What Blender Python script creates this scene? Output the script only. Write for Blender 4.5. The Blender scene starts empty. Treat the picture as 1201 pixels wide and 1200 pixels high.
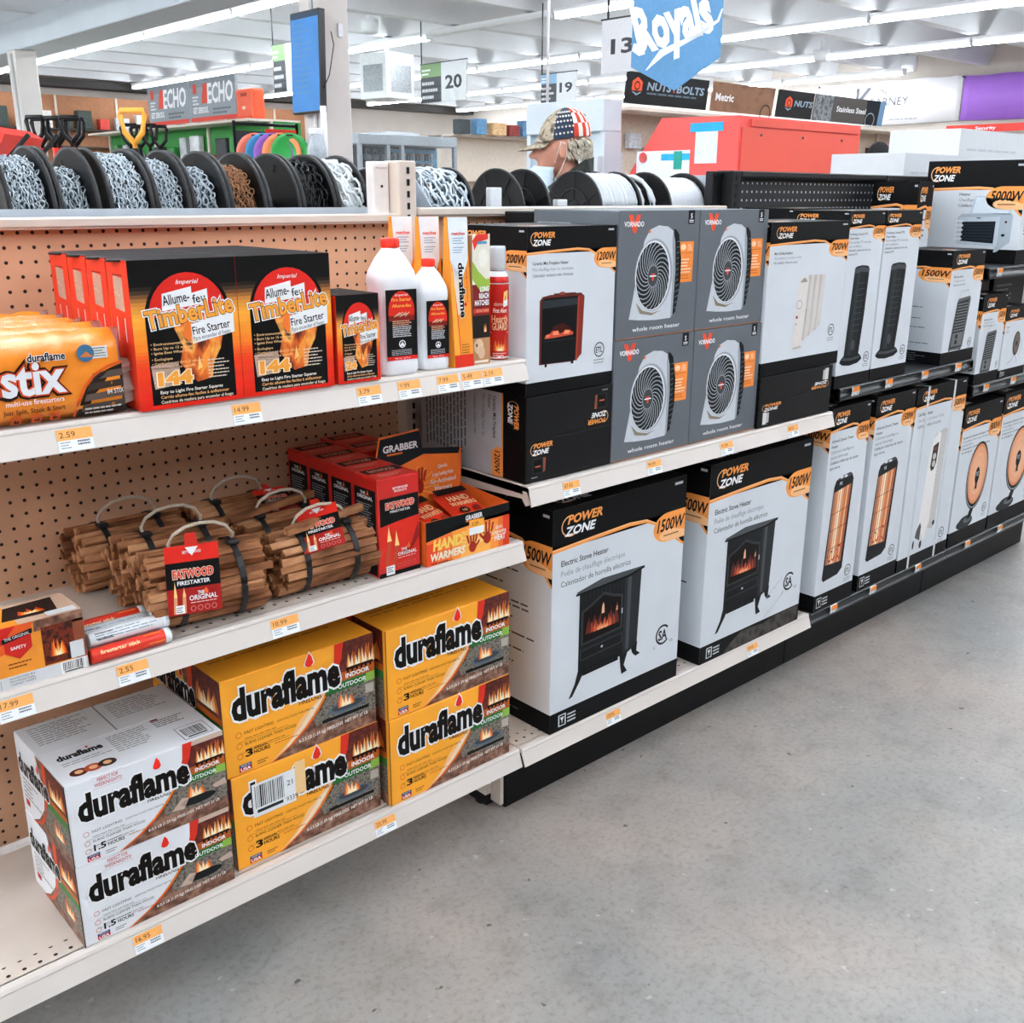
import bpy, bmesh, math, random
from mathutils import Vector, Matrix
random.seed(7)
S = bpy.context.scene
COL = S.collection
PI = math.pi

# ------------------------------------------------------------------ camera
CAM = Vector((-1.4554, -1.971, 1.4455))
YAW, PITCH, ROLL = 0.7417, 0.3010, 0.0047
def cam_axes():
    f = Vector((math.sin(YAW)*math.cos(PITCH), math.cos(YAW)*math.cos(PITCH), -math.sin(PITCH)))
    r = Vector((math.cos(YAW), -math.sin(YAW), 0)); u = r.cross(f)
    r2 = math.cos(ROLL)*r + math.sin(ROLL)*u; u2 = -math.sin(ROLL)*r + math.cos(ROLL)*u
    return r2, u2, f
_r, _u, _f = cam_axes()
cd = bpy.data.cameras.new('camera'); cam = bpy.data.objects.new('camera', cd); COL.objects.link(cam)
cd.sensor_width = 36.0; cd.lens = 36.0*1200.84/1201.0; cd.clip_start = 0.02; cd.clip_end = 200
cam.matrix_world = Matrix(((_r.x,_u.x,-_f.x,CAM.x),(_r.y,_u.y,-_f.y,CAM.y),(_r.z,_u.z,-_f.z,CAM.z),(0,0,0,1)))
S.camera = cam

# ------------------------------------------------------------------ world, exposure
W = bpy.data.worlds.new('store_air'); S.world = W; W.use_nodes = True
W.node_tree.nodes['Background'].inputs[0].default_value = (0.93, 0.97, 1.0, 1)
W.node_tree.nodes['Background'].inputs[1].default_value = 0.30
TUBE_POWER = 30.0
S.view_settings.view_transform = 'Standard'; S.view_settings.look = 'None'
S.view_settings.gamma = 1.0; S.view_settings.use_curve_mapping = False
S.view_settings.exposure = 0.5
S.cycles.max_bounces = 6; S.cycles.diffuse_bounces = 4; S.cycles.glossy_bounces = 3
S.cycles.transparent_max_bounces = 12; S.cycles.caustics_reflective = False; S.cycles.caustics_refractive = False
S.cycles.use_denoising = True

# ------------------------------------------------------------------ materials
def lin(c): return c/12.92 if c <= .04045 else ((c+.055)/1.055)**2.4
def hexc(h):
    h = h.lstrip('#'); return tuple(lin(int(h[i:i+2],16)/255) for i in (0,2,4)) + (1,)
MATS = {}
def mat(name, col, rough=.5, metal=0, var=.06, vscale=30, spec=.4, bump=0, bscale=80, emit=0, alpha=1, trans=0, stretch=None):
    """principled material whose colour and roughness vary a little through noise"""
    key = (name,)
    if key in MATS: return MATS[key]
    m = bpy.data.materials.new(name); m.use_nodes = True
    nt = m.node_tree; b = nt.nodes['Principled BSDF']
    c = hexc(col)
    b.inputs['Roughness'].default_value = rough; b.inputs['Metallic'].default_value = metal
    b.inputs['Specular IOR Level'].default_value = spec
    tc = nt.nodes.new('ShaderNodeTexCoord'); vec = tc.outputs['Object']
    if stretch:
        mp = nt.nodes.new('ShaderNodeMapping'); mp.inputs['Scale'].default_value = stretch
        nt.links.new(vec, mp.inputs['Vector']); vec = mp.outputs['Vector']
    if var > 0:
        n = nt.nodes.new('ShaderNodeTexNoise'); n.inputs['Scale'].default_value = vscale; n.inputs['Detail'].default_value = 3
        nt.links.new(vec, n.inputs['Vector'])
        r = nt.nodes.new('ShaderNodeValToRGB')
        r.color_ramp.elements[0].position = .3; r.color_ramp.elements[1].position = .7
        r.color_ramp.elements[0].color = tuple(x*(1-var) for x in c[:3])+(1,)
        r.color_ramp.elements[1].color = tuple(min(1, x*(1+var)) for x in c[:3])+(1,)
        nt.links.new(n.outputs['Fac'], r.inputs['Fac']); nt.links.new(r.outputs['Color'], b.inputs['Base Color'])
    else: b.inputs['Base Color'].default_value = c
    if bump:
        n2 = nt.nodes.new('ShaderNodeTexNoise'); n2.inputs['Scale'].default_value = bscale; n2.inputs['Detail'].default_value = 4
        nt.links.new(vec, n2.inputs['Vector'])
        bp = nt.nodes.new('ShaderNodeBump'); bp.inputs['Strength'].default_value = bump; bp.inputs['Distance'].default_value = .004
        nt.links.new(n2.outputs['Fac'], bp.inputs['Height']); nt.links.new(bp.outputs['Normal'], b.inputs['Normal'])
    if emit:
        b.inputs['Emission Color'].default_value = c; b.inputs['Emission Strength'].default_value = emit
    b.inputs['Alpha'].default_value = alpha
    b.inputs['Transmission Weight'].default_value = trans
    MATS[key] = m
    return m
def ink(h, rough=.42):
    dark = max(int(h[i:i+2], 16) for i in (1, 3, 5)) < 0x40
    if dark: rough = .5
    return mat('ink_'+h.lstrip('#')+('' if rough == .42 else '_%d' % int(rough*100)), h, rough, var=.03, vscale=60, spec=.12 if dark else .25)
def mottle(name, cols, scale=60, rough=.45, detail=4, stretch=None):
    """printed photograph of stone, brick, wood: a noise running through several inks"""
    if (name,) in MATS: return MATS[(name,)]
    m = bpy.data.materials.new(name); m.use_nodes = True; nt = m.node_tree; b = nt.nodes['Principled BSDF']
    b.inputs['Roughness'].default_value = rough; b.inputs['Specular IOR Level'].default_value = .35
    tc = nt.nodes.new('ShaderNodeTexCoord'); vec = tc.outputs['Object']
    if stretch:
        mp = nt.nodes.new('ShaderNodeMapping'); mp.inputs['Scale'].default_value = stretch
        nt.links.new(vec, mp.inputs['Vector']); vec = mp.outputs['Vector']
    n = nt.nodes.new('ShaderNodeTexNoise'); n.inputs['Scale'].default_value = scale; n.inputs['Detail'].default_value = detail
    nt.links.new(vec, n.inputs['Vector'])
    r = nt.nodes.new('ShaderNodeValToRGB'); e = r.color_ramp.elements
    while len(e) < len(cols): e.new(.5)
    for i, c in enumerate(cols): e[i].position = .32+.36*i/(len(cols)-1); e[i].color = hexc(c)
    nt.links.new(n.outputs['Fac'], r.inputs['Fac']); nt.links.new(r.outputs['Color'], b.inputs['Base Color'])
    MATS[(name,)] = m
    return m
def holes(name, base, dark, pitch, rad, axes, off=(0,0), rough=.6, band=None):
    """board with a square grid of punched holes (object-space metres); band=(axis, lo, hi) limits the rows"""
    m = mat(name, base, rough, var=.05, vscale=12)
    nt = m.node_tree; b = nt.nodes['Principled BSDF']
    src = b.inputs['Base Color'].links[0].from_socket
    tc = nt.nodes.new('ShaderNodeTexCoord'); sp = nt.nodes.new('ShaderNodeSeparateXYZ'); nt.links.new(tc.outputs['Object'], sp.inputs[0])
    def M(op, a, c=None, v=None):
        n = nt.nodes.new('ShaderNodeMath'); n.operation = op
        nt.links.new(a, n.inputs[0])
        if c is not None: nt.links.new(c, n.inputs[1])
        if v is not None: n.inputs[1].default_value = v
        return n.outputs[0]
    ds = []
    for i, ax in enumerate(axes):
        x = M('ADD', sp.outputs[ax], v=off[i]); x = M('DIVIDE', x, v=pitch[i]); x = M('FRACT', x)
        x = M('SUBTRACT', x, v=.5); x = M('MULTIPLY', x, v=pitch[i]); ds.append(M('MULTIPLY', x, x))
    d = M('SQRT', M('ADD', ds[0], ds[1])); h = M('LESS_THAN', d, v=rad)
    if band:
        for op, v in (('GREATER_THAN', band[1]), ('LESS_THAN', band[2])): h = M('MULTIPLY', h, M(op, sp.outputs[band[0]], v=v))
    mx = nt.nodes.new('ShaderNodeMixRGB'); nt.links.new(h, mx.inputs[0]); nt.links.new(src, mx.inputs[1]); mx.inputs[2].default_value = hexc(dark)
    nt.links.new(mx.outputs[0], b.inputs['Base Color'])
    bp = nt.nodes.new('ShaderNodeBump'); bp.inputs['Strength'].default_value = .6; bp.inputs['Distance'].default_value = .002; bp.invert = True
    nt.links.new(h, bp.inputs['Height']); nt.links.new(bp.outputs['Normal'], b.inputs['Normal'])
    return m

# ------------------------------------------------------------------ object helpers
def link(name, me, m=None, parent=None):
    o = bpy.data.objects.new(name, me); COL.objects.link(o)
    if m is not None and me is not None and not me.materials:
        for x in (m if isinstance(m, (list, tuple)) else [m]): me.materials.append(x)
    if parent is not None: o.parent = parent
    return o
def tag(o, label=None, cat=None, group=None, kind=None):
    if label: o['label'] = label
    if cat: o['category'] = cat
    if group: o['group'] = group
    if kind: o['kind'] = kind
    return o
def empty(name, loc=(0,0,0), rz=0, label=None, cat=None, group=None):
    o = bpy.data.objects.new(name, None); COL.objects.link(o); o.location = loc; o.rotation_euler = (0,0,rz); o.empty_display_size = .05
    return tag(o, label, cat, group)
def copy_tree(o, parent=None, label=None, loc=None, rot=None, group=None):
    kids = [c for c in COL.objects if c.parent == o]
    c = o.copy(); COL.objects.link(c)
    if parent is not None: c.parent = parent
    if label: c['label'] = label
    if group: c['group'] = group
    if loc is not None: c.location = loc
    if rot is not None: c.rotation_euler = rot
    for k in kids: copy_tree(k, c)
    return c
ONES = ['first', 'second', 'third', 'fourth', 'fifth', 'sixth', 'seventh', 'eighth', 'ninth', 'tenth', 'eleventh', 'twelfth', 'thirteenth', 'fourteenth', 'fifteenth', 'sixteenth', 'seventeenth', 'eighteenth', 'nineteenth', 'twentieth']
def nth(i):
    """ordinal word for 0, 1, 2 ..."""
    return ONES[i] if i < 20 else {2: 'twenty', 3: 'thirty', 4: 'forty'}[(i+1)//10]+('-'+ONES[(i+1) % 10-1] if (i+1) % 10 else 'th')
class MB:
    """collects boxes, prisms, tubes and lathes; build() links them as one mesh object"""
    def __init__(s): s.bm = bmesh.new(); s.mi = 0
    def _mark(s, geom_faces, smooth=False):
        for f in geom_faces: f.material_index = s.mi; f.smooth = smooth
    def box(s, x0, x1, y0, y1, z0, z1, bevel=0, M=None, seg=1):
        r = bmesh.ops.create_cube(s.bm, size=1); vs = r['verts']
        for v in vs: v.co = Vector((x0+(v.co.x+.5)*(x1-x0), y0+(v.co.y+.5)*(y1-y0), z0+(v.co.z+.5)*(z1-z0)))
        fs = list({f for v in vs for f in v.link_faces})
        if bevel:
            es = list({e for v in vs for e in v.link_edges})
            rr = bmesh.ops.bevel(s.bm, geom=es, offset=bevel, segments=seg, affect='EDGES', profile=.5)
            vs = list({v for f in rr['faces'] for v in f.verts} | {v for v in vs if v.is_valid})
            fs = list({f for v in vs for f in v.link_faces})
        if M is not None:
            for v in vs: v.co = M @ v.co
        s._mark(fs); return vs
    def prism(s, pts, d0, d1, axis='y', M=None, smooth=False):
        """closed 2-D outline extruded along an axis"""
        def P(a, b, d): return {'y': Vector((a, d, b)), 'x': Vector((d, a, b)), 'z': Vector((a, b, d))}[axis]
        A = [s.bm.verts.new(P(a, b, d0)) for a, b in pts]; B = [s.bm.verts.new(P(a, b, d1)) for a, b in pts]
        n = len(pts); fs = [s.bm.faces.new(A), s.bm.faces.new(B[::-1])]
        for i in range(n): fs.append(s.bm.faces.new((A[i], B[i], B[(i+1) % n], A[(i+1) % n])))
        if M is not None:
            for v in A+B: v.co = M @ v.co
        s._mark(fs); return A+B
    def lathe(s, prof, c=(0,0,0), axis='z', n=20, sx=1, sy=1, M=None, smooth=True, caps=True):
        """profile [(r, h), ...] turned round an axis through c"""
        c = Vector(c); rings = []
        for r, h in prof:
            ring = []
            for i in range(n):
                a = 2*PI*i/n; x, y = r*math.cos(a)*sx, r*math.sin(a)*sy
                p = {'z': Vector((x, y, h)), 'x': Vector((h, x, y)), 'y': Vector((x, h, y))}[axis]
                ring.append(s.bm.verts.new(c+p if M is None else M @ (c+p)))
            rings.append(ring)
        fs = []
        for A, B in zip(rings, rings[1:]):
            for i in range(n): fs.append(s.bm.faces.new((A[i], A[(i+1) % n], B[(i+1) % n], B[i])))
        if caps:
            fs.append(s.bm.faces.new(rings[0][::-1])); fs.append(s.bm.faces.new(rings[-1]))
        s._mark(fs, smooth)
        if caps:
            fs[-1].smooth = fs[-2].smooth = False
    def tube(s, pts, r, n=8, closed=False, flat=None, caps=True):
        """round bar along points; flat=(w,h) makes a strap of that section"""
        pts = [Vector(p) for p in pts]; rings = []; up0 = Vector((0,0,1)); N = len(pts)
        for i, p in enumerate(pts):
            if closed: t = pts[(i+1) % N]-pts[i-1]
            else: t = pts[min(i+1, N-1)]-pts[max(i-1, 0)]
            t.normalize(); up = up0 if abs(t.dot(up0)) < .97 else Vector((0,1,0))
            a = t.cross(up).normalized(); b = a.cross(t).normalized(); ring = []
            rr = r[i] if isinstance(r, (list, tuple)) else r
            for k in range(n):
                an = 2*PI*k/n
                if flat: q = a*flat[0]*math.copysign(.5, math.cos(an+PI/4)) + b*flat[1]*math.copysign(.5, math.sin(an+PI/4))
                else: q = a*rr*math.cos(an)+b*rr*math.sin(an)
                ring.append(s.bm.verts.new(p+q))
            rings.append(ring)
        fs = []
        M_ = N if closed else N-1
        for i in range(M_):
            A, B = rings[i], rings[(i+1) % N]
            for k in range(n): fs.append(s.bm.faces.new((A[k], A[(k+1) % n], B[(k+1) % n], B[k])))
        if not closed and caps: fs += [s.bm.faces.new(rings[0][::-1]), s.bm.faces.new(rings[-1])]
        s._mark(fs, flat is None)
    def quad(s, *P):
        f = s.bm.faces.new([s.bm.verts.new(Vector(p)) for p in P]); s._mark([f]); return f
    def mesh(s, name):
        bmesh.ops.recalc_face_normals(s.bm, faces=s.bm.faces[:])
        me = bpy.data.meshes.new(name); s.bm.to_mesh(me); s.bm.free(); return me
    def build(s, name, m, parent=None, loc=None):
        o = link(name, s.mesh(name), m, parent)
        if loc is not None: o.location = loc
        return o
def boxo(name, x0, x1, y0, y1, z0, z1, m, parent=None, bevel=0):
    b = MB(); b.box(x0, x1, y0, y1, z0, z1, bevel); return b.build(name, m, parent)

# ------------------------------------------------------------------ print: flat inks on a face
GLY = {}
def glyphs(s, bold=0.0):
    """outline of a line of lettering, cap height 1, from the left baseline"""
    k = (s, bold)
    if k in GLY: return GLY[k]
    cu = bpy.data.curves.new('lettering', 'FONT'); cu.body = s; cu.size = 1; cu.resolution_u = 2; cu.offset = bold; cu.fill_mode = 'FRONT'
    o = bpy.data.objects.new('lettering', cu); me = bpy.data.meshes.new_from_object(o)
    vs = [(v.co.x/.73, v.co.y/.73) for v in me.vertices]; fs = [tuple(p.vertices) for p in me.polygons]
    bpy.data.meshes.remove(me); bpy.data.objects.remove(o); bpy.data.curves.remove(cu)
    if vs:
        x0 = min(v[0] for v in vs); vs = [(x-x0, y) for x, y in vs]; w = max(v[0] for v in vs)
    else: w = .5
    GLY[k] = (vs, fs, w); return GLY[k]
class Print:
    """inks on a w x h metre face; coordinates are fractions of the face, k is the layer"""
    STEP = .00012
    def __init__(s, w, h): s.w, s.h = w, h; s.v = []; s.f = []; s.mi = []; s.mats = []; s.k0 = 0; s.warp = None
    def _m(s, m):
        if isinstance(m, str): m = ink(m)
        if m not in s.mats: s.mats.append(m)
        return s.mats.index(m)
    def _add(s, pts, faces, m, k):
        b = len(s.v); i = s._m(m)
        for x, y in pts:
            if s.warp: x, y = s.warp(x, y)
            s.v.append((x, y, (k+s.k0+1)*s.STEP))
        for f in faces: s.f.append(tuple(b+j for j in f)); s.mi.append(i)
    def poly(s, pts, m, k=0): s._add([(x*s.w, y*s.h) for x, y in pts], [tuple(range(len(pts)))], m, k)
    def rect(s, x0, y0, x1, y1, m, k=0): s.poly([(x0,y0),(x1,y0),(x1,y1),(x0,y1)], m, k)
    def ell(s, cx, cy, rx, ry, m, k=0, n=24): s.poly([(cx+rx*math.cos(2*PI*i/n), cy+ry*math.sin(2*PI*i/n)) for i in range(n)], m, k)
    def circ(s, cx, cy, r, m, k=0, n=24): s.ell(cx, cy, r*s.h/s.w, r, m, k, n)      # r is a fraction of the height
    def ring(s, cx, cy, rx, ry, t, m, k=0, n=24, a0=0, a1=2*PI):
        P = []; F = []
        for i in range(n+1):
            a = a0+(a1-a0)*i/n; c, q = math.cos(a), math.sin(a)
            P += [(cx*s.w+rx*s.w*c, cy*s.h+ry*s.h*q), (cx*s.w+(rx*s.w-t*s.h)*c, cy*s.h+(ry*s.h-t*s.h)*q)]
        F = [(2*i, 2*i+2, 2*i+3, 2*i+1) for i in range(n)]
        s._add(P, F, m, k)
    def line(s, pts, t, m, k=0):
        """stroke of thickness t (fraction of height) through points"""
        Q = [Vector((x*s.w, y*s.h)) for x, y in pts]; P = []
        tt = t if isinstance(t, (list, tuple)) else [t]*len(Q)
        for i, q in enumerate(Q):
            d = (Q[min(i+1, len(Q)-1)]-Q[max(i-1, 0)]).normalized(); n = Vector((-d.y, d.x))*tt[i]*s.h/2
            P += [tuple(q+n), tuple(q-n)]
        s._add(P, [(2*i, 2*i+1, 2*i+3, 2*i+2) for i in range(len(Q)-1)], m, k)
    def text(s, t, x, y, h, m, k=0, w=None, al='l', bold=.0, shear=0, rot=0, sx=1, outline=None, ow=.03, arc=0):
        """lettering of cap height h at (x, y); w fits its width; outline adds a second ink beneath"""
        if outline is not None: s.text(t, x, y, h, outline, k-1 if k else 0, w, al, bold+ow, shear, rot, sx)
        vs, fs, gw = glyphs(t, bold); H = h*s.h
        gw0 = glyphs(t, 0)[2]
        fx = (w*s.w/(gw0*H) if w else sx); ox = {'l': 0, 'c': -gw0/2, 'r': -gw0}[al]
        if bold: ox -= (gw-gw0)/2
        c, q = math.cos(rot), math.sin(rot); P = []
        for a, b in vs:
            px, py = (a+ox+shear*b)*H*fx, b*H
            P.append((x*s.w+px*c-py*q, y*s.h+px*q+py*c))
        s._add(P, fs, m, k)
    def greek(s, x, y, w, n, m, lh=.02, t=.45, k=0, seed=1, ragged=.3, gaps=True):
        """n lines of print too small to read: short bars for words"""
        R = random.Random(seed)
        for i in range(n):
            yy = y-i*lh; ww = w*(1-R.random()*ragged); xx = x
            while xx < x+ww-.004:
                l = min(w*R.uniform(.08, .2), x+ww-xx)
                s.rect(xx, yy, xx+l, yy+lh*t, m, k); xx += l+w*.022
    def barcode(s, x0, y0, x1, y1, k=0, seed=3, back=True):
        R = random.Random(seed)
        if back: s.rect(x0, y0, x1, y1, '#F2F2F2', k)
        x = x0+(x1-x0)*.08; e = x1-(x1-x0)*.08
        while x < e:
            l = (x1-x0)*R.uniform(.012, .045); s.rect(x, y0+(y1-y0)*.22, min(x+l, e), y1-(y1-y0)*.08, '#15161A', k+1); x += l+(x1-x0)*R.uniform(.015, .04)
        s.rect(x0+(x1-x0)*.12, y0+(y1-y0)*.06, x1-(x1-x0)*.12, y0+(y1-y0)*.16, '#303236', k+1)
    def flame(s, cx, y, w, h, k=0, seed=1, cols=('#C23A12','#F07A1C','#FFC060','#FFF2CC'), tongues=4):
        R = random.Random(seed)
        for j, c in enumerate(cols):
            sc = 1-.22*j; pts = [(cx-w/2*sc, y)]
            for i in range(tongues):
                x0 = cx-w/2*sc+w*sc*i/tongues; dx = w*sc/tongues; top = h*sc*R.uniform(.6, 1)
                pts += [(x0+dx*.1, y+top*.4), (x0+dx*.28, y+top*.7), (x0+dx*R.uniform(.35,.65), y+top), (x0+dx*.72, y+top*.6), (x0+dx*.95, y+top*.3)]
            pts.append((cx+w/2*sc, y)); s.poly(pts, c, k+j)
    def mesh(s, name):
        me = bpy.data.meshes.new(name); me.from_pydata(s.v, [], s.f)
        for m in s.mats: me.materials.append(m)
        me.polygons.foreach_set('material_index', s.mi); me.update(); return me
    def build(s, name, parent, face, box):
        """face of box (x0,x1,y0,y1,z0,z1) in the parent's space: front(-y) left(-x) right(+x) top(+z)"""
        o = link(name, s.mesh(name), None, parent); o.matrix_local = face_matrix(face, box); return o
def face_matrix(face, box):
    x0, x1, y0, y1, z0, z1 = box
    A = {'front': ((1,0,0),(0,0,1),(0,-1,0),(x0,y0,z0)), 'left': ((0,-1,0),(0,0,1),(-1,0,0),(x0,y1,z0)),
         'right': ((0,1,0),(0,0,1),(1,0,0),(x1,y0,z0)), 'top': ((1,0,0),(0,1,0),(0,0,1),(x0,y0,z1)), 'back': ((-1,0,0),(0,0,1),(0,1,0),(x1,y1,z0))}[face]
    u, v, n, o = A
    return Matrix(((u[0],v[0],n[0],o[0]),(u[1],v[1],n[1],o[1]),(u[2],v[2],n[2],o[2]),(0,0,0,1)))
# ------------------------------------------------------------------ the store shell
def concrete():
    m = bpy.data.materials.new('polished_concrete'); m.use_nodes = True; nt = m.node_tree; b = nt.nodes['Principled BSDF']
    tc = nt.nodes.new('ShaderNodeTexCoord')
    def noise(sc, det=4, ro=.55):
        n = nt.nodes.new('ShaderNodeTexNoise'); n.inputs['Scale'].default_value = sc; n.inputs['Detail'].default_value = det; n.inputs['Roughness'].default_value = ro
        nt.links.new(tc.outputs['Object'], n.inputs['Vector']); return n.outputs['Fac']
    def ramp(src, stops):
        r = nt.nodes.new('ShaderNodeValToRGB'); e = r.color_ramp.elements
        while len(e) < len(stops): e.new(.5)
        for i, (p, c) in enumerate(stops): e[i].position = p; e[i].color = hexc(c)
        nt.links.new(src, r.inputs['Fac']); return r.outputs['Color']
    def mix(kind, fac, a, c):
        n = nt.nodes.new('ShaderNodeMixRGB'); n.blend_type = kind
        if isinstance(fac, float): n.inputs[0].default_value = fac
        else: nt.links.new(fac, n.inputs[0])
        nt.links.new(a, n.inputs[1]); nt.links.new(c, n.inputs[2]); return n.outputs[0]
    base = ramp(noise(1.7, 6, .62), [(.30,'#7E7D7C'),(.44,'#908C89'),(.56,'#9E9893'),(.70,'#AAA099')])
    hue = ramp(noise(.9, 3), [(.35,'#8F9698'),(.5,'#A09C98'),(.65,'#AE9F97')])
    c = mix('MIX', .45, base, hue)
    c = mix('MULTIPLY', .5, c, ramp(noise(9, 6, .7), [(.28,'#B4B2AE'),(.5,'#F2F1EF'),(.75,'#FFFFFF')]))
    c = mix('MULTIPLY', .7, c, ramp(noise(70, 4, .7), [(.3,'#C8C6C2'),(.5,'#F8F8F8'),(.8,'#FFFFFF')]))
    c = mix('MULTIPLY', .62, c, ramp(noise(3.1, 8, .75), [(.24,'#8E8A84'),(.33,'#F0EFEE'),(.6,'#FFFFFF')]))
    spots = ramp(noise(26, 2, .4), [(.235,'#5A5650'),(.265,'#FFFFFF'),(1,'#FFFFFF')]); c = mix('MULTIPLY', .8, c, spots)
    lite = ramp(noise(33, 2, .4), [(0,'#000000'),(.715,'#000000'),(.745,'#C9C4BC')]); c = mix('SCREEN', .25, c, lite)
    nt.links.new(c, b.inputs['Base Color'])
    r = nt.nodes.new('ShaderNodeMapRange'); nt.links.new(noise(3, 5), r.inputs[0]); r.inputs[3].default_value = .30; r.inputs[4].default_value = .55
    nt.links.new(r.outputs[0], b.inputs['Roughness']); b.inputs['Specular IOR Level'].default_value = .4
    bp = nt.nodes.new('ShaderNodeBump'); bp.inputs['Strength'].default_value = .05; bp.inputs['Distance'].default_value = .003
    nt.links.new(noise(60, 5), bp.inputs['Height']); nt.links.new(bp.outputs['Normal'], b.inputs['Normal'])
    return m
XL, XR, YF, YB, ZC = -13.0, 17.2, -12.0, 20.4, 3.92
M_wallp = mat('painted_block_wall', '#C6BEB6', .8, var=.03, vscale=4, bump=.1, bscale=40)
M_ceil = mat('painted_concrete_ceiling', '#E2E6E9', .85, var=.03, vscale=2)
M_beam = mat('painted_beam', '#D2DDE4', .7, var=.03, vscale=3)
tag(boxo('floor', XL, XR, YF, YB, -.1, 0, concrete()), 'grey mottled polished concrete floor', None, None, 'structure')
tag(boxo('ceiling', XL, XR, YF, YB, ZC, ZC+.1, M_ceil), 'white concrete ceiling deck', None, None, 'structure')
tag(boxo('wall_back', XL, XR, YB, YB+.2, 0, ZC, M_wallp), 'pale back wall of the store', None, None, 'structure')
tag(boxo('wall_right', XR, XR+.2, YF, YB, 0, ZC, M_wallp), 'pale right wall of the store', None, None, 'structure')
tag(boxo('wall_left', XL-.2, XL, YF, YB, 0, ZC, M_wallp), 'pale left wall of the store', None, None, 'structure')
tag(boxo('wall_front', XL, XR, YF-.2, YF, 0, ZC, M_wallp), 'pale front wall of the store', None, None, 'structure')
# double-tee ribs run along x; tapered
rb = MB(); rb.prism([(-.15, .36), (-.08, 0), (.08, 0), (.15, .36)], XL, XR, 'x'); rme = rb.mesh('ceiling_rib')
for i in range(13):
    o = link('ceiling_rib', rme, M_ceil); o.location = (0, 2.2+i*1.45, ZC-.36); tag(o, 'white tapered concrete ceiling rib', None, None, 'structure')
# main beam along y on two columns
tag(boxo('ceiling_beam', 3.56, 4.05, YF, YB, 3.2, ZC-.37, M_beam, bevel=.01), 'pale blue concrete beam along the ceiling', None, None, 'structure')
M_col = mat('column_paint', '#DDD9D4', .6, var=.03, vscale=5)
def column(x, y, label):
    t = empty('column', (x, y, 0), 0, label, 'column'); t['kind'] = 'structure'
    b = MB(); b.box(-.14, .14, -.14, .14, 0, 3.2, .015); b.build('shaft', M_col, t)
    c = MB(); c.tube([(-.155, -.06, .3), (-.155, -.06, 3.15)], .015)
    c.build('conduit', mat('conduit_paint', '#E4E6E8', .4), t)
    return t
column(3.62, 13.1, 'pale square column at far left under the ceiling beam')
column(3.37, 5.5, 'pale square column behind the blue portrait screen')

# fluorescent rows along y, hung under the ribs
M_tube = mat('lit_tube', '#F4F9FF', .4, var=0, emit=TUBE_POWER)
M_hous = mat('fixture_housing', '#EEF1F4', .4, var=.02)
hb = MB(); hb.prism([(-.075, .045), (-.05, .012), (.05, .012), (.075, .045), (.075, .075), (-.075, .075)], -1.2, 1.2, 'y'); hme = hb.mesh('housing')
tb = MB(); tb.lathe([(.019, -1.17), (.019, 1.17)], (0, 0, -.008), 'y', 4, caps=False)
tme = tb.mesh('tube')
eb = MB(); eb.box(-.06, .06, -.012, .012, -.03, .012)
eme = eb.mesh('lamp_holder')
wb = MB(); wb.tube([(0,0,.075),(0,0,.10)], .006, 5); wme = wb.mesh('hanger')
rows = [(-11.4, 0), (-8.6, 0), (-5.8, 0), (-3.0, 0), (-.3, 0), (2.3, 0), (5.05, 0), (7.95, 0), (10.9, 0), (13.65, 0), (16.4, 0)]
NAMES = {6: 'first', 7: 'second', 8: 'third', 9: 'fourth', 10: 'fifth'}
for ri, (x, _) in enumerate(rows):
    for j in range(2, 13):
        y = -10.6+j*2.42
        if ri == 5 and y > 3: continue          # the beam runs here
        if ri == 10 and y < 8.5: continue       # the last row stops short of the banner wall
        t = empty('ceiling_light', (x, y, 3.46), 0,
                  ('%s from the back wall in the %s row of lights right of the beam' % (nth(12-j), NAMES[ri])) if ri in NAMES else ('ceiling light of the %s row left of the beam, %s from the back' % (nth(5-ri), nth(12-j))), 'ceiling light',
                  ('ceiling lights in the %s row right of the beam' % NAMES[ri]) if ri in NAMES else 'ceiling lights over the front of the store')
        link('housing', hme, M_hous, t)
        for s in (-1, 1):
            link('hanger', wme, M_hous, t).location = (0, s*.9, 0); link('lamp_holder', eme, M_hous, t).location = (0, s*1.19, 0)
            if not (ri == 7 and j == 8): link('tube', tme, M_tube, t).location = (s*.032, 0, 0)

# ------------------------------------------------------------------ gondola shelving
BEIGE = mat('almond_enamel', '#D8CCC0', .42, var=.02, vscale=6, spec=.35)
BEIGE2 = mat('pale_label_strip', '#D6CEC7', .4, var=.02, vscale=6)
BLACK = mat('black_enamel', '#101214', .45, var=.15, vscale=20, spec=.25)
BLACKP = mat('black_plastic_channel', '#24272A', .35, var=.08, vscale=20)
KICK = mat('black_kick_enamel', '#08090B', .5, var=.3, vscale=14, spec=.2)
VOID = mat('slot_dark', '#0B0B0C', .8)
PEG = holes('tan_pegboard', '#D2A280', '#1A0F0A', (.0254, .0254), .0033, ('X', 'Z'), off=(.0127-.0009+.0254*40, .0127-1.3755+.0254*80))
PEGK = holes('black_pegboard', '#121416', '#B9C2C8', (.0254, .0254), .0036, ('X', 'Z'), off=(.2, .0127-1.48+.0254*80), rough=.45)
DECKH = holes('almond_punched_deck', '#CFC3B7', '#1B1512', (.0254, .0254), .0036, ('X', 'Y'), off=(.1, .5), rough=.4, band=('Y', -.415, -.36))
L2 = 1.219
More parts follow.
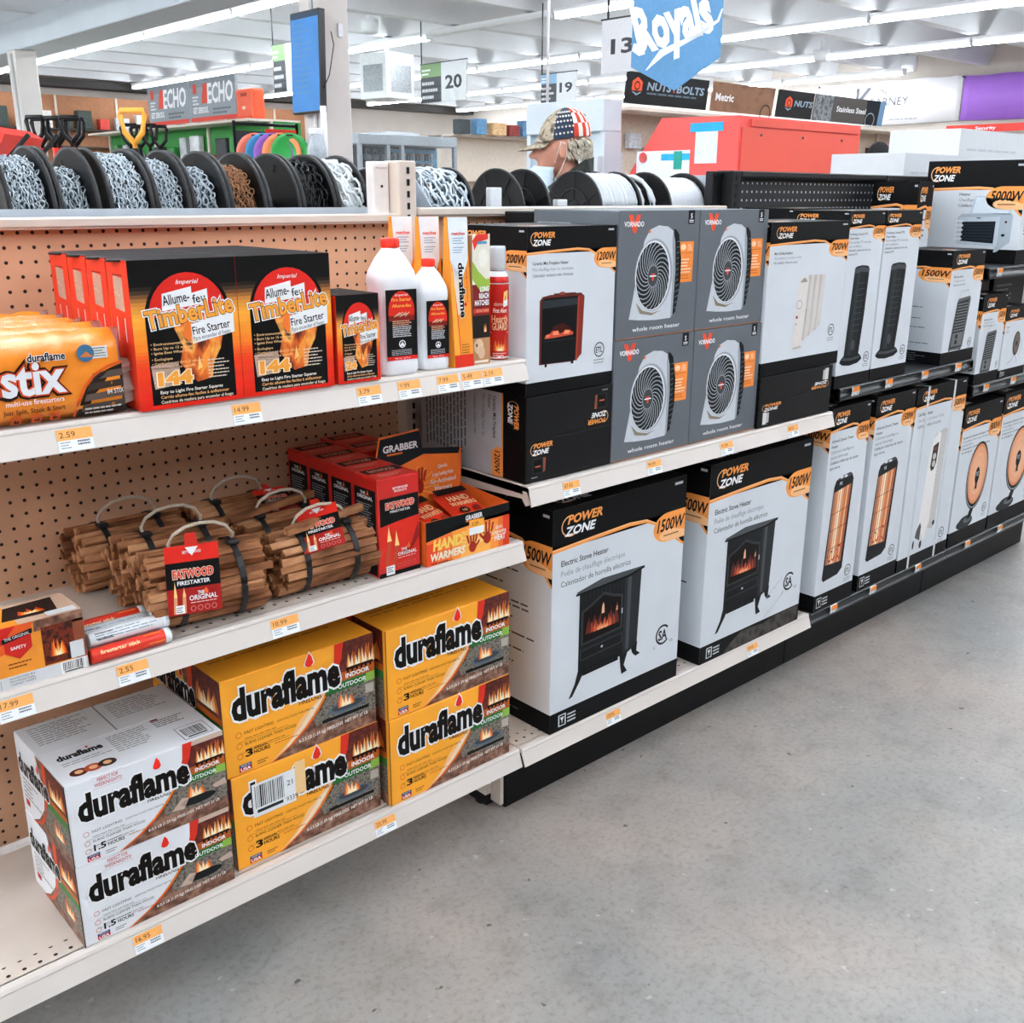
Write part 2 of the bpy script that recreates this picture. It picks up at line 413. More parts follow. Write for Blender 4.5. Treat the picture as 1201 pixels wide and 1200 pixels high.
def pegboard(name, x0, x1, z0, z1, m, label, railm, zr, cat='pegboard'):
    t = empty(name, ((x0+x1)/2, 0, 0), 0, label, cat)
    o = boxo('board', x0, x1, 0, .01, z0, z1, m, t); o.matrix_parent_inverse = Matrix.Translation((-(x0+x1)/2, 0, 0))
    if railm:
        b = MB(); b.box(x0, x1, -.03, .02, zr-.018, zr, .003); b.box(x0, x1, -.026, -.022, zr-.02, zr-.018)
        r = b.build('top_rail', railm, t); r.matrix_parent_inverse = o.matrix_parent_inverse
    return t
pegboard('pegboard_panel', -1.195, -.022, .2, 1.384, PEG, 'tan pegboard back panel behind the fire starters and duraflame boxes', BEIGE, 1.4015)
pegboard('pegboard_panel', .03, 1.20, .2, 1.396, PEG, 'tan pegboard back panel behind the grey whole room heater boxes', BEIGE, 1.414)
pegboard('pegboard_panel', 1.262, 2.135, .2, 1.512, PEGK, 'black pegboard back panel behind the two tower heater boxes', BLACK, 1.515)
pegboard('pegboard_panel', 2.185, 3.04, .2, 1.512, PEGK, 'black pegboard back panel behind the 5000W heater box', BLACK, 1.515)
def upright(x, m, label, plate=None):
    t = empty('shelf_upright', (x, 0, 0), 0, label, 'upright')
    b = MB(); b.box(-.024, .024, -.032, .03, 0, 1.515, .003); b.build('post', m, t)
    s = MB()
    z = 1.505
    while z > .25: s.box(-.0035, .0035, -.0335, -.031, z-.018, z-.004); z -= .0254
    s = s.build('slot_row', VOID, t); s['kind'] = 'stuff'
    f = MB(); f.box(-.018, .018, -.31, -.034, .03, .178, .003); f.build('base_leg', m, t)
    g = MB(); g.box(-.016, .016, -.31, .3, .004, .03); g.lathe([(.02, 0), (.014, .004)], (0, -.28, 0)); g.build('levelling_foot', BLACK, t)
    if plate:
        p = MB(); p.box(-.068, -.026, .005, .035, 1.2, 1.513, .002); p.box(-.062, -.032, .0, .006, 1.50, 1.51); p.build('end_plate', plate, t)
        q = MB(); q.lathe([(.003, -.0015), (.003, .0)], (-.046, .005, 1.46), 'y', 8); q.build('screw', VOID, t)
    return t
upright(0, BEIGE, 'slotted almond upright between the firelog bay and the first heater bay', mat('white_plate', '#EFEBE8', .4))
upright(-1.219, BEIGE, 'slotted almond upright left of the firelog bay')
upright(1.235, BLACK, 'slotted black upright at the left end of the black pegboard', BLACK)
upright(2.16, BLACK, 'slotted black upright at the right end of the black pegboard')
def lip_beige(b, x0, x1, y, zt, hgt):
    b.prism([(y+.02, zt), (y+.001, zt), (y-.001, zt-.004), (y-.0015, zt-.006), (y-.001, zt-.008), (y-.0125, zt-hgt), (y-.009, zt-hgt-.002), (y+.004, zt-.012), (y+.02, zt-.012)], x0, x1, 'x')
def shelf(x0, x1, yf, zt, label, m=None, lip=.042, lipm=None, deckm=None, black=False, brackets=True):
    """steel shelf: deck, price channel along its front, an end bracket at each side"""
    t = empty('gondola_shelf', ((x0+x1)/2, 0, zt), 0, label, 'shelf'); inv = Matrix.Translation((-(x0+x1)/2, 0, -zt))
    b = MB(); b.box(x0, x1, yf+.015, -.034, zt-.022, zt, .002); d = b.build('deck', deckm or DECKH, t); d.matrix_parent_inverse = inv
    c = MB()
    if not black: lip_beige(c, x0, x1, yf, zt, lip)
    else: c.prism([(yf+.016, zt), (yf, zt), (yf-.004, zt-.003), (yf+.004, zt-.010), (yf+.006, zt-.018), (yf+.002, zt-.027), (yf-.006, zt-.031), (yf-.006, zt-.036), (yf+.016, zt-.036)], x0, x1, 'x')
    o = c.build('price_channel', lipm or (BLACKP if black else BEIGE2), t); o.matrix_parent_inverse = inv
    if brackets:
        for xx in (x0, x1-.003):
            k = MB(); k.prism([(-.034, zt-.002), (yf+.005, zt-.002), (yf-.003, zt-.006), (yf-.004, zt-.04), (yf+.008, zt-.045), (yf+.02, zt-.03), (-.034, zt-.05)], xx, xx+.003, 'x')
            o = k.build('bracket', m or BEIGE, t); o.matrix_parent_inverse = inv
    return t
shelf(-1.213, -.006, -.428, 1.119, 'almond top shelf carrying the TimberLite boxes and white bottles')
shelf(-1.213, -.006, -.425, .72, 'almond middle shelf carrying the fatwood bundles')
shelf(-.004, 1.212, -.438, .845, 'almond shelf carrying the grey whole room heater boxes')
BDECK = mat('black_deck', '#17191B', .45, var=.1)
shelf(1.262, 2.135, -.425, .903, 'black shelf carrying the two tower heater boxes', BLACK, deckm=BDECK, black=True)
shelf(2.165, 3.05, -.425, .803, 'black shelf carrying the small milk house heater box', BLACK, deckm=BDECK, black=True)
shelf(2.165, 3.05, -.425, 1.209, 'black top shelf carrying the 5000W heater box', BLACK, deckm=BDECK, black=True)
def base(x0, x1, yf, zt, label, kick, black=False):
    t = empty('base_shelf', ((x0+x1)/2, 0, 0), 0, label, 'shelf'); inv = Matrix.Translation((-(x0+x1)/2, 0, 0))
    b = MB(); b.box(x0, x1, yf+.015, -.034, zt-.02, zt, .002); d = b.build('deck', BDECK if black else DECKH, t); d.matrix_parent_inverse = inv
    c = MB()
    if black: c.prism([(yf+.016, zt), (yf, zt), (yf-.003, zt-.003), (yf+.004, zt-.010), (yf+.006, zt-.018), (yf+.002, zt-.027), (yf-.005, zt-.031), (yf-.005, zt-.036), (yf+.016, zt-.036)], x0, x1, 'x')
    else: lip_beige(c, x0, x1, yf, zt, .042)
    o = c.build('price_channel', BLACKP if black else BEIGE2, t); o.matrix_parent_inverse = inv
    if kick:
        for a, e in kick:
            k = MB(); k.box(a+.0015, e-.0015, -.3475, -.336, .002, zt-.022, .002); o = k.build('kick_plate', KICK, t); o.matrix_parent_inverse = inv
        k = MB(); k.box(kick[0][0]-.012, kick[0][0], -.345, -.30, .012, zt-.025, .002); o = k.build('kick_bracket', BEIGE, t); o.matrix_parent_inverse = inv
    return t
base(-1.213, -.006, -.418, .204, 'almond bottom shelf carrying the white and yellow duraflame boxes', None)
base(-.002, 1.214, -.424, .204, 'almond bottom shelf carrying the two electric stove boxes', [(.012, 1.219)])
base(1.222, 2.135, -.425, .2, 'black bottom shelf carrying the quartz tower boxes', [(1.219, 2.133)], True)
base(2.139, 3.05, -.425, .2, 'black bottom shelf carrying the orange dish heater boxes', [(2.133, 3.047)], True)
# rear face of the run: grey reel trays on the far side
GREY = mat('grey_steel_tray', '#AEB8C2', .45, var=.04)
def tray(x0, x1, label):
    t = empty('reel_rack', ((x0+x1)/2, .2, 0), 0, label, 'rack'); inv = Matrix.Translation((-(x0+x1)/2, -.2, 0))
    b = MB(); b.box(x0, x1, .032, .036, 1.30, 1.415); b.box(x0, x1, .036, .40, 1.22, 1.226); b.box(x0, x1, .396, .40, 1.22, 1.30)
    o = b.build('tray', GREY, t); o.matrix_parent_inverse = inv
    for xx in (x0+.002, x1-.006):
        b = MB(); b.prism([(.036, 1.2), (.40, 1.2), (.40, 1.40), (.27, 1.505), (.13, 1.505), (.036, 1.41)], xx, xx+.004, 'x'); o = b.build('end_bracket', GREY, t); o.matrix_parent_inverse = inv
    b = MB(); b.tube([(x0+.01, .2, 1.398), (x1-.01, .2, 1.398)], .008); o = b.build('rod', BEIGE, t); o.matrix_parent_inverse = inv
    b = MB(); b.box(x0, x1, .012, .03, .2, 1.30); o = b.build('back_board', BEIGE, t); o.matrix_parent_inverse = inv
tray(-1.19, .075, 'grey steel rack holding the chain reels behind the firelog bay')
tray(.12, 1.335, 'grey steel rack holding the cable reels behind the first heater bay')
# ------------------------------------------------------------------ cartons
CW = mat('carton_white', '#D6DCE2', .4, var=.03, vscale=8, spec=.4)
CK = mat('carton_black', '#0B0C0E', .45, var=.2, vscale=14, spec=.2)
KINK, ORA, ORL, GRYT, WHT = '#0A0B0D', '#F29A4A', '#F9C089', '#7E858C', '#F1F3F5'
class Sub:
    """a sub-rectangle of a print"""
    def __init__(s, P, u0, v0, u1, v1, k=1): s.P, s.a = P, (u0, v0, u1-u0, v1-v0); s.k = k
    def m(s, x, y): return (s.a[0]+x*s.a[2], s.a[1]+y*s.a[3])
    def poly(s, pts, m, k=0): s.P.poly([s.m(*p) for p in pts], m, k+s.k)
    def rect(s, x0, y0, x1, y1, m, k=0): s.poly([(x0,y0),(x1,y0),(x1,y1),(x0,y1)], m, k)
    def ell(s, cx, cy, rx, ry, m, k=0, n=24): s.poly([(cx+rx*math.cos(2*PI*i/n), cy+ry*math.sin(2*PI*i/n)) for i in range(n)], m, k)
    def ring(s, cx, cy, rx, ry, t, m, k=0, n=28, a0=0, a1=2*PI):
        c = s.m(cx, cy); s.P.ring(c[0], c[1], rx*s.a[2], ry*s.a[3], t*s.a[3], m, k+s.k, n, a0, a1)
    def line(s, pts, t, m, k=0): s.P.line([s.m(*p) for p in pts], [x*s.a[3] for x in t] if isinstance(t, (list, tuple)) else t*s.a[3], m, k+s.k)
    def text(s, t, x, y, h, m, k=0, w=None, **kw): c = s.m(x, y); s.P.text(t, c[0], c[1], h*s.a[3], m, k+s.k, w*s.a[2] if w else None, **kw)
    def flame(s, cx, y, w, h, k=0, **kw): c = s.m(cx, y); s.P.flame(c[0], c[1], w*s.a[2], h*s.a[3], k+s.k, **kw)
def carton(name, box, m, label, cat='box', group=None, bevel=.0015, flap=True, rz=0):
    """closed carton standing at its own base centre; returns (root, local box)"""
    x0, x1, y0, y1, z0, z1 = box
    t = empty(name, ((x0+x1)/2, (y0+y1)/2, z0), rz, label, cat, group)
    lb = (-(x1-x0)/2, (x1-x0)/2, -(y1-y0)/2, (y1-y0)/2, 0, z1-z0)
    b = MB(); b.box(*lb[:4], 0, lb[5]-.0012, bevel); b.build('carton', m, t)
    if flap:
        for s in (0, 1):
            f = MB(); ym = 0
            f.box(lb[0]+.001, lb[1]-.001, (lb[2]+.0005, ym+.0012)[s], (ym-.0012, lb[3]-.0005)[s], lb[5]-.0012, lb[5], .0004); f.build('flap', m, t)
    return t, lb
def lens(face, lb): return (lb[3]-lb[2] if face in ('left', 'right') else lb[1]-lb[0], lb[3]-lb[2] if face == 'top' else lb[5]-lb[4])
def pz_logo(P, u0, v0, u1, v1, k=3):
    S_ = Sub(P, u0, v0, u1, v1, k)
    S_.ring(.22, .46, .2, .44, .05, ORL, 0, 20, PI*.55, PI*1.75)
    S_.text('POWER', .16, .55, .36, ORA, 1, w=.74, bold=.035, shear=.25)
    S_.text('ZONE', .10, .08, .36, WHT, 1, w=.62, bold=.035, shear=.25)
def etl(P, cx, cy, r, k=2, kind='etl'):
    a = P.h/P.w
    if kind == 'etl':
        P.ring(cx, cy, r*a, r, r*.16, '#3A3F44', k); P.text('ETL', cx, cy-r*.4, r*.8, '#3A3F44', k, w=r*a*1.25, al='c', bold=.02); P.line([(cx-r*a, cy-r*1.35), (cx+r*a, cy-r*1.35)], r*.08, '#3A3F44', k)
        P.text('Intertek', cx, cy-r*1.85, r*.32, '#4A4F55', k, w=r*a*1.9, al='c')
    else:
        P.ring(cx, cy, r*a, r, r*.2, '#1E2226', k, 26, PI*.22, PI*1.78); P.text('SA', cx, cy-r*.5, r*1.0, '#1E2226', k, w=r*a*1.15, al='c', bold=.03)
        P.text('C', cx-r*a*1.25, cy-r*1.15, r*.3, '#1E2226', k); P.text('US', cx+r*a*1.05, cy-r*1.05, r*.3, '#1E2226', k)
def pz_face(P, watt, lines=(), draw=None, hdr=.83, bot=.09, lu=(.05, .36), badge=True, mark=None, cols=None, greek=None, fragile=False, texth=None, tx=.06, bsize=.26, ty=None, k=0):
    """the heater maker's house design: black header, orange wave, watt badge, black foot"""
    a = P.h/P.w; H = 1-hdr
    P.rect(0, hdr, 1, 1, KINK, k)
    wv = [(0, hdr), (.3, hdr+.012*min(1, H*8)), (.55, hdr+.02*min(1, H*8)), (.68, hdr+.012*min(1, H*8)), (.80, hdr-.03*H/.17)]
    P.poly([(0, hdr), (.3, hdr), (.55, hdr), (.7, hdr), (.85, hdr-.05*H/.17), (1, hdr-.02*H/.17), (1, hdr+.02), (0, hdr+.02)], KINK, k)
    if badge:
        P.poly([(.86, hdr-.04*H/.17), (1, hdr-.15*H/.17), (1, hdr), (.86, hdr)], KINK, k)
    P.line(wv, [.017*H/.17]*3+[.016*H/.17, .010*H/.17], ORA, k+1)
    P.line([(x, y+.004*H/.17) for x, y in wv], .005*H/.17, ORL, k+2)
    pz_logo(P, lu[0], hdr+H*.26, lu[1], hdr+H*.86, k+3)
    P.rect(.90, 1-H*.2, .965, 1-H*.13, '#B8BEC4', k+2)
    if badge:
        bh = .058*H/.17*(1.15); by = hdr-.045*H/.17; bu = bsize
        P.poly([(1, by+bh), (1, by-bh)]+[(1-bu*.55+bu*.45*math.cos(t), by+bh*math.sin(t)) for t in [-PI/2-PI*i/14 for i in range(15)]], ORA, k+3)
        P.poly([(1, by-bh*.5), (1, by-bh)]+[(1-bu*.5+bu*.3*math.cos(t), by-bh*.55+bh*.42*math.sin(t)) for t in [-PI/2-PI*i/8 for i in range(9)]], ORL, k+4)
        P.text(watt, 1-bu*.47, by-bh*.22, bh*.85, '#15161A', k+5, w=bu*.82, al='c', bold=.025, shear=.2)
        P.rect(1-bu*.68, by-bh*.60, 1-bu*.2, by-bh*.52, '#8A5A2A', k+5)
        P.line([(.93, by-bh*1.0), (1, by-bh*1.55)], bh*.16, ORA, k+2)
    if bot: P.rect(0, 0, 1, bot, KINK, k)
    th = texth or H*.15; y = ty if ty is not None else hdr-H*.42
    for i, t in enumerate(lines):
        P.text(t, tx, y-i*th*1.75, th, (cols or ['#23282D', '#8A9199', '#3E444A'])[i % 3], k+1, w=min(len(t)*th*.52*a, .9-tx), bold=.012 if i % 3 == 0 else 0)
    if greek: P.greek(*greek[:3], greek[3], '#4A5056', greek[4] if len(greek) > 4 else .03, .3, k+1, seed=len(watt)+greek[3])
    if draw: draw(P)
    if mark: etl(P, mark[0], mark[1], mark[2], k+2, mark[3] if len(mark) > 3 else 'etl')
    if fragile and bot:
        P.rect(.06, bot*.2, .06+bot*.5*a, bot*.8, '#D9DDE0', k+1); P.rect(.068, bot*.25, .06+bot*.5*a-.008, bot*.75, KINK, k+2)
        P.poly([(.06+bot*.12*a, bot*.66), (.06+bot*.38*a, bot*.66), (.06+bot*.27*a, bot*.45), (.06+bot*.27*a, bot*.34), (.06+bot*.23*a, bot*.34), (.06+bot*.23*a, bot*.45)], '#E4E8EA', k+3)
        for i in range(3): P.rect(.06+bot*.6*a, bot*(.62-.18*i), .06+bot*1.15*a, bot*(.70-.18*i), '#C4C9CD', k+1)
def pz_carton(name, box, label, watt, front, side=None, group='black and white heater cartons', top=True, rz=0, sidebadge=True):
    t, lb = carton(name, box, CW, label, 'box', group, rz=rz)
    w, h = lens('front', lb); P = Print(w, h); front(P); P.build('front_print', t, 'front', lb)
    w, h = lens('left', lb); P = Print(w, h)
    if side: side(P)
    P.build('side_print', t, 'left', lb)
    P2 = Print(*lens('right', lb)); pz_face(P2, watt, hdr=side.hdr if hasattr(side, 'hdr') else .83, greek=(.1, .6, .7, 8)); P2.build('side_print', t, 'right', lb)
    if top:
        Q = Print(*lens('top', lb)); Q.rect(0, 0, 1, .4955, KINK, 0); Q.rect(0, .5045, 1, 1, KINK, 0); pz_logo(Q, .1, .08, .42, .34, 3); Q.build('top_print', t, 'top', lb)
    return t
def side_std(watt, hdr=.83, bot=.09, seed=1, badge=True, rows=14, bsize=.34, lu=(.08, .5)):
    def f(P):
        pz_face(P, watt, hdr=hdr, bot=bot, lu=lu, badge=badge, bsize=bsize)
        R = random.Random(seed); y = hdr-.14
        while y > bot+.12:
            P.greek(.06, y, .8, R.choice((1, 1, 2)), '#3A4046', .022, .34, 1, seed=R.randint(0, 99), ragged=.6); y -= R.uniform(.05, .09)
        for i in range(3):
            P.greek(.08, bot*.72-i*bot*.24, .6, 1, '#5A6066', .02, .3, 2, seed=i)
    f.hdr = hdr
    return f
# --- product pictures
COAL = '#181A1C'
def draw_stove(P):
    s = Sub(P, .14, .13, .68, .64, 2)
    s.poly([(.10,.22),(.10,.93),(.72,.94),(.96,.965),(.93,.26),(.80,.21),(.72,.20)], COAL, 0)
    s.poly([(.72,.20),(.72,.94),(.96,.965),(.93,.26),(.80,.21)], '#2A2D30', 1); s.poly([(.76,.24),(.765,.94),(.82,.945),(.81,.25)], '#3F4448', 2)
    s.poly([(.05,.925),(.07,.95),(.40,1.0),(1.0,.985),(1.0,.965),(.78,.935)], '#454A4E', 3); s.poly([(.05,.915),(.05,.93),(.78,.948),(1.0,.985),(1.0,.962),(.79,.925)], '#0C0D0F', 4)
    for i in range(11): s.line([(.13+.055*i,.84), (.13+.055*i,.915)], .004, '#34383C', 2)
    s.poly([(.13,.45),(.13,.76),(.28,.81),(.43,.87),(.57,.82),(.70,.79),(.70,.47)], '#34383B', 2)
    s.poly([(.155,.47),(.155,.745),(.28,.785),(.43,.845),(.57,.795),(.675,.77),(.675,.49)], '#120B0A', 3)
    s.flame(.42, .54, .46, .17, 4, seed=5, cols=('#5A1A10','#A03A1E','#D0603A','#F0A070'), tongues=6)
    s.poly([(.40,.68),(.44,.68),(.435,.75),(.42,.78),(.405,.74)], '#E8B088', 8); s.poly([(.60,.66),(.63,.66),(.62,.73)], '#E09A6A', 8)
    for d in ((.25,.49,.25,.78),(.56,.49,.56,.80),(.155,.62,.35,.81),(.675,.66,.50,.82),(.25,.64,.40,.84),(.56,.64,.46,.84)): s.line([(d[0],d[1]),(d[2],d[3])], .007, '#15161A', 9)
    for i in range(10): s.line([(.18+.052*i,.475+.002*i), (.18+.052*i,.545)], .007, '#0C0D0E', 9)
    s.line([(.69,.61),(.69,.66)], .014, '#B9BEC2', 9)
    s.poly([(.12,.31),(.12,.41),(.71,.43),(.71,.33)], '#2F3336', 2); s.poly([(.14,.325),(.14,.395),(.69,.415),(.69,.345)], '#141618', 3)
    s.ell(.42,.372,.016,.011,'#C9CED2', 4)
    s.poly([(.16,.165),(.17,.225),(.66,.235),(.66,.175)], '#0F1012', 2)
    for i in range(10): s.line([(.22+.04*i,.185), (.22+.04*i,.215)], .004, '#3A3E42', 3)
    s.poly([(.10,.23),(.20,.23),(.13,.13),(.03,.01),(-.02,.0),(.06,.12)], COAL, 1)
    s.poly([(.68,.21),(.80,.22),(.75,.10),(.80,.03),(.72,.02),(.70,.09)], COAL, 1)
    s.poly([(.84,.25),(.94,.28),(.93,.19),(.99,.15),(.92,.14),(.87,.18)], COAL, 1)
def draw_fireplace(P):
    s = Sub(P, .14, .165, .65, .60, 2)
    s.poly([(0,.04),(0,.93),(.06,.98),(.22,1.0),(.9,1.0),(.98,.95),(.94,.12),(.76,.03)], '#5E1A10', 0)
    s.poly([(.045,.05),(.05,.93),(.1,.96),(.84,.96),(.80,.04)], '#101214', 1)
    s.poly([(.06,.82),(.06,.93),(.82,.93),(.82,.84)], '#2C3236', 2)
    s.poly([(.84,.05),(.86,.97),(.97,.95),(.94,.13)], '#7A2416', 1); s.poly([(.80,.03),(.83,.95),(.86,.96),(.84,.04)], '#A03A20', 2)
    s.poly([(.08,.38),(.08,.8),(.78,.8),(.78,.38)], '#0B0D0F', 2); s.poly([(.2,.44),(.3,.56),(.5,.6),(.65,.54),(.72,.44)], '#3A120C', 3)
    s.poly([(.11,.40),(.13,.45),(.24,.47),(.27,.50),(.40,.50),(.44,.45),(.52,.47),(.55,.50),(.66,.49),(.74,.45),(.73,.42),(.5,.41),(.3,.40)], '#C24A2C', 4)
    s.poly([(.28,.44),(.3,.49),(.4,.49),(.42,.44)], '#F08A64', 5); s.poly([(.52,.44),(.56,.49),(.66,.48),(.64,.44)], '#F49A6C', 5); s.poly([(.14,.41),(.16,.45),(.24,.44)], '#E07A54', 5)
    s.rect(.07,.355,.79,.368,'#24282B', 3)
    s.line([(.3,1.005),(.78,1.0)], .022, '#4A1810', 2); s.ell(.48,1.01,.07,.022,'#8A3A28', 3)
    s.rect(.12,0,.17,.04,'#0E0F10', 0); s.rect(.7,0,.76,.04,'#0E0F10', 0)
def draw_tower(P):
    s = Sub(P, .06, .13, .74, .70, 2)
    s.poly([(.18,.08),(.30,.97),(.36,.99),(.6,1.0),(.85,.99),(.92,.96),(.88,.5),(.80,.08)], '#202427', 0)
    s.poly([(.3,.92),(.31,.965),(.6,.985),(.91,.965),(.91,.92),(.6,.935)], '#3C4145', 1)
    s.poly([(.32,.1),(.42,.93),(.55,.93),(.48,.1)], '#2E3337', 1); s.poly([(.68,.1),(.74,.93),(.84,.93),(.78,.1)], '#15181A', 1)
    for i in range(9): s.line([(.40+.012*i,.34+.06*i), (.74+.008*i,.345+.06*i)], .004, '#4A5055', 2)
    s.ell(.52,.2,.08,.055,'#3A3F43', 2)
    s.poly([(.02,.035),(.06,.065),(.18,.1),(.5,.085),(.82,.1),(.92,.07),(.96,.04),(.8,.005),(.45,-.01),(.15,.005)], '#131618', 3)
    s.poly([(.06,.06),(.2,.08),(.5,.068),(.8,.08),(.9,.065),(.8,.05),(.5,.04),(.2,.05)], '#3A3F43', 4)
def draw_oilmini(P):
    s = Sub(P, .36, .145, .72, .66, 2); c1, c2, c3 = '#E0DAD5', '#BFB9B5', '#9A9794'
    for i in range(6):
        x = .36+.10*i; s.poly([(x-.05,.10+.03*i),(x+.04,.90+.006*i),(x+.06,.985-.002*i),(x+.15,.97),(x+.12,.22+.02*i),(x+.07,.12+.03*i)], (c2, '#D4CEC9')[i % 2], i % 2)
    s.poly([(.0,.05),(.06,.8),(.1,.95),(.26,.99),(.4,.95),(.42,.9),(.34,.05)], c1, 3)
    s.poly([(.14,.905),(.26,.95),(.36,.91),(.36,.89),(.14,.885)], c3, 4)
    s.ring(.15,.60,.1,.06,.008,'#8A8886',4); s.rect(.06,.42,.13,.455,'#8E2A24',4); s.text('PZ', .05,.33,.03,'#3A3A3A',4)
    for i in range(9): s.rect(.40,.37+.02*i,.43,.378+.02*i,'#6A6866',4)
    s.poly([(-.04,.03),(.05,.07),(.3,.065),(.38,.04),(.3,.015),(.1,.0)], c1, 4); s.poly([(-.02,.03),(.1,.01),(.3,.02),(.36,.04),(.3,.05),(.1,.045)], c2, 5)
def draw_quartz(P):
    s = Sub(P, .10, .145, .74, .67, 2)
    s.poly([(.06,.03),(.12,0),(.7,.02),(.86,.07),(.97,.93),(.9,.98),(.82,1.0),(.45,.985),(.26,.955),(.2,.9)], '#1C1E20', 0)
    s.poly([(.26,.955),(.45,.985),(.82,1.0),(.9,.98),(.88,.965),(.5,.95)], '#3C4044', 1)
    for x in (.45,.62): s.ell(x+.02,.975,.07,.012,'#DADEE2', 2)
    s.poly([(.12,.16),(.2,.845),(.93,.89),(.8,.145)], '#7A3A22', 1)
    for i, c in enumerate(('#A8705A','#D88A5A','#F6C79A','#FBE6CC','#E8A06C','#D87E4C','#F0B080','#B0603E')):
        x = .02+.118*i; b0 = (.12+.68*(x), .16-.015*x); t0 = (.2+.73*x, .845+.045*x); x2 = x+.1
        s.poly([b0, t0, (.2+.73*x2, .845+.045*x2), (.12+.68*x2, .16-.015*x2)], c, 2)
    R = random.Random(4)
    for i in range(16): x = R.uniform(.16,.76); y = R.uniform(.17,.34); s.ell(x,y,.03,.012,('#8A2A18','#E0502C')[i % 2],3,8)
    for y in (.3,.48,.64): s.line([(.13+.09*y,y),(.80+.12*y,y+.03)], .005, '#2A1C16', 4)
    s.line([(.12,.16),(.2,.845)], .012, '#3A3A3A', 4); s.line([(.8,.145),(.93,.89)], .016, '#141516', 4)
    s.text('PZ', .42,.905,.028,'#D0D4D8',3,bold=.03)
def draw_oil(P):
    s = Sub(P, .26, .085, .74, .75, 2); c1, c2, c3 = '#DCDAD8', '#C4C2C0', '#ECEAE8'
    s.poly([(.3,.9),(.46,.97),(.8,1.0),(.92,.98),(.86,.2),(.78,.14),(.5,.17)], c2, 0)
    for i in range(5): s.line([(.62+.055*i,.18+.012*i), (.68+.055*i,.93+.008*i)], .006, c1, 1)
    s.poly([(.14,.22),(.26,.82),(.34,.92),(.56,.985),(.66,.96),(.60,.22),(.44,.06)], c3, 1)
    s.poly([(.34,.7),(.38,.87),(.6,.895),(.58,.72),(.5,.67),(.4,.66)], '#33302E', 2)
    for y in (.72,.78,): s.ell(.47,y,.07,.028,'#C9C6C2', 3)
    s.ell(.48,.845,.06,.02,'#6A2A24',3)
    for i in range(8): s.line([(.64,.5+.035*i),(.68,.505+.035*i)], .004, '#8A8886', 3)
    s.poly([(.06,.12),(.1,.18),(.22,.24),(.28,.2),(.27,.08)], '#4A4744', 2); s.ell(.02,.06,.035,.04,'#2A2826',3); s.ell(.33,.04,.05,.035,'#3A3734',3); s.ell(.80,.19,.05,.022,'#2A2826',3)
def draw_dish(P):
    s = Sub(P, .20, .10, .88, .72, 2)
    s.ell(.16,.06,.22,.055,'#202427',0); s.ell(.28,.075,.27,.075,'#2A2F33',1); s.ell(.36,.095,.16,.04,'#5A6268',2)
    s.poly([(.3,.1),(.42,.24),(.56,.24),(.46,.1)], '#1B1E20', 2)
    s.ell(.5,.6,.40,.40,'#1A1C1E',2,32); s.ring(.5,.59,.375,.375,.012,'#AEB6BC',3); s.ell(.5,.62,.345,.355,'#E08A58',4,32)
    s.ell(.5,.62,.31,.32,'#EBA67A',5,32); s.ell(.5,.62,.24,.25,'#F0B48C',6,32); s.ring(.5,.62,.2,.2,.008,'#E29A6A',7)
    s.ell(.5,.60,.085,.1,'#17191B',8); s.poly([(.46,.44),(.54,.44),(.53,.55),(.47,.55)], '#17191B',8); s.text('PZ',.45,.595,.05,'#B0B6BC',9,bold=.02)
def draw_milk(P):
    s = Sub(P, .16, .10, .72, .62, 2)
    s.poly([(.06,.04),(.24,.86),(.3,.92),(.92,.95),(.98,.9),(.82,.08),(.74,.03)], '#55585A', 0)
    s.poly([(.12,.07),(.28,.86),(.88,.9),(.74,.08)], '#2F3234', 1)
    for i in range(15): y = .12+.05*i; s.line([(.15+.19*y,y),(.72+.17*y,y+.012)], .012, '#8E9294', 2)
    s.poly([(.16,.1),(.2,.32),(.78,.34),(.73,.1)], '#6B6E70', 3); s.ell(.42,.27,.07,.04,'#1A1C1D',4); s.ell(.42,.17,.07,.04,'#1A1C1D',4)
    s.line([(.34,.93),(.38,1.04),(.8,1.06),(.86,.95)], .012, '#A6ABAE', 1)
    s.rect(.1,.0,.15,.05,'#3A3C3E',0); s.rect(.66,.0,.72,.05,'#3A3C3E',0)
def draw_fan(P):
    s = Sub(P, .2, .18, .86, .66, 2)
    s.ell(.5,.6,.2,.36,'#4A3E38',0); s.ell(.52,.6,.14,.29,'#6A5A50',1); s.ring(.5,.6,.2,.36,.02,'#24262A',2); s.ell(.52,.6,.05,.07,'#2A2826',3)
    s.line([(.45,.25),(.3,.1),(.1,.02)], .02, '#8A8E92', 1); s.line([(.5,.25),(.62,.12),(.66,0)], .02, '#8A8E92', 1); s.line([(.7,.75),(.85,.5),(.7,.2)], .02, '#9EA4A8', 1)
def draw_smalltower(P):
    s = Sub(P, .16, .14, .7, .60, 2)
    s.poly([(.1,0),(.14,.8),(.3,.96),(.55,1.0),(.8,.94),(.9,.78),(.82,0)], '#9AA2A8', 0); s.poly([(.14,0),(.2,.72),(.36,.86),(.6,.82),(.64,0)], '#17191C', 1); s.ell(.5,.9,.16,.05,'#C9D0D4',1)
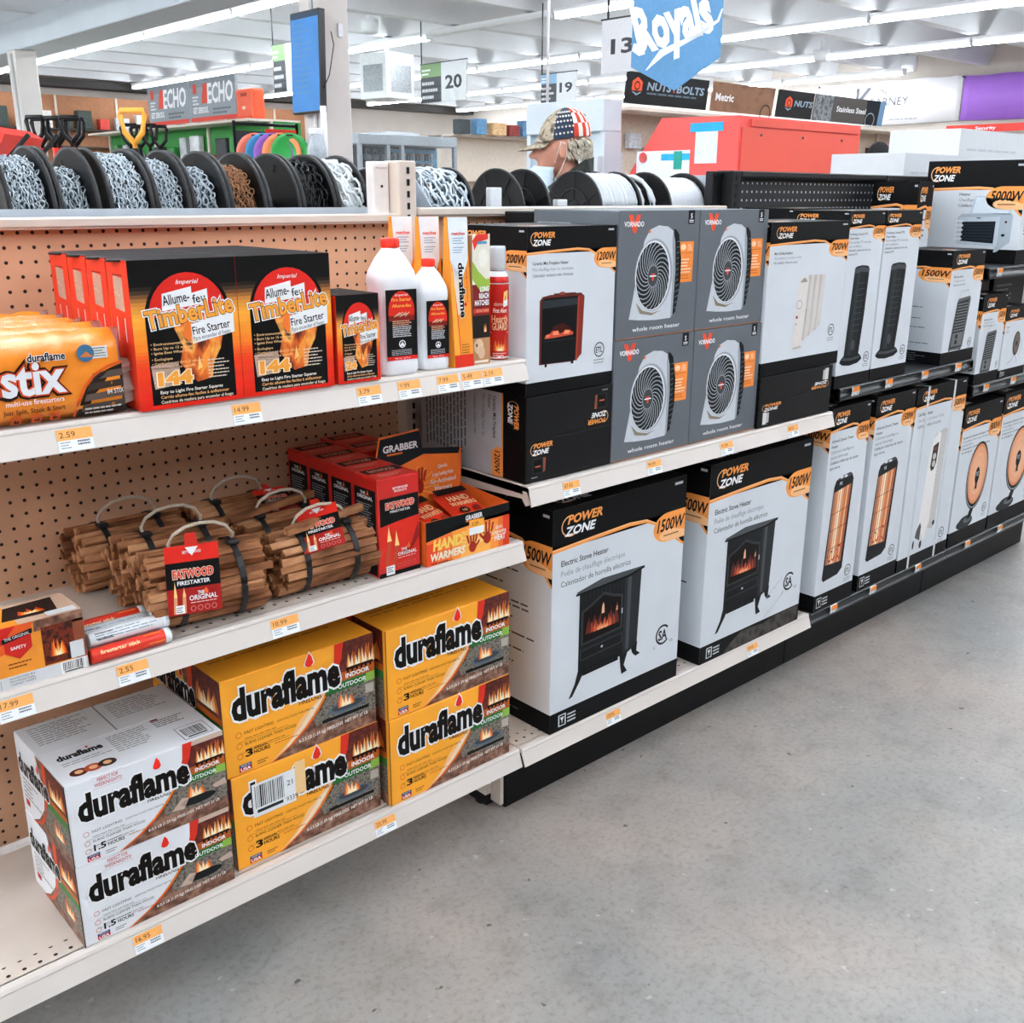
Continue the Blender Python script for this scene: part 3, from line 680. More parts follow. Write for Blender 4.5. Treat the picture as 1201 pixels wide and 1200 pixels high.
def draw_5000(P):
    s = Sub(P, .30, .10, .92, .66, 2)
    s.poly([(.3,.68),(.36,1.0),(1.0,.98),(.94,.68)], '#BFD0DC', 0); s.poly([(.34,.70),(.39,.97),(.97,.955),(.92,.70)], '#DCE8F0', 1)
    s.poly([(.14,.14),(.12,.62),(.18,.68),(.96,.70),(1.0,.66),(1.0,.2),(.8,.02),(.76,.02),(.78,.14)], '#AEBAC4', 0)
    s.poly([(.14,.14),(.14,.62),(.8,.64),(.8,.12)], '#C2CED6', 1)
    s.poly([(.2,.2),(.2,.54),(.74,.56),(.74,.17)], '#1B2128', 2)
    for i in range(5): s.rect(.08,.22+.08*i,.22,.25+.08*i,'#E0E6EA',3)
    for i in range(6): s.line([(.22,.24+.05*i),(.72,.235+.055*i)], .004, '#3A444C', 3)
    s.ell(.46,.61,.04,.012,'#5A646C',3); s.ell(.9,.55,.02,.02,'#2A3036',3); s.ell(.88,.32,.03,.025,'#20262B',3)

# --- bay 2, floor level: stove heaters
ST_L = ('Electric Stove Heater', 'Poêle de chauffage électrique', 'Calentador de hornilla eléctrica')
def f_stove(P): pz_face(P, '1500W', ST_L, draw_stove, hdr=.825, bot=.092, lu=(.05, .37), mark=(.86, .25, .05, 'csa'), fragile=True, texth=.026)
pz_carton('stove_heater_box', (.09, .568, -.421, -.10, .205, .767), 'tall black and white electric stove heater box next to yellow duraflame boxes', '1500W', f_stove, side_std('1500W', .825, .092, 3))
SCUFF = mottle('scuffed_print', ['#131211', '#35322F', '#4E4A45', '#1C1A19'], 22, .7, 6)
def f_stove2(P):
    f_stove(P)
    P.poly([(.22,.004),(.98,.004),(.985,.088),(.70,.086),(.62,.07),(.40,.088),(.30,.05)], SCUFF, 4)
    for i in range(9): P.line([(.62+.04*(i % 5),.10+.02*i), (.66+.04*(i % 5),.13+.021*i)], .003, '#AEB2B4', 9)
pz_carton('stove_heater_box', (.662, 1.148, -.425, -.10, .205, .775), 'scuffed electric stove heater box, second from the duraflame boxes', '1500W', f_stove2, side_std('1500W', .825, .092, 3))
# --- bay 2 shelf
FP_L = ('Ceramic Mini Fireplace Heater', 'Mini-chauffage foyer en céramique', 'Calentador cerámico mini chimenea')
def f_fire(P): pz_face(P, '1200W', FP_L, draw_fireplace, hdr=.845, bot=.08, lu=(.03, .32), mark=(.83, .23, .048), texth=.02)
pz_carton('fireplace_heater_box', (.002, .270, -.421, -.19, 1.037, 1.382), 'mini fireplace heater box standing on top of a lying one', '1200W', f_fire, side_std('1200W', .845, .08, 8))
def lying_box(x0, x1, y0, y1, z0, z1, label, mini, vertical):
    t, lb = carton('lying_heater_box', (x0, x1, y0, y1, z0, z1), CK, label, 'box', 'black and white heater cartons', flap=False)
    h = lb[5]
    for i, (a, b) in enumerate(((0, h/2-.001), (h/2+.001, h))):
        f = MB(); f.box(lb[0]+.001, lb[1]-.001, lb[2]-.0012, lb[2], a+.001, b-.001, .0004); fo = f.build('flap', CK, t)
        P = Print(lb[1]-lb[0], b-a)
        if i:
            P.warp = lambda x, y, W_=lb[1]-lb[0], H_=b-a: (W_-x, H_-y)
        pz_logo(P, .04, .62, .32, .95, 1); mini(P); P.greek(.06, .1, .07, 1, '#8E949A', .05, .5, 1)
        P.build('flap_print', t, 'front', (lb[0], lb[1], lb[2]-.0012, lb[3], a, b))
    w, hh = lens('left', lb); P = Print(w, hh); P.rect(0, 0, 1, 1, mat('carton_side_grey', '#B9BFC4', .5, var=.04), 0)
    P.rect(1-vertical, 0, 1, 1, KINK, 1); P.rect(1-vertical-.014, .0, 1-vertical, 1, ORA, 2)
    Q = P; q = lambda x, y: (y*w/1.0, hh-x)     # turned: text runs downwards
    Q.warp = lambda x, y: (y/hh*w, hh-x/w*hh)
    Q.text('Ceramic Mini Fireplace', .05, 1-vertical-.09, .03, '#23282D', 2, w=.5, bold=.012); Q.text('Heater', .05, 1-vertical-.135, .03, '#23282D', 2, w=.16)
    Q.text('Mini-chauffage foyer en', .05, 1-vertical-.19, .028, '#6A7077', 2, w=.5); Q.text('Calentador cerámico mini', .05, 1-vertical-.27, .028, '#3A4046', 2, w=.5)
    Q.greek(.05, 1-vertical-.36, .8, 12, '#4A5056', .035, .35, 2, seed=9)
    Q.poly([(.66, 1-vertical), (1, 1-vertical), (1, 1-vertical-.1), (.7, 1-vertical-.1), (.64, 1-vertical-.05)], ORA, 3); Q.text('1200W', .70, 1-vertical-.075, .05, '#15161A', 4, w=.26, bold=.02)
    pz_logo(Q, .06, 1-vertical*.82, .42, 1-vertical*.25, 3)
    P.build('side_print', t, 'left', lb)
    return t
def mini_fire(P):
    s = Sub(P, .07, .2, .22, .56, 1); s.rect(0, 0, .8, 1, '#2A2C2E', 0); s.rect(.08, .05, .72, .9, '#0C0D0E', 1); s.poly([(.8,0),(.8,1),(1,.95),(.95,.06)], '#8A4A34', 0); s.rect(.2,.4,.6,.5,'#C25A3C',2)
def mini_oil(P):
    s = Sub(P, .06, .12, .14, .6, 1); s.rect(0, 0, .6, 1, '#D8D6D4', 0); s.rect(.6, .1, 1, .95, '#BDBBBA', 0)
lying_box(.002, .270, -.423, -.06, .847, 1.035, 'black heater box lying flat under the mini fireplace box', mini_fire, .2)
V_G = mat('carton_charcoal_grey', '#5E646A', .5, var=.04, vscale=10)
V_B = mat('raw_cardboard', '#9A6A4C', .8, var=.1, vscale=40)
def v_front(P):
    P.rect(.002, .01, .998, 1, V_G, 0)
    s = Sub(P, .06, .83, .29, .97, 2); s.poly([(.2,1),(.42,1),(.52,.55),(.62,1),(.84,1),(.6,.0),(.46,.0)], '#E8502E', 0); s.text('VORNADO', .0, .36, .28, WHT, 1, w=1.0, bold=.03)
    P.rect(.845, .89, .93, 1, '#15161A', 2); P.text('5', .8875, .935, .04, WHT, 3, al='c', bold=.02); P.rect(.86, .915, .915, .922, WHT, 3); P.rect(.86, .902, .915, .908, WHT, 3)
    P.text('whole room heater', .2, .055, .036, WHT, 2, w=.60, bold=.004)
    s = Sub(P, .15, .135, .80, .885, 2); sil, sil2 = '#C6CCD2', '#9AA2A9'
    s.poly([(.84,.03),(.90,.06),(.965,.36),(.97,.62),(.9,.9),(.84,.95),(.8,.96)], '#17191C', 0)
    for i in range(13): s.line([(.87,.1+.06*i),(.955-.003*i,.13+.058*i)], .012, '#565C62', 1)
    s.poly([(0,.03),(.02,.1),(.16,.62),(.24,.85),(.34,.96),(.5,1.0),(.68,.985),(.78,.94),(.83,.82),(.86,.5),(.84,.03),(.8,.0),(.5,-.005),(.2,.01)], sil, 2)
    s.poly([(.78,.94),(.83,.82),(.86,.5),(.84,.03),(.8,.0),(.81,.5),(.77,.85)], sil2, 3)
    s.ell(.44,.48,.36,.385,sil2,3,32); s.ell(.425,.475,.335,.37,'#E0E4E8',4,32); s.ell(.42,.47,.315,.355,'#1B1E21',5,32)
    for i in range(24):                                   # swirl of grille vanes
        a = 2*PI*i/24; pts = []
        for j in range(6):
            r = .3+.7*j/5; an = a-.9*(j/5)**1.3; pts.append((.42+.315*r*math.cos(an), .47+.355*r*math.sin(an)))
        s.line(pts, .011, '#A0A8AF', 6)
    s.ell(.42,.47,.10,.115,'#3A3F44',7); s.ring(.42,.47,.105,.12,.01,'#8A9197',8); s.poly([(.385,.50),(.41,.50),(.42,.47),(.43,.50),(.455,.50),(.43,.42),(.41,.42)], '#E8502E', 8); s.rect(.355,.465,.485,.478,WHT,9)
    s.poly([(.12,.2),(.2,.08),(.42,.05),(.62,.1),(.44,.075),(.25,.11)], '#8A8070', 4); s.ell(.33,.94,.02,.02,'#E07A4A',4)
    P.rect(.755, .42, .935, .75, '#F08A3C', 2); P.ell(.80, .705, .035, .025, '#F8D0A8', 3); P.greek(.855, .72, .07, 4, '#F8D0A8', .014, .5, 3, seed=2)
    P.greek(.775, .60, .14, 5, '#FBE0C4', .026, .4, 3, seed=5, ragged=.4); P.greek(.775, .47, .13, 2, '#B05A22', .022, .3, 3, seed=6); P.rect(.765, .655, .925, .659, '#B05A22', 3); P.rect(.765, .50, .925, .503, '#B05A22', 3)
vlabels = ['grey whole room heater box, upper left of four', 'grey whole room heater box, upper right of four', 'grey whole room heater box, lower left of four', 'grey whole room heater box, lower right of four']
VM = None
for i, (x0, x1, z0, z1, y) in enumerate([(.277, .560, 1.130, 1.411, -.421), (.562, .838, 1.130, 1.411, -.422), (.272, .557, .847, 1.1285, -.425), (.559, .838, .847, 1.1285, -.426)]):
    t, lb = carton('room_heater_box', (x0, x1, y, y+.27, z0, z1), V_G, vlabels[i], 'box', 'grey whole room heater boxes')
    P = Print(*lens('front', lb)); v_front(P); P.build('front_print', t, 'front', lb)
    e = MB(); e.box(lb[0]+.001, lb[1]-.001, lb[2]-.0006, lb[3], .0, .0025); e.build('raw_edge', V_B, t)
    P = Print(*lens('left', lb)); P.rect(.05, .08, .45, .9, CW, 0); P.greek(.1, .8, .3, 14, '#4A5056', .045, .3, 1); P.rect(.5,.1,.95,.8,'#24272A',0); P.build('side_print', t, 'left', lb)
# spare cartons behind them
for x0, x1, y0, y1, z0, z1, lab in [(.28, .50, -.145, -.045, 1.12, 1.405, 'plain black carton standing behind the left grey room heater box'), (.02, .27, -.185, -.045, 1.037, 1.30, 'plain black carton hidden behind the mini fireplace box'), (.30, .83, -.15, -.045, .847, 1.1, 'dark carton deep on the shelf behind the lower grey heater boxes')]:
    t, lb = carton('spare_carton', (x0, x1, y0, y1, z0, z1), CK, lab, 'box', 'black and white heater cartons')
    P = Print(*lens('front', lb)); P.greek(.1, .8, .5, 3, '#5A6066', .05, .4, 0); P.build('front_print', t, 'front', lb)
def f_700(P): pz_face(P, '700W', ('Mini Oil-filled Radiator', 'Mini radiateur à circulation d’huile', 'Mini radiador relleno de aceite'), draw_oilmini, hdr=.855, bot=.09, lu=(.06, .33), mark=(.87, .25, .042), texth=.017)
pz_carton('oil_radiator_box', (.843, 1.222, -.43, -.22, .985, 1.379), 'mini oil-filled radiator box marked 700W on top of a lying one', '700W', f_700, side_std('700W', .855, .09, 12))
lying_box(.840, 1.195, -.434, -.06, .847, .984, 'black heater box lying flat under the 700W radiator box', mini_oil, .16)
# --- bay 3 shelf
TW_L = ('Oscillating Ceramic PTC', 'Tower Heater', 'Tour chauffage PTC céramique', 'avec oscillation', 'Calentador oscilante de torre con', 'cerámica PTC')
TWC = ['#23282D', '#23282D', '#8A9199', '#8A9199', '#3E444A', '#3E444A']
def f_tower(P):
    pz_face(P, '1500W', (), draw_tower, hdr=.905, bot=.075, lu=(.03, .42), mark=(.85, .16, .032), bsize=.34)
    for i, t in enumerate(TW_L): P.text(t, .03, .868-i*.022, .0125, TWC[i], 1, w=min(.62, len(t)*.022), bold=.01)
pz_carton('tower_heater_box', (1.236, 1.430, -.421, -.235, .904, 1.404), 'tower heater box on black shelf next to the 700W box', '1500W', f_tower, side_std('1500W', .905, .075, 15))
pz_carton('tower_heater_box', (1.438, 1.655, -.421, -.235, .904, 1.404), 'tower heater box on black shelf, the right one of two', '1500W', f_tower, side_std('1500W', .905, .075, 15))
pz_carton('tower_heater_box', (1.262, 1.60, -.225, -.05, .904, 1.408), 'heater box with only its black top showing behind the 700W box', '1500W', lambda P: pz_face(P, '1500W', hdr=.9, bot=.075, lu=(.06, .36)), side_std('1500W', .905, .075, 17))
def f_milk(P): pz_face(P, '1500W', ('Milk House Heater', 'Chauffage de laiterie', 'Calentador tipo lechero'), draw_milk, hdr=.835, bot=.11, lu=(.1, .55), mark=(.84, .17, .04), bsize=.34, texth=.02, tx=.1)
def s_milk(P):
    pz_face(P, '1500W', ('Heater', 'laiterie', 'lechero'), hdr=.835, bot=.11, lu=(.0, .4), bsize=.56, texth=.02)
    for i, y in enumerate((.58,.54,.5,.45,.40,.36,.32,.25,.22,.18,.155)): P.greek(.06, y, (.25,.1,.75,.3,.55,.35,.8,.3,.2,.8,.3)[i], 1, '#3A4046', .02, .3, 1, seed=i)
    for i in range(4): P.greek(.06, .085-.02*i, .7, 1, '#6A7076', .02, .3, 2, seed=i+20)
s_milk.hdr = .835
pz_carton('milk_house_heater_box', (1.895, 2.132, -.421, -.22, .904, 1.275), 'milk house heater box turned to show its lettered side, on black shelf', '1500W', f_milk, s_milk)
def f_small(P): pz_face(P, '1500W', (), draw_smalltower, hdr=.84, bot=.08, lu=(.12, .62), bsize=.4, mark=(.82, .2, .03)); P.greek(.08, .78, .55, 4, '#5A6066', .03, .35, 1)
def s_small(P): pz_face(P, '1500W', ('Oscillating Ceramic Heater', 'Chauffage céramique oscillant'), None, hdr=.85, bot=.08, lu=(.1, .5), bsize=.42, texth=.018)
pz_carton('ceramic_heater_box', (2.03, 2.135, -.21, -.04, .904, 1.492), 'ceramic heater box standing behind the milk house box, silver heater on it', '1500W', f_small, s_small)
# --- bay 3 floor level
QZ = ('Infrared Quartz Tower', 'Heater', 'Colonne à chauffage au', 'quartz infrarouge', 'Calefactor infrarrojo de cuarzo', 'tipo torre')
def f_quartz(P):
    pz_face(P, '1500W', (), draw_quartz, hdr=.89, bot=.085, lu=(.08, .48), mark=(.82, .155, .03), fragile=True, bsize=.34)
    for i, t in enumerate(QZ): P.text(t, .06, .838-i*.026, .0145, TWC[i], 1, w=min(.72, len(t)*.026), bold=.01)
pz_carton('quartz_heater_box', (1.232, 1.455, -.428, -.12, .201, .846), 'infrared quartz tower box next to the stove boxes', '1500W', f_quartz, side_std('1500W', .89, .085, 21))
pz_carton('quartz_heater_box', (1.498, 1.748, -.424, -.12, .201, .846), 'infrared quartz tower box next to the oil-filled heater box', '1500W', f_quartz, side_std('1500W', .89, .085, 21))
def f_oil(P): pz_face(P, '1500W', ('Oil-filled Heater', 'Chauffage à circulation d’huile', 'Calefactor relleno de aceite'), draw_oil, hdr=.895, bot=.07, lu=(.1, .4), mark=(.85, .13, .032), bsize=.3, texth=.018)
t = pz_carton('oil_heater_box', (1.757, 2.118, -.426, -.12, .201, .842), 'oil-filled heater box bound with two white straps', '1500W', f_oil, side_std('1500W', .895, .07, 23))
sm = mat('white_strapping', '#E2E8EC', .3, alpha=.85)
for x in (-.105, .085):
    b = MB(); b.box(x-.006, x+.006, -.1545, -.1535, 0, .6425); b.box(x-.006, x+.006, -.1545, .1545, .6415, .6425); b.build('strap', sm, t)
DS = ('Parabolic Infrared Halogen Heater', 'Chauffage infrarouge halogène', 'parabolique', 'Calentador parabólico halógeno', 'de halógeno')
def f_dish(P):
    pz_face(P, '800W', (), draw_dish, hdr=.84, bot=.105, lu=(.04, .40), mark=(.87, .20, .035), bsize=.32)
    for i, t in enumerate(DS): P.text(t, .04, .775-i*.026, .0155, (TWC[0], TWC[2], TWC[2], TWC[4], TWC[4])[i], 1, w=min(.74, len(t)*.024), bold=.01)
pz_carton('dish_heater_box', (2.145, 2.462, -.421, -.15, .201, .728), 'orange dish heater box next to the strapped oil heater box', '800W', f_dish, side_std('800W', .84, .105, 27))
pz_carton('dish_heater_box', (2.480, 2.862, -.419, -.15, .201, .735), 'orange dish heater box farthest right on the bottom shelf', '800W', f_dish, side_std('800W', .84, .105, 27))
# --- bay 4 shelves
def f_ms(P): pz_face(P, '1500W', ('Mini Milk House Heater', 'Chauffage de laiterie mini', 'Mini calentador lechero'), draw_milk, hdr=.80, bot=.125, lu=(.14, .56), bsize=.34, texth=.019, tx=.1, mark=(.88, .2, .03))
pz_carton('small_milk_house_box', (2.172, 2.365, -.421, -.25, .804, 1.118), 'small milk house heater box on the black shelf right of the larger one', '1500W', f_ms, side_std('1500W', .80, .125, 31))
def f_fn(P): pz_face(P, '1500W', ('Fan Heater', 'Chauffage', 'Calentador'), draw_fan, hdr=.80, bot=.12, lu=(.1, .5), badge=False, texth=.02, fragile=True)
pz_carton('fan_heater_box', (2.376, 2.60, -.421, -.25, .804, 1.062), 'small fan heater box at the right edge, on the middle black shelf', '1500W', f_fn, side_std('1500W', .80, .12, 33))
for x0, x1, y0, y1, z0, z1, lab in [(2.30, 2.62, -.24, -.05, .804, 1.14, 'dark carton at the back of the middle black shelf'), (2.66, 2.95, -.24, -.05, .804, 1.16, 'dark carton at the back right of the middle black shelf')]:
    t, lb = carton('spare_carton', (x0, x1, y0, y1, z0, z1), CK, lab, 'box', 'black and white heater cartons')
    P = Print(*lens('front', lb)); P.greek(.1, .85, .5, 4, '#5A6066', .05, .4, 0); P.build('front_print', t, 'front', lb)
def s_5000(P):
    pz_face(P, '5000W', (), draw_5000, hdr=.715, bot=.14, lu=(.03, .37), bsize=.37)
    for i, t in enumerate(('Heater', 'Chauffage portatif', 'Calefactor')): P.text(t, .36, .66-i*.055, .03, TWC[2*i], 1, bold=.01)
s_5000.hdr = .715
pz_carton('shop_heater_box', (2.43, 2.93, -.40, -.035, 1.21, 1.568), 'large 5000W heater box in clear wrap on the top black shelf', '5000W', lambda P: pz_face(P, '5000W', ('Heater',), hdr=.715, bot=.14, greek=(.06, .5, .8, 8)), s_5000)
# ------------------------------------------------------------------ firelog cartons
CY = mat('carton_yellow', '#FBA92B', .45, var=.04, vscale=8)
CWH = mat('carton_gloss_white', '#E9ECF0', .4, var=.02, vscale=8)
PH_BRICK = mottle('photo_brick', ['#3A1210', '#5A1E16', '#7A2E1E'], 90)
PH_STONE = mottle('photo_stone', ['#2E2C28', '#5E5850', '#8A8276', '#4A463E'], 160)
PH_WOOD = mottle('photo_wood', ['#4A2A1C', '#7A5442', '#A07A66'], 60, stretch=(1, 1, 6))
PH_EMBER = mottle('photo_embers', ['#120806', '#3A120A', '#7A2A12', '#2A0E08'], 70)
def wordmark(P, x, y, h, w, k, out=WHT, rot=0, flamec='#E8281C', ow=.05):
    P.text('duraflame', x, y, h, '#15120F', k+1, w=w, bold=.048, outline=out, ow=ow, rot=rot)
    if not rot:
        cx = x+w*.715; a = P.h/P.w
        for q, c, kk in ((1.3, out, k), (1.0, flamec, k+2)):
            r = h*.20*q; P.poly([(cx-r*a*.75, y+h*1.0), (cx-r*a*.55, y+h*1.14), (cx-r*a*.1, y+h*1.22+r*.5), (cx+r*a*.02, y+h*1.14+r*1.15), (cx+r*a*.5, y+h*1.2+r*.15), (cx+r*a*.75, y+h*1.02), (cx+r*a*.35, y+h*.92), (cx-r*a*.3, y+h*.92)], c, kk)
def dura_front(P, hours, base, weeknights=False, sticker=False):
    C_ = [(.27,0),(.40,.11),(.50,.23),(.58,.36),(.645,.50),(.69,.64),(.72,.82),(.728,1)]
    if base == 'y':
        P.poly([(.27,0)]+C_[1:6]+[(.58,.46),(.48,.34),(.40,.16)], '#F3C088', 0); P.poly([(.30,.0)]+C_[1:5]+[(.56,.42),(.48,.26)], '#F8DDBE', 1)
    P.poly(C_+[(1,1),(1,0)], PH_WOOD, 1)
    P.poly([(.728,1),(.72,.82),(.69,.64),(.645,.5),(.58,.36),(.50,.23),(.40,.11),(.27,0),(.29,0),(.425,.11),(.525,.23),(.61,.36),(.675,.5),(.725,.64),(.77,.82),(.79,1)], '#D8301E', 3)
    P.poly([(.645,.5),(.58,.36),(.50,.23),(.40,.11),(.27,0),(.285,0),(.415,.11),(.515,.23),(.60,.36),(.662,.5)], '#EE7C22', 4)
    P.poly([(.79,1),(.77,.82),(.735,.68),(1,.68),(1,1)], PH_BRICK, 2)
    P.poly([(.79,1),(.785,.94),(1,.94),(1,1)], '#C9B2A0' if weeknights else PH_BRICK, 3)
    for i in range(4): P.flame(.835+.048*i, .70, .062, .24, 4, seed=i+3, cols=('#C8682C','#F6B868','#FFF0D0'), tongues=2)
    P.rect(.80, .69, .99, .715, '#2A120C', 8)
    for i in range(6): P.rect(.805+.032*i, .66, .818+.032*i, .70, '#1A0A08', 8)
    P.poly([(.70,.58),(.735,.68),(1,.68),(1,.58)], '#B4581E', 4); P.text('INDOOR', .96, .608, .048, WHT, 12, w=.165, al='r', bold=.03)
    P.poly([(.645,.49),(.68,.585),(1,.585),(1,.49)], '#1E6A2A', 5); P.poly([(.92,.49),(.94,.585),(1,.585),(1,.49)], '#8ABA4A', 6); P.text('OUTDOOR', .935, .515, .048, WHT, 12, w=.195, al='r', bold=.02)
    P.poly([(.56,.33),(.645,.49),(1,.49),(1,.14),(.58,.2)], PH_STONE, 3)
    if not weeknights:
        P.ell(.80,.30,.135,.065,'#5C666E',4); P.ell(.80,.31,.11,.042,'#39424A',5); P.rect(.93,.36,.99,.46,'#B4ACA2',4); P.rect(.62,.2,.95,.235,'#14120F',4)
    else:
        P.ell(.80,.26,.12,.055,'#1C1D1F',4); P.poly([(.62,.22),(.69,.34),(.74,.32),(.7,.2)], '#C9AFA0', 4); P.poly([(.9,.36),(.99,.4),(1,.32),(.92,.31)], '#C2A89A', 4)
    P.flame(.79, .31, .12, .20, 6, seed=9, cols=('#D0602A','#F8A860','#FFE8C0'), tongues=3)
    P.text('6-3.5 LB (1.59 kg) FIRELOGS  NET WT 21 LB', .46, .095, .036, '#E8E4DE', 5, w=.48, rot=.045, bold=.02)
    wordmark(P, .068, .572 if not weeknights else .53, .315, .68, 8)
    P.text('FIRELOGS', .475, .492 if not weeknights else .455, .05, '#2A1810', 6, w=.15, bold=.01)
    tc = '#4A2A12' if base == 'y' else '#4A4646'
    for i, (t, v) in enumerate((('FAST LIGHTING', .40), ('BURNS CLEANER THAN WOOD', .285))):
        v = v if not weeknights else v-.05
        P.text(t, .125, v, .032, '#2A1A10' if base == 'y' else '#2A2628', 2, w=.014*len(t)); P.text('LIGHTS FULLY IN LESS THAN 5 MINUTES' if i == 0 else '', .33, v+.002, .022, tc, 2, w=.24) if i == 0 else None
        P.greek(.125, v-.05, .26, 1, tc, .02, .3, 2, seed=i); P.rect(.085, v-.07, .40, v-.067, tc, 2); P.ring(.09, v+.01, .018, .03, .005, '#C23A1C', 2, 14)
    v = .165 if not weeknights else .13
    P.text(hours, .125, v, .075, '#15120F', 2, w=.04 if len(hours) == 1 else .07, bold=.03); x = .175 if len(hours) == 1 else .21
    P.text('HOURS', x, v, .042, '#2A1A10', 2, w=.10, bold=.02); P.greek(x, v+.055, .09, 1, tc, .02, .5, 2); P.greek(x+.13, v+.02, .16, 1, '#C2521C', .02, .4, 2, seed=4); P.ring(.09, v+.02, .018, .03, .005, '#C23A1C', 2, 14)
    P.rect(.078, .025, .155, .10, '#C81E28', 2); P.rect(.078, .07, .155, .10, '#1E4A78', 3); P.text('USA', .117, .032, .034, WHT, 4, w=.06, al='c', bold=.03); P.text('MADE IN', .117, .078, .016, WHT, 4, w=.055, al='c'); P.greek(.19, .07, .07, 2, tc, .025, .35, 2)
    if weeknights:
        for i, t in enumerate(('PERFECT FOR', 'WEEKNIGHTS!')): P.text(t, .255, .925-.058*i, .045, '#C23236', 3, w=(.125, .165)[i], al='c', bold=.005)
        P.rect(.16, .983, .35, .986, '#B08A86', 3); P.rect(.16, .845, .35, .848, '#B08A86', 3)
    if sticker:
        P.rect(.12, .50, .40, .86, '#E9EDEF', 14); P.barcode(.12, .52, .34, .86, 15, seed=8, back=False); P.text('21', .345, .70, .06, '#2A2A2A', 15); P.text('9339', .335, .53, .055, '#2A2A2A', 15, w=.075); P.rect(.40, .56, .47, .92, '#F0C890', 13)
def dura_side(P, base):
    bg = CWH if base == 'w' else CY
    P.poly([(.45,1),(1,1),(1,0),(.2,0),(.35,.12),(.5,.35),(.55,.6)], PH_WOOD, 1)
    P.poly([(.50,1),(.57,1),(.56,.6),(.50,.3),(.36,.08),(.2,0),(.26,0),(.42,.1),(.55,.3),(.62,.6),(.64,1)], '#D8451E', 3)
    P.poly([(.64,1),(.62,.6),(1,.6),(1,1)], PH_BRICK, 2); P.flame(.82, .66, .3, .24, 4, seed=2, cols=('#C8682C','#F6B868','#FFF0D0'), tongues=4)
    P.poly([(.61,.55),(.62,.62),(1,.62),(1,.55)], '#B4581E', 4); P.poly([(.58,.46),(.61,.55),(1,.55),(1,.46)], '#2A7A36', 4); P.poly([(.5,.3),(.58,.46),(1,.46),(1,.12),(.5,.14)], PH_STONE, 3); P.flame(.78, .2, .2, .24, 5, seed=6, cols=('#D0602A','#F8A860','#FFE8C0'), tongues=3)
    wordmark(P, .05, .56, .25, .60, 8)
    P.greek(.08, .46, .36, 5, '#4A3A30', .055, .25, 2, seed=3, ragged=.6); P.rect(.08, .12, .16, .2, '#C81E28', 2)
def dura_top(P, base):
    ln = '#9A6A22' if base == 'y' else '#8C8E92'; dk = '#5A3A12' if base == 'y' else '#3A3C40'
    P.greek(.06, .93, .36, 9, ln, .035, .3, 0, seed=1); P.greek(.56, .93, .36, 8, ln, .035, .3, 0, seed=2)
    if base == 'w':
        P.greek(.40, .44, .26, 9, ln, .03, .35, 0, seed=3); P.greek(.70, .44, .22, 4, dk, .03, .35, 0, seed=4); P.barcode(.78, .05, .95, .22, 0, seed=6, back=False); P.line([(.77,.04),(.96,.04),(.96,.24),(.77,.24),(.77,.04)], .006, dk, 1)
        wordmark(P, .08, .34, .075, .27, 1, out=CWH, ow=.0); P.greek(.08, .28, .3, 2, ln, .03, .3, 0, seed=5)
        for i, c in enumerate(('#5A2216', '#B04A2A', '#3A2A22')): P.ell(.13+.085*i, .12, .055, .05, c, 1+i); P.ell(.13+.085*i, .12, .025, .025, '#E8B080', 4)
        P.rect(.70,.455,.75,.48,'#7A2026',1)
    else:
        P.text('duraflame', .12, .93, .03, dk, 1, w=.1); P.text('duraflame', .62, .93, .03, dk, 1, w=.1); P.greek(.06, .42, .86, 4, ln, .05, .25, 0, seed=7)
    P.rect(.495, .51, .505, 1, ln, 1)
DURA = {}
def dura(box, base, hours, label, weeknights=False, sticker=False):
    t, lb = carton('firelog_box', box, CY if base == 'y' else CWH, label, 'box', 'duraflame firelog boxes')
    key = (base, sticker)
    if key not in DURA:
        P = Print(*lens('front', lb)); dura_front(P, hours, base, weeknights, sticker); Q = Print(*lens('left', lb)); dura_side(Q, base); T = Print(*lens('top', lb)); dura_top(T, base)
        DURA[key] = (P.mesh('front_print'), Q.mesh('side_print'), T.mesh('top_print'))
    for me, n, f in zip(DURA[key], ('front_print', 'side_print', 'top_print'), ('front', 'left', 'top')):
        o = link(n, me, None, t); o.matrix_local = face_matrix(f, lb)
    b = MB(); b.box(lb[0]-.0006, lb[0]+.0006, lb[2]-.0006, lb[2]+.0006, 0, lb[5]); b.build('edge_crease', mat('crease_dark', '#3A2A20', .7), t)
dura((-1.009, -.729, -.406, -.160, .205, .3625), 'w', '1.5', 'white duraflame firelog box on the bottom shelf, lower of two', True)
dura((-1.009, -.729, -.408, -.162, .3635, .521), 'w', '1.5', 'white duraflame firelog box stacked on another white one', True)
dura((-.714, -.382, -.392, -.09, .205, .4045), 'y', '3', 'yellow duraflame box with a barcode sticker over its name', sticker=True)
dura((-.720, -.385, -.391, -.09, .4055, .605), 'y', '3', 'yellow duraflame box stacked on the one with the barcode sticker')
dura((-.368, -.036, -.412, -.10, .205, .4055), 'y', '3', 'lower yellow duraflame box next to the stove heater box')
dura((-.369, -.038, -.411, -.10, .4065, .607), 'y', '3', 'upper yellow duraflame box next to the stove heater box')

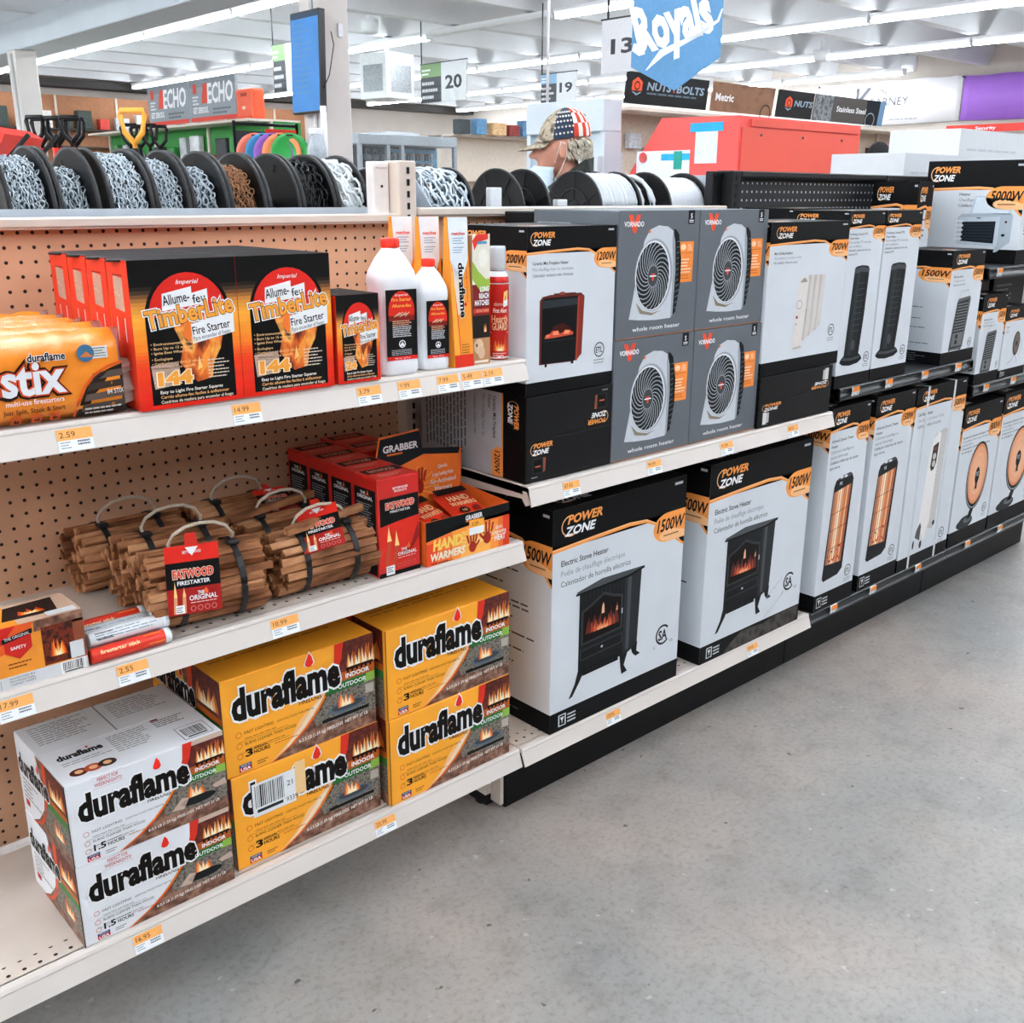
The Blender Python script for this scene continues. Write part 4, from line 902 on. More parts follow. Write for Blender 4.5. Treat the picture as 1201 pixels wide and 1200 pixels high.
# ------------------------------------------------------------------ TimberLite fire starter boxes
TRED = mat('carton_red', '#E2341A', .4, var=.04); CHIP = mottle('wood_chip', ['#8A6A58', '#C9AA96', '#A88A78', '#E0C8B8'], 300)
PH_FIRE = mottle('photo_fire', ['#1A0A06', '#7A2A10', '#D8641C', '#F6A848', '#5A1C0C'], 26, stretch=(1, .55, 1), detail=5)
def grad(P, x0, x1, stops, n=40, k=0):
    for i in range(n):
        v0, v1 = i/n, (i+1)/n; v = (v0+v1)/2
        for (a, ca), (b, cb) in zip(stops, stops[1:]):
            if a <= v <= b:
                f = (v-a)/(b-a); A = [int(ca[j:j+2], 16) for j in (1,3,5)]; B = [int(cb[j:j+2], 16) for j in (1,3,5)]
                q = 8; P.rect(x0, v0, x1, v1, '#%02X%02X%02X' % tuple(min(255, int(round((p+(r-p)*f)/q)*q)) for p, r in zip(A, B)), k); break
def timber_front(P, big=True):
    grad(P, 0, 1, [(0,'#D81E12'),(.30,'#E8401A'),(.42,'#F08024'),(.62,'#F6A83A'),(.72,'#C8803A'),(.78,'#4A3020'),(.84,'#101112'),(1,'#0C0D0E')])
    arch = lambda w, top, bot, cx=.52: [(cx-w, bot), (cx+w, bot), (cx+w, .62)]+[(cx+w*math.cos(PI*i/14), .62+(top-.62)*math.sin(PI*i/14)) for i in range(1, 14)]+[(cx-w, .62)]
    P.poly(arch(.405, .935, .03), '#0E0D0D', 1)
    P.poly([(.52+.37*math.cos(PI*i/16), .62+.29*math.sin(PI*i/16)) for i in range(17)], '#D8241A', 2)
    P.poly([(.40,.30),(.44,.42),(.36,.56),(.42,.68),(.62,.64),(.78,.62),(.84,.5),(.80,.38),(.72,.28),(.7,.18),(.55,.16)], PH_FIRE, 2)
    P.poly([(.60,.62),(.68,.5),(.78,.42),(.80,.52),(.72,.6)], '#F08A3C', 3); P.poly([(.58,.2),(.62,.34),(.7,.42),(.68,.28)], '#F2943C', 3); P.poly([(.56,.24),(.58,.34),(.61,.26)], '#F8C878', 4); P.poly([(.44,.5),(.5,.6),(.56,.52),(.5,.44)], '#E8742C', 3)
    if big: P.text('Imperial', .52, .835, .03, WHT, 4, w=.2, al='c', bold=.012, shear=.3)
    rot = .13
    P.poly([(.275,.66),(.285,.775),(.56,.815),(.56,.77),(.71,.795),(.71,.70)], WHT, 4); P.poly([(.53,.56),(.535,.425),(.95,.485),(.95,.63)], WHT, 4)
    P.text('Allume-', .29, .695, .07, '#15161A', 6, w=.25, bold=.01, rot=rot); P.text('feu', .57, .70, .06, '#15161A', 6, w=.12, bold=.01, rot=rot)
    P.text('TimberLite', .13, .545, .125, '#F0A03A', 8, w=.83, bold=.03, rot=rot, outline='#5A2A10', ow=.025); P.text('TimberLite', .13, .545, .125, WHT, 6, w=.83, bold=.10, rot=rot)
    P.text('Fire Starter', .545, .485, .058, '#15161A', 6, w=.37, bold=.01, rot=rot); P.text('Para encender el fuego', .545, .445, .03, '#3A3A3A', 6, w=.37, rot=rot)
    for i, t in enumerate(('Environmentally Friendly', 'Burn Up to 15 minutes', 'Ignite Even When Wet', 'Écologique', 'Combustion qui dure 15 minutes', 'Allumage même mouillé', 'Ecológicos')): P.text('• '+t, .14, .435-.03*i-(.012 if i > 2 else 0), .018, '#F0C088', 5, w=min(.48, .019*len(t)), bold=.01)
    for i in range(6): P.greek(.66, .30-.024*i, .22, 1, '#D8C8B8', .02, .4, 5, seed=i)
    P.poly([(.125,.30),(.38,.315),(.40,.16),(.145,.14)], CHIP, 5)
    P.text('144' if big else '24', .19, .165, .085, '#F0A03A', 8, w=.30 if big else .22, bold=.06, outline='#FBE6C8', ow=.05)
    for i, t in enumerate(('Easy to Light Fire Starter Squares', 'Carrés allume-feu faciles à enflammer', 'Cuadritos de madera para encender el fuego')): P.text(t, .19, .105-.034*i, .022, ('#F6F0E8', '#F0B070', '#E8D8C0')[i], 5, w=(.60, .66, .70)[i], bold=.015)
def timber_side(P):
    P.poly([(.3,.68),(.72,.66),(.72,.88),(.3,.90)], CHIP, 0); P.rect(.28,.895,.74,.905,'#8A1E10',1)
    for x in (.3, .66): P.rect(x, .46, x+.04, .62, '#F2D8CC', 0)
TB = None
def timber(x0, x1, y0, d, z0, h, label, big=True, proto=None):
    if proto is not None: return copy_tree(proto, None, label, ((x0+x1)/2, y0+d/2, z0))
    t, lb = carton('fire_starter_box', (x0, x1, y0, y0+d, z0, z0+h), TRED, label, 'box', 'TimberLite fire starter boxes')
    P = Print(*lens('front', lb)); timber_front(P, big); P.build('front_print', t, 'front', lb)
    P = Print(*lens('left', lb)); timber_side(P); P.build('side_print', t, 'left', lb)
    P = Print(*lens('top', lb)); P.rect(0, 0, 1, .49, '#121314', 0); P.rect(0, .51, 1, 1, '#121314', 0); P.build('top_print', t, 'top', lb)
    b = MB(); b.lathe([(.018, lb[5]-.003), (.018, lb[5]+.0002)], (lb[0]+.004, lb[2]+d*.5, 0), 'z', 14); b.build('tuck_notch', mat('notch_black', '#0D0E10', .5), t)
    return t
depth = ('frontmost', 'second', 'third', 'rearmost')
p0 = None
for c, (x0, x1) in enumerate(((-.826, -.6505), (-.6495, -.474))):
    for i in range(4):
        lab = '%s 144-piece TimberLite fire starter box of the %s row' % (depth[i], ('left', 'right')[c])
        o = timber(x0, x1, -.434+i*.0805, .08, 1.12, .228-.002*i, lab, True, None if c == 0 and i == 0 else p0)
        if p0 is None: p0 = o
s0 = timber(-.464, -.374, -.433, .06, 1.12, .155, 'small 24-piece TimberLite fire starter box next to the big bottle', False)
timber(-.464, -.374, -.371, .06, 1.12, .155, 'small 24-piece TimberLite box hidden right behind another one', False, s0)

# ------------------------------------------------------------------ white fluid bottles, match packs, aerosol
WPL = mat('white_bottle_plastic', '#EEF1F5', .3, var=.02, spec=.5); CAPR = mat('red_cap_plastic', '#E8321E', .35, var=.04)
def squircle(b, prof, c, n=28, e=3.2):
    rings = []
    for rx, ry, z in prof:
        ring = []
        for i in range(n):
            a = 2*PI*i/n; ca, sa = math.cos(a), math.sin(a)
            ring.append(b.bm.verts.new((c[0]+rx*math.copysign(abs(ca)**(2/e), ca), c[1]+ry*math.copysign(abs(sa)**(2/e), sa), c[2]+z)))
        rings.append(ring)
    fs = []
    for A, B in zip(rings, rings[1:]):
        for i in range(n): fs.append(b.bm.faces.new((A[i], A[(i+1) % n], B[(i+1) % n], B[i])))
    fs += [b.bm.faces.new(rings[0][::-1]), b.bm.faces.new(rings[-1])]
    b._mark(fs, True)
def bottle_label(P):
    P.rect(0, 0, 1, 1, '#141414', 0); P.rect(.0, .0, 1, .055, '#D8241A', 1)
    P.poly([(.08,.62),(.92,.62)]+[(.5+.42*math.cos(PI*i/14), .70+.28*math.sin(PI*i/14)) for i in range(15)], '#D8281A', 1)
    P.poly([(.08,.56),(.92,.56),(.92,.64),(.08,.64)], '#7A1C12', 1)
    P.text('Imperial', .5, .91, .035, WHT, 2, w=.4, al='c', shear=.2); P.text('Fire Starter', .5, .84, .045, '#F2B44A', 2, w=.62, al='c', bold=.02); P.text('Allume-feu', .5, .755, .045, '#F2B44A', 2, w=.6, al='c', bold=.02)
    for i in range(7): P.line([(.25+.06*i,.62+.01*(i % 3)), (.45+.05*i,.68-.02*(i % 2))], .012, '#D8C0A0', 3)
    for i in range(9): P.greek(.2, .55-.027*i, .62, 1, '#C9CED2' if i > 2 else '#E0A080', .027, .5, 2, seed=i, ragged=.15)
    P.circ(.5, .23, .055, WHT, 2); P.circ(.5, .23, .042, '#141414', 3); P.poly([(.42,.21),(.5,.262),(.58,.21),(.55,.2),(.45,.2)], WHT, 4)
    for i in range(4): P.greek(.15, .14-.022*i, .7, 1, '#AEB4B8', .022, .4, 2, seed=i+9, ragged=.15)
    P.text('946 mL  32 fl oz', .5, .015, .025, WHT, 2, w=.5, al='c')
def bottle(loc, rx, ry, H, rz, label, lw):
    t = empty('fluid_bottle', loc, rz, label, 'bottle', 'white fire starter fluid bottles')
    b = MB(); squircle(b, [(rx*.92, ry*.92, 0), (rx, ry, .006), (rx, ry, H*.09), (rx*.965, ry*.965, H*.105), (rx*.965, ry*.965, H*.64), (rx*1.0, ry*1.0, H*.66), (rx*1.0, ry*1.0, H*.71), (rx*.93, ry*.93, H*.76), (rx*.62, ry*.62, H*.86), (rx*.36, ry*.36*rx/ry, H*.915), (rx*.33, rx*.33, H*.93)], (0,0,0)); b.build('body', WPL, t)
    b = MB(); b.lathe([(rx*.37, H*.93), (rx*.38, H*.935), (rx*.38, H*.995), (rx*.34, H)], n=24); b.build('cap', CAPR, t)
    r = MB()
    for i in range(20):
        a = 2*PI*i/20; r.box(-.0006, .0006, rx*.375, rx*.392, H*.938, H*.99, M=Matrix.Rotation(a, 4, 'Z'))
    o = r.build('cap_ribs', CAPR, t); o['kind'] = 'stuff'
    P = Print(lw, H*.52); bottle_label(P); o = link('label', P.mesh('label'), None, t); o.matrix_local = face_matrix('front', (-lw/2, lw/2, -ry*.967, ry, H*.115, H*.64))
bottle((-.312, -.388, 1.1195), .044, .036, .248, -.10, 'large white fire starter fluid bottle with red cap', .066)
bottle((-.226, -.390, 1.1195), .033, .032, .208, -.10, 'small white fire starter fluid bottle with red cap', .05)
def matchpack(x, y, label, w=.047, H=.283):
    t = empty('match_carton', (x, y, 1.1195), 0, label, 'box', 'tall duraflame match cartons')
    b = MB(); bm = b.bm; a = w/2; V = lambda *p: bm.verts.new(p)
    lo = [V(-a,-a,0), V(a,-a,0), V(a,a,0), V(-a,a,0)]; up = [V(-a*1.08,-.004,H), V(a*1.08,-.004,H), V(a*1.08,.004,H), V(-a*1.08,.004,H)]
    bm.faces.new(lo[::-1]); bm.faces.new(up)
    for i in range(4): bm.faces.new((lo[i], lo[(i+1) % 4], up[(i+1) % 4], up[i]))
    b.build('carton', mat('match_orange', '#F0962C', .4), t)
    P = Print(w, math.hypot(H, a-.004))
    P.rect(0,0,1,.085,'#D8301E',0); P.poly([(0,.085),(.30,.085),(.18,.55),(0,.75)], '#F2A63C', 1); P.poly([(.18,.085),(.34,.085),(.22,.62),(.02,.7),(.0,.62)], '#E0391E', 0)
    P.poly([(-.02,1),(1.02,1),(.95,.72),(.62,.60),(.3,.60),(.02,.72)], '#E6EDF3', 1); P.poly([(.1,.7),(.62,.6),(.55,.36),(.28,.36)], '#EAD9C8', 1)
    P.text('matches', .5, .885, .022, '#D8403A', 3, w=.68, al='c', bold=.03); P.greek(.2, .86, .6, 3, '#8AA8C0', .016, .4, 3); P.greek(.2, .80, .6, 3, '#8AA8C0', .016, .4, 3, seed=4)
    P.text('duraflame', .42, .70, .30*w/P.h, '#15120F', 4, w=.36*P.h/w, bold=.04, rot=-PI/2, outline=WHT, ow=.04)
    P.text('long matches', .80, .66, .10*w/P.h, '#C23A1C', 4, w=.22*P.h/w, rot=-PI/2)
    P.poly([(.58,.425),(.72,.44),(.78,.425),(.72,.41)], '#D8241A', 4); P.greek(.4, .15, .5, 4, '#8A4A12', .018, .3, 2, seed=6)
    o = link('front_print', P.mesh('front_print'), None, t); th = math.atan2(a-.004, H)
    o.matrix_local = Matrix.Translation((-a, -a-.0004, 0)) @ Matrix.Rotation(-th, 4, 'X') @ face_matrix('front', (0, w, 0, 0, 0, 1))
matchpack(-.168, -.403, 'rightmost of the tall duraflame match cartons')
matchpack(-.197, -.352, 'middle one of the tall duraflame match cartons')
matchpack(-.222, -.300, 'leftmost of the tall duraflame match cartons')
t, lb = carton('match_box', (-.140, -.095, -.418, -.385, 1.1195, 1.371), mat('match_brown', '#A8805E', .45), 'tall long reach match box with a puppy on it', 'box', flap=False)
P = Print(*lens('front', lb)); P.rect(0,0,1,1,'#7A1C1A',0); P.rect(0,.62,1,1,'#E8E4D4',1); P.poly([(0,.80),(.35,.72),(.75,.66),(1,.66),(1,.58),(.5,.56),(0,.66)], '#9AB848', 2); P.poly([(0,.95),(.25,1),(.9,1),(.9,.96),(.35,.94),(.12,.88)], '#D8382A', 2); P.ell(.62,.82,.26,.07,'#F2F0E4',3); P.greek(.28, .925, .56, 1, '#3A8AB8', .03, .7, 4)
for i, tx in enumerate(('LONG', 'REACH', 'MATCHES')): P.text(tx, .93, .565-.052*i, .04, WHT, 4, w=(.5,.55,.8)[i], al='r', bold=.04)
P.rect(.05,.40,.95,.435,'#C83A2A',4); P.text('EXTRA THICK', .92, .408, .02, '#F2C8A0', 5, w=.7, al='r'); P.rect(0,.205,1,.38,'#25211F',3); P.flame(.72,.25,.2,.1,4,seed=3,cols=('#8A3A1A','#E89048','#FFE0B0'),tongues=2); P.rect(0,0,1,.205,'#B8845C',3); P.ell(.34,.14,.28,.06,'#E0C0A0',4); P.ell(.5,.09,.2,.05,'#D8B494',5); P.ell(.22,.15,.05,.015,'#3A2A20',6,8); P.rect(.1,.01,.9,.03,'#E8DCCC',5)
P.build('front_print', t, 'front', lb)
t = empty('aerosol_can', (-.045, -.385, 1.1195), 0, 'red chimney spray can with clear cap at the right end of the shelf', 'can')
b = MB(); b.lathe([(.0225,0),(.0232,.003),(.0232,.155),(.0226,.16),(.0195,.172),(.012,.18)], n=28); b.build('body', mat('can_red', '#C8241C', .25, metal=.2), t)
b = MB(); b.lathe([(.0165,.178),(.0170,.185),(.0165,.222),(.0150,.226)], n=20); b.build('cap', mat('clear_cap', '#C9D0D6', .15, spec=.6), t)
b = MB(); b.lathe([(.0234,.002),(.0236,.006)], n=28); b.build('base_rim', mat('can_steel', '#D8DCE0', .25, metal=.8), t)
b = MB(); b.lathe([(.0236,.152),(.0200,.1715),(.0150,.177)], n=28); b.build('shoulder', WPL, t)
P = Print(.05, .152); R_ = .0236; P.warp = lambda x, y: (x, y)
P.text('chimney', .5, .72, .05, '#F2D0B8', 1, w=.5, al='c'); P.text('First Alert', .5, .63, .06, '#F6E4D8', 1, w=.6, al='c', bold=.02, shear=.2); P.text('Hearth', .5, .50, .10, '#F0B088', 1, w=.70, al='c', bold=.02); P.text('GUARD', .5, .40, .10, '#F0C8A0', 1, w=.66, al='c', bold=.02); P.rect(.1,.36,.9,.372,'#F2D0B8',1); P.flame(.5,.12,.6,.22,1,seed=8,tongues=4); P.greek(.2,.08,.6,3,'#F2C0B0',.03,.4,1); P.poly([(.62,.72),(.85,.75),(.88,.92),(.66,.90)], '#F2C070', 2); P.poly([(.64,.70),(.86,.72),(.86,.8),(.64,.78)], WHT, 3)
vv = [(math.sin((x-.025)/R_)*(R_+z), -math.cos((x-.025)/R_)*(R_+z), y) for x, y, z in P.v]
me = bpy.data.meshes.new('wrap_print'); me.from_pydata(vv, [], P.f)
for m in P.mats: me.materials.append(m)
me.polygons.foreach_set('material_index', P.mi); o = link('wrap_print', me, None, t); o.rotation_euler = (0, 0, -.5)

# ------------------------------------------------------------------ stix bags
ORB = mat('bag_orange_film', '#EE8A22', .25, var=.06, vscale=40, bump=.25, bscale=60, spec=.6); CLR = mat('clear_film', '#D8C4B8', .12, alpha=.45, spec=.8, bump=.5, bscale=90)
STK = mat('dark_stick', '#4A3A32', .75, var=.25, vscale=80)
def bag(y, z, label, front, dx=0, seed=1):
    R = random.Random(seed); W_, H_, D_ = .262, .128, .05
    t = empty('firestarter_bag', (-.966+dx, y, z), 0, label, 'bag', 'orange bags of stix firestarters')
    b = MB(); nx, nz = 18, 8; gr = {}
    for sgn in (-1, 1):
        for i in range(nx+1):
            for j in range(nz+1):
                u, v = i/nx, j/nz; f = (max(0, 1-abs(2*u-1)**14))**.5*(max(0, 1-abs(2*v-1)**8))**.5
                if sgn == 1 and (i in (0, nx) or j in (0, nz)): gr[sgn, i, j] = gr[-1, i, j]; continue
                gr[sgn, i, j] = b.bm.verts.new(((u-.5)*W_, sgn*(D_/2*f+R.uniform(-.001, .001)*f), v*H_+.001*math.sin(u*40+seed)*(1 if j == nz else 0)+(.003*R.random() if j == nz else 0)))
    for sgn in (-1, 1):
        for i in range(nx):
            for j in range(nz):
                q = [gr[sgn,i,j], gr[sgn,i+1,j], gr[sgn,i+1,j+1], gr[sgn,i,j+1]]
                if len(set(q)) < 3: continue
                f = b.bm.faces.new(q if sgn == -1 else q[::-1]); f.smooth = True
                u, v = (i+.5)/nx, (j+.5)/nz
                f.material_index = 1 if u > .93 else 0
    b.build('film', [ORB, CLR], t)
    if front:
        P = Print(W_, H_)
        P.poly([(.68,.02),(.70,.2),(.74,.36),(.80,.48),(.88,.56),(.96,.60),(.97,.02)], '#2A211D', 1); P.line([(.665,.02),(.685,.2),(.73,.38),(.79,.50),(.87,.585),(.96,.625)], .03, '#D8531A', 2)
        for i in range(4): P.poly([(.70+.02*i,.08+.12*i),(.96,.10+.12*i),(.96,.18+.12*i),(.71+.025*i,.16+.12*i)], ('#4A3E38','#5A4A42','#3A302A','#544840')[i], 2)
        P.text('84 STIX', .955, .26, .06, WHT, 3, w=.10, al='r'); P.greek(.72, .10, .22, 2, '#D8D0C8', .05, .4, 3)
        P.text('stix', .30, .36, .38, '#E4E8EC', 5, w=.32, bold=.03, outline='#D04A1E', ow=.03); P.text('stix', .30, .36, .38, '#2A120C', 3, w=.32, bold=.10); P.text('fire', .02, .36, .38, '#E4E8EC', 5, w=.25, bold=.03, outline='#D04A1E', ow=.03); P.text('fire', .02, .36, .38, '#2A120C', 3, w=.25, bold=.10)
        P.text('duraflame', .44, .72, .09, '#15120F', 6, w=.20, bold=.03, outline=WHT, ow=.05)
        P.text('multi-use firestarters', .30, .245, .06, WHT, 3, w=.31); P.text('Just Split, Stack & Start', .28, .15, .055, '#4A1E0C', 3, w=.33, bold=.01)
        for i, x in enumerate((.32, .43, .53)): P.rect(x, .02, x+.055, .12, '#E0601A', 3); P.flame(x+.027, .04, .03, .05, 4, seed=i, cols=('#2A120C',), tongues=2)
        P.circ(.755, .76, .10, '#3A6A8A', 3); P.poly([(.72,.72),(.76,.78),(.8,.71)], '#C8703A', 4); P.rect(.79, .69, .88, .83, '#E0E0DC', 2); P.greek(.80, .80, .07, 4, '#6A6A6A', .03, .4, 3)
        vv = []
        for x, yy, zz in P.v:
            u, v = x/W_, yy/H_; f = (max(0, 1-abs(2*u-1)**14))**.5*(max(0, 1-abs(2*v-1)**8))**.5; vv.append((x-W_/2, -(D_/2*f)-.0022-zz*1.2, yy))
        # subdivide by letting the inks follow the bulge at their own corners
        me = bpy.data.meshes.new('front_print'); me.from_pydata(vv, [], P.f)
        for m in P.mats: me.materials.append(m)
        me.polygons.foreach_set('material_index', P.mi); link('front_print', me, None, t)
    b = MB()
    for i in range(7):
        a = R.uniform(-.5, .5); zz = R.uniform(.01, .11); b.quad((W_*.46, -.012, zz), (W_*.5+R.uniform(.0,.012), -.016+R.uniform(0,.01), zz+.004), (W_*.5+R.uniform(.0,.014), .002, zz+R.uniform(.01,.03)), (W_*.46, -.004, zz+.018))
    b.build('crinkled_seal', CLR, t)
    for i in range(4):
        s = MB(); s.lathe([(.009, -.11), (.009, .118)], (0, -.003, .022+.026*i), 'x', 7); s.build('stick', STK, t)
for i in range(5): bag(-.402+i*.064, 1.1205+(0 if i == 0 else .003), ('orange stix firestarter bag at the front of its row', 'orange stix bag directly behind the front one', 'third orange stix firestarter bag from the front', 'fourth orange stix firestarter bag from the front', 'rearmost orange stix bag against the pegboard')[i], i == 0, dx=-.004*i, seed=i+2)
# ------------------------------------------------------------------ fatwood bundles
FW = [mottle('fatwood_%d' % i, c, 45, .8, 5, (.25, 1, 1)) for i, c in enumerate((['#5E351D', '#9A6541', '#BE8A60'], ['#6C4025', '#A8724B', '#C8966E'], ['#4E2A16', '#84522F', '#A67148']))]
ROPE = mat('jute_rope', '#C9BBA8', .9, var=.15, vscale=300, bump=.6, bscale=400); STRAP = mat('black_strap', '#15171A', .5, var=.1)
SM = []
for v in range(9):
    R = random.Random(50+v); b = MB(); a, c = R.uniform(.0062, .0088), R.uniform(.0058, .0085)
    xs = (-.1, -.035, .035, .1); rings = []
    for x in xs:
        w = R.uniform(-.0012, .0012); q = R.uniform(-.0012, .0012)
        rings.append([b.bm.verts.new((x+R.uniform(-.002, .002), sy*a+w+R.uniform(-.0008, .0008), sz*c+q+R.uniform(-.0008, .0008))) for sy, sz in ((-1,-1),(1,-1),(1,1),(-1,1))])
    for A, B in zip(rings, rings[1:]):
        for i in range(4): b.bm.faces.new((A[i], A[(i+1) % 4], B[(i+1) % 4], B[i]))
    b.bm.faces.new(rings[0][::-1]); b.bm.faces.new(rings[-1])
    me = b.mesh('stick'); me.materials.append(FW[v % 3]); SM.append(me)
def fat_tag(P):
    P.rect(0, .62, 1, 1, '#D8281C', 0); P.rect(0, 0, 1, .40, '#A01C18', 0); P.rect(0, .38, 1, .76, '#121212', 1)
    P.text('BETTERWOOD', .5, .88, .04, WHT, 2, w=.34, al='c', bold=.02)
    P.poly([(.38,.97),(.62,.97),(.5,.84)], '#EDEFF0', 3)
    P.text('FATWOOD', .5, .535, .12, '#D8503A', 4, w=.74, al='c', bold=.05, outline='#F2D8C8', ow=.05); P.text('FIRESTARTER', .5, .43, .06, WHT, 4, w=.6, al='c', bold=.02)
    for i, x in enumerate((.10, .26)): P.poly([(x,.02),(x+.07,.02),(x+.08,.28),(x+.05,.50-.1*i),(x+.02,.28)], '#D89A6A', 3); P.poly([(x+.02,.26),(x+.08,.26),(x+.05,.48-.1*i)], '#F6C87A', 5)
    P.text('THE', .62, .27, .05, WHT, 4, w=.12, al='c', bold=.03); P.text('ORIGINAL', .66, .19, .075, WHT, 4, w=.52, al='c', bold=.02); P.poly([(.66,.30),(.72,.36),(.76,.30),(.74,.26)], '#E8642C', 4)
    P.greek(.42, .15, .5, 1, '#F0C8C0', .03, .4, 4)
    for i in range(4): P.ring(.46+.13*i, .07, .05, .04, .008, '#E08A80', 4, 12)
    P.rect(.14, .02, .30, .14, '#ECEFF0', 6); P.greek(.15, .10, .12, 3, '#5A5A5A', .03, .4, 7)
def bundle(loc, r, rz, label, seed, tagpos=None, handle=True, loose=False):
    R = random.Random(seed); t = empty('fatwood_bundle', loc, rz, label, 'firewood bundle', 'strapped fatwood bundles')
    spots = []
    for rad, n in ((r-.0075, int(2*PI*(r-.0075)/.0155)), (r-.0215, int(2*PI*(r-.0215)/.0155)), (r-.0355, max(5, int(2*PI*(r-.0355)/.0155))), (max(.004, r-.0495), max(3, int(2*PI*(r-.0495)/.0155)))):
        if rad <= .003: continue
        for i in range(n): a = 2*PI*(i+R.random()*.3)/n; spots.append((rad, a))
    for rad, a in spots:
        me = R.choice(SM); o = link('stick', me, None, t); o.location = (R.uniform(-.012, .012), rad*math.cos(a), r+rad*math.sin(a)*.97); o.rotation_euler = (a+R.uniform(-.3, .3), R.uniform(-.03, .03), R.uniform(-.03, .03))
    for x in (-.052, .052):
        b = MB(); b.tube([(x, (r+.0025)*math.cos(2*PI*i/24), r+(r+.0018)*math.sin(2*PI*i/24)) for i in range(24)], .001, 4, True, flat=(.011, .0016)); b.build('strap', STRAP, t)
        b = MB(); b.box(x-.010, x+.010, -.014-r*.25, .004-r*.25, 2*r-.002, 2*r+.006, .002); b.build('buckle', STRAP, t)
    if handle:
        b = MB(); b.tube([(x0, .004*math.sin(9*x0)-.012, 2*r+.002+hh) for x0, hh in ((-.055,-.004),(-.057,.012),(-.047,.028),(-.026,.038),(0,.041),(.026,.038),(.047,.028),(.057,.012),(.055,-.004))], .0032, 7); b.build('rope_handle', ROPE, t)
    if tagpos is not None:
        loc2, rot, sz = tagpos; P = Print(sz, sz*1.28); fat_tag(P)
        g = MB(); w, h = sz, sz*1.28; c = .008
        g.prism([(c,0),(w-c,0),(w,c),(w,h-c),(w-c,h),(w*.62,h),(w*.60,h+.02),(w*.40,h+.02),(w*.38,h),(c,h),(0,h-c),(0,c)], 0, .0008, 'y'); o = g.build('hang_tag', mat('tag_red_card', '#C8281C', .3), t)
        o.location = loc2; o.rotation_euler = rot
        q = link('tag_print', P.mesh('tag_print'), None, o); q.matrix_local = face_matrix('front', (0, w, 0, 0, 0, h))
    return t
bundle((-.715, -.352, .7205), .068, -.13, 'fatwood bundle at the shelf front with its red tag hanging down', 1, ((-.085, -.077, .046), (-.14, .06, 0), .092))
bundle((-.475, -.348, .7205), .060, -.05, 'fatwood bundle with a tilted red tag on top, beside red fatwood box', 2, ((-.058, -.058, .088), (-.95, -.25, -.5), .078))
bundle((-.705, -.212, .7205), .066, -.05, 'fatwood bundle right behind the one with the hanging tag', 3)
bundle((-.735, -.078, .7205), .062, .02, 'fatwood bundle at far left against the pegboard', 4)
bundle((-.480, -.215, .7205), .060, .0, 'fatwood bundle right behind the one with the tilted tag', 5, ((-.02, .0, .118), (-1.3, 0, -.1), .07))
bundle((-.505, -.080, .7205), .062, .0, 'fatwood bundle in the middle against the pegboard', 6)
for i, (p, rz, lab) in enumerate((((-.455, -.362, .853), .10, 'single fatwood stick resting on the bundle beside the red box'), ((-.50, -.225, .8555), .12, 'single fatwood stick resting on the bundle farther back'))):
    o = link('fatwood_stick', SM[i+1], None); o.location = p; o.rotation_euler = (0, -.05, rz); tag(o, lab, 'stick')

# ------------------------------------------------------------------ red fatwood boxes
FRED = mat('fatwood_red_card', '#C4201A', .32, var=.05, spec=.5)
def fbox_front(P):
    P.rect(0, .0, 1, .045, '#121212', 1); P.rect(.05, .62, .98, .80, '#121212', 1); P.poly([(.05,.62),(.98,.62),(.98,.57),(.5,.55),(.05,.52)], '#121212', 1)
    P.text('BETTERWOOD', .55, .875, .022, WHT, 2, w=.36, al='c', bold=.02); P.text('PRODUCTS', .55, .845, .022, WHT, 2, w=.3, al='c', bold=.02)
    P.text('FATWOOD', .53, .69, .062, '#D8503A', 4, w=.68, al='c', bold=.05, outline='#F2D8C8', ow=.05); P.text('FIRESTARTER', .53, .645, .024, WHT, 4, w=.48, al='c', bold=.01)
    P.poly([(.05,.52),(.5,.55),(.98,.57),(.98,.2),(.4,.1),(.05,.1)], '#D42A1C', 0); P.poly([(.45,.18),(.8,.3),(.96,.5),(.98,.35),(.75,.2)], '#8A1814', 1)
    for x, h in ((.24, .52), (.42, .46)): P.poly([(x-.12,.06),(x-.04,.06),(x+.06,h-.16),(x-.03,h-.16)], '#B84A2C', 2); P.poly([(x-.04,h-.16),(x+.07,h-.16),(x+.03,h-.08),(x,h)], '#F8D088', 3)
    P.text('THE', .60, .235, .03, WHT, 3, w=.14, al='c', bold=.02); P.text('ORIGINAL', .68, .19, .036, WHT, 3, w=.46, al='c', bold=.02); P.poly([(.66,.265),(.72,.31),(.76,.265),(.72,.245)], '#E8642C', 4); P.greek(.45, .165, .45, 1, '#F0C8C0', .02, .35, 3)
    for i in range(4): P.ring(.48+.12*i, .095, .045, .022, .004, '#E06A5A', 3, 10)
    P.rect(.16, .015, .36, .11, '#ECEFF0', 5); P.greek(.18, .085, .15, 3, '#4A4A4A', .02, .4, 6)
def fbox_side(P):
    P.rect(.08, .02, .92, .88, '#141416', 0); P.text('THE', .42, .82, .03, WHT, 1, w=.2, al='c', bold=.02); P.text('ORIGINAL', .5, .775, .036, WHT, 1, w=.62, al='c', bold=.02); P.poly([(.56,.82),(.62,.87),(.66,.82)], '#E8642C', 1); P.greek(.16, .72, .66, 15, '#8A9096', .026, .4, 1, seed=4)
fb = None
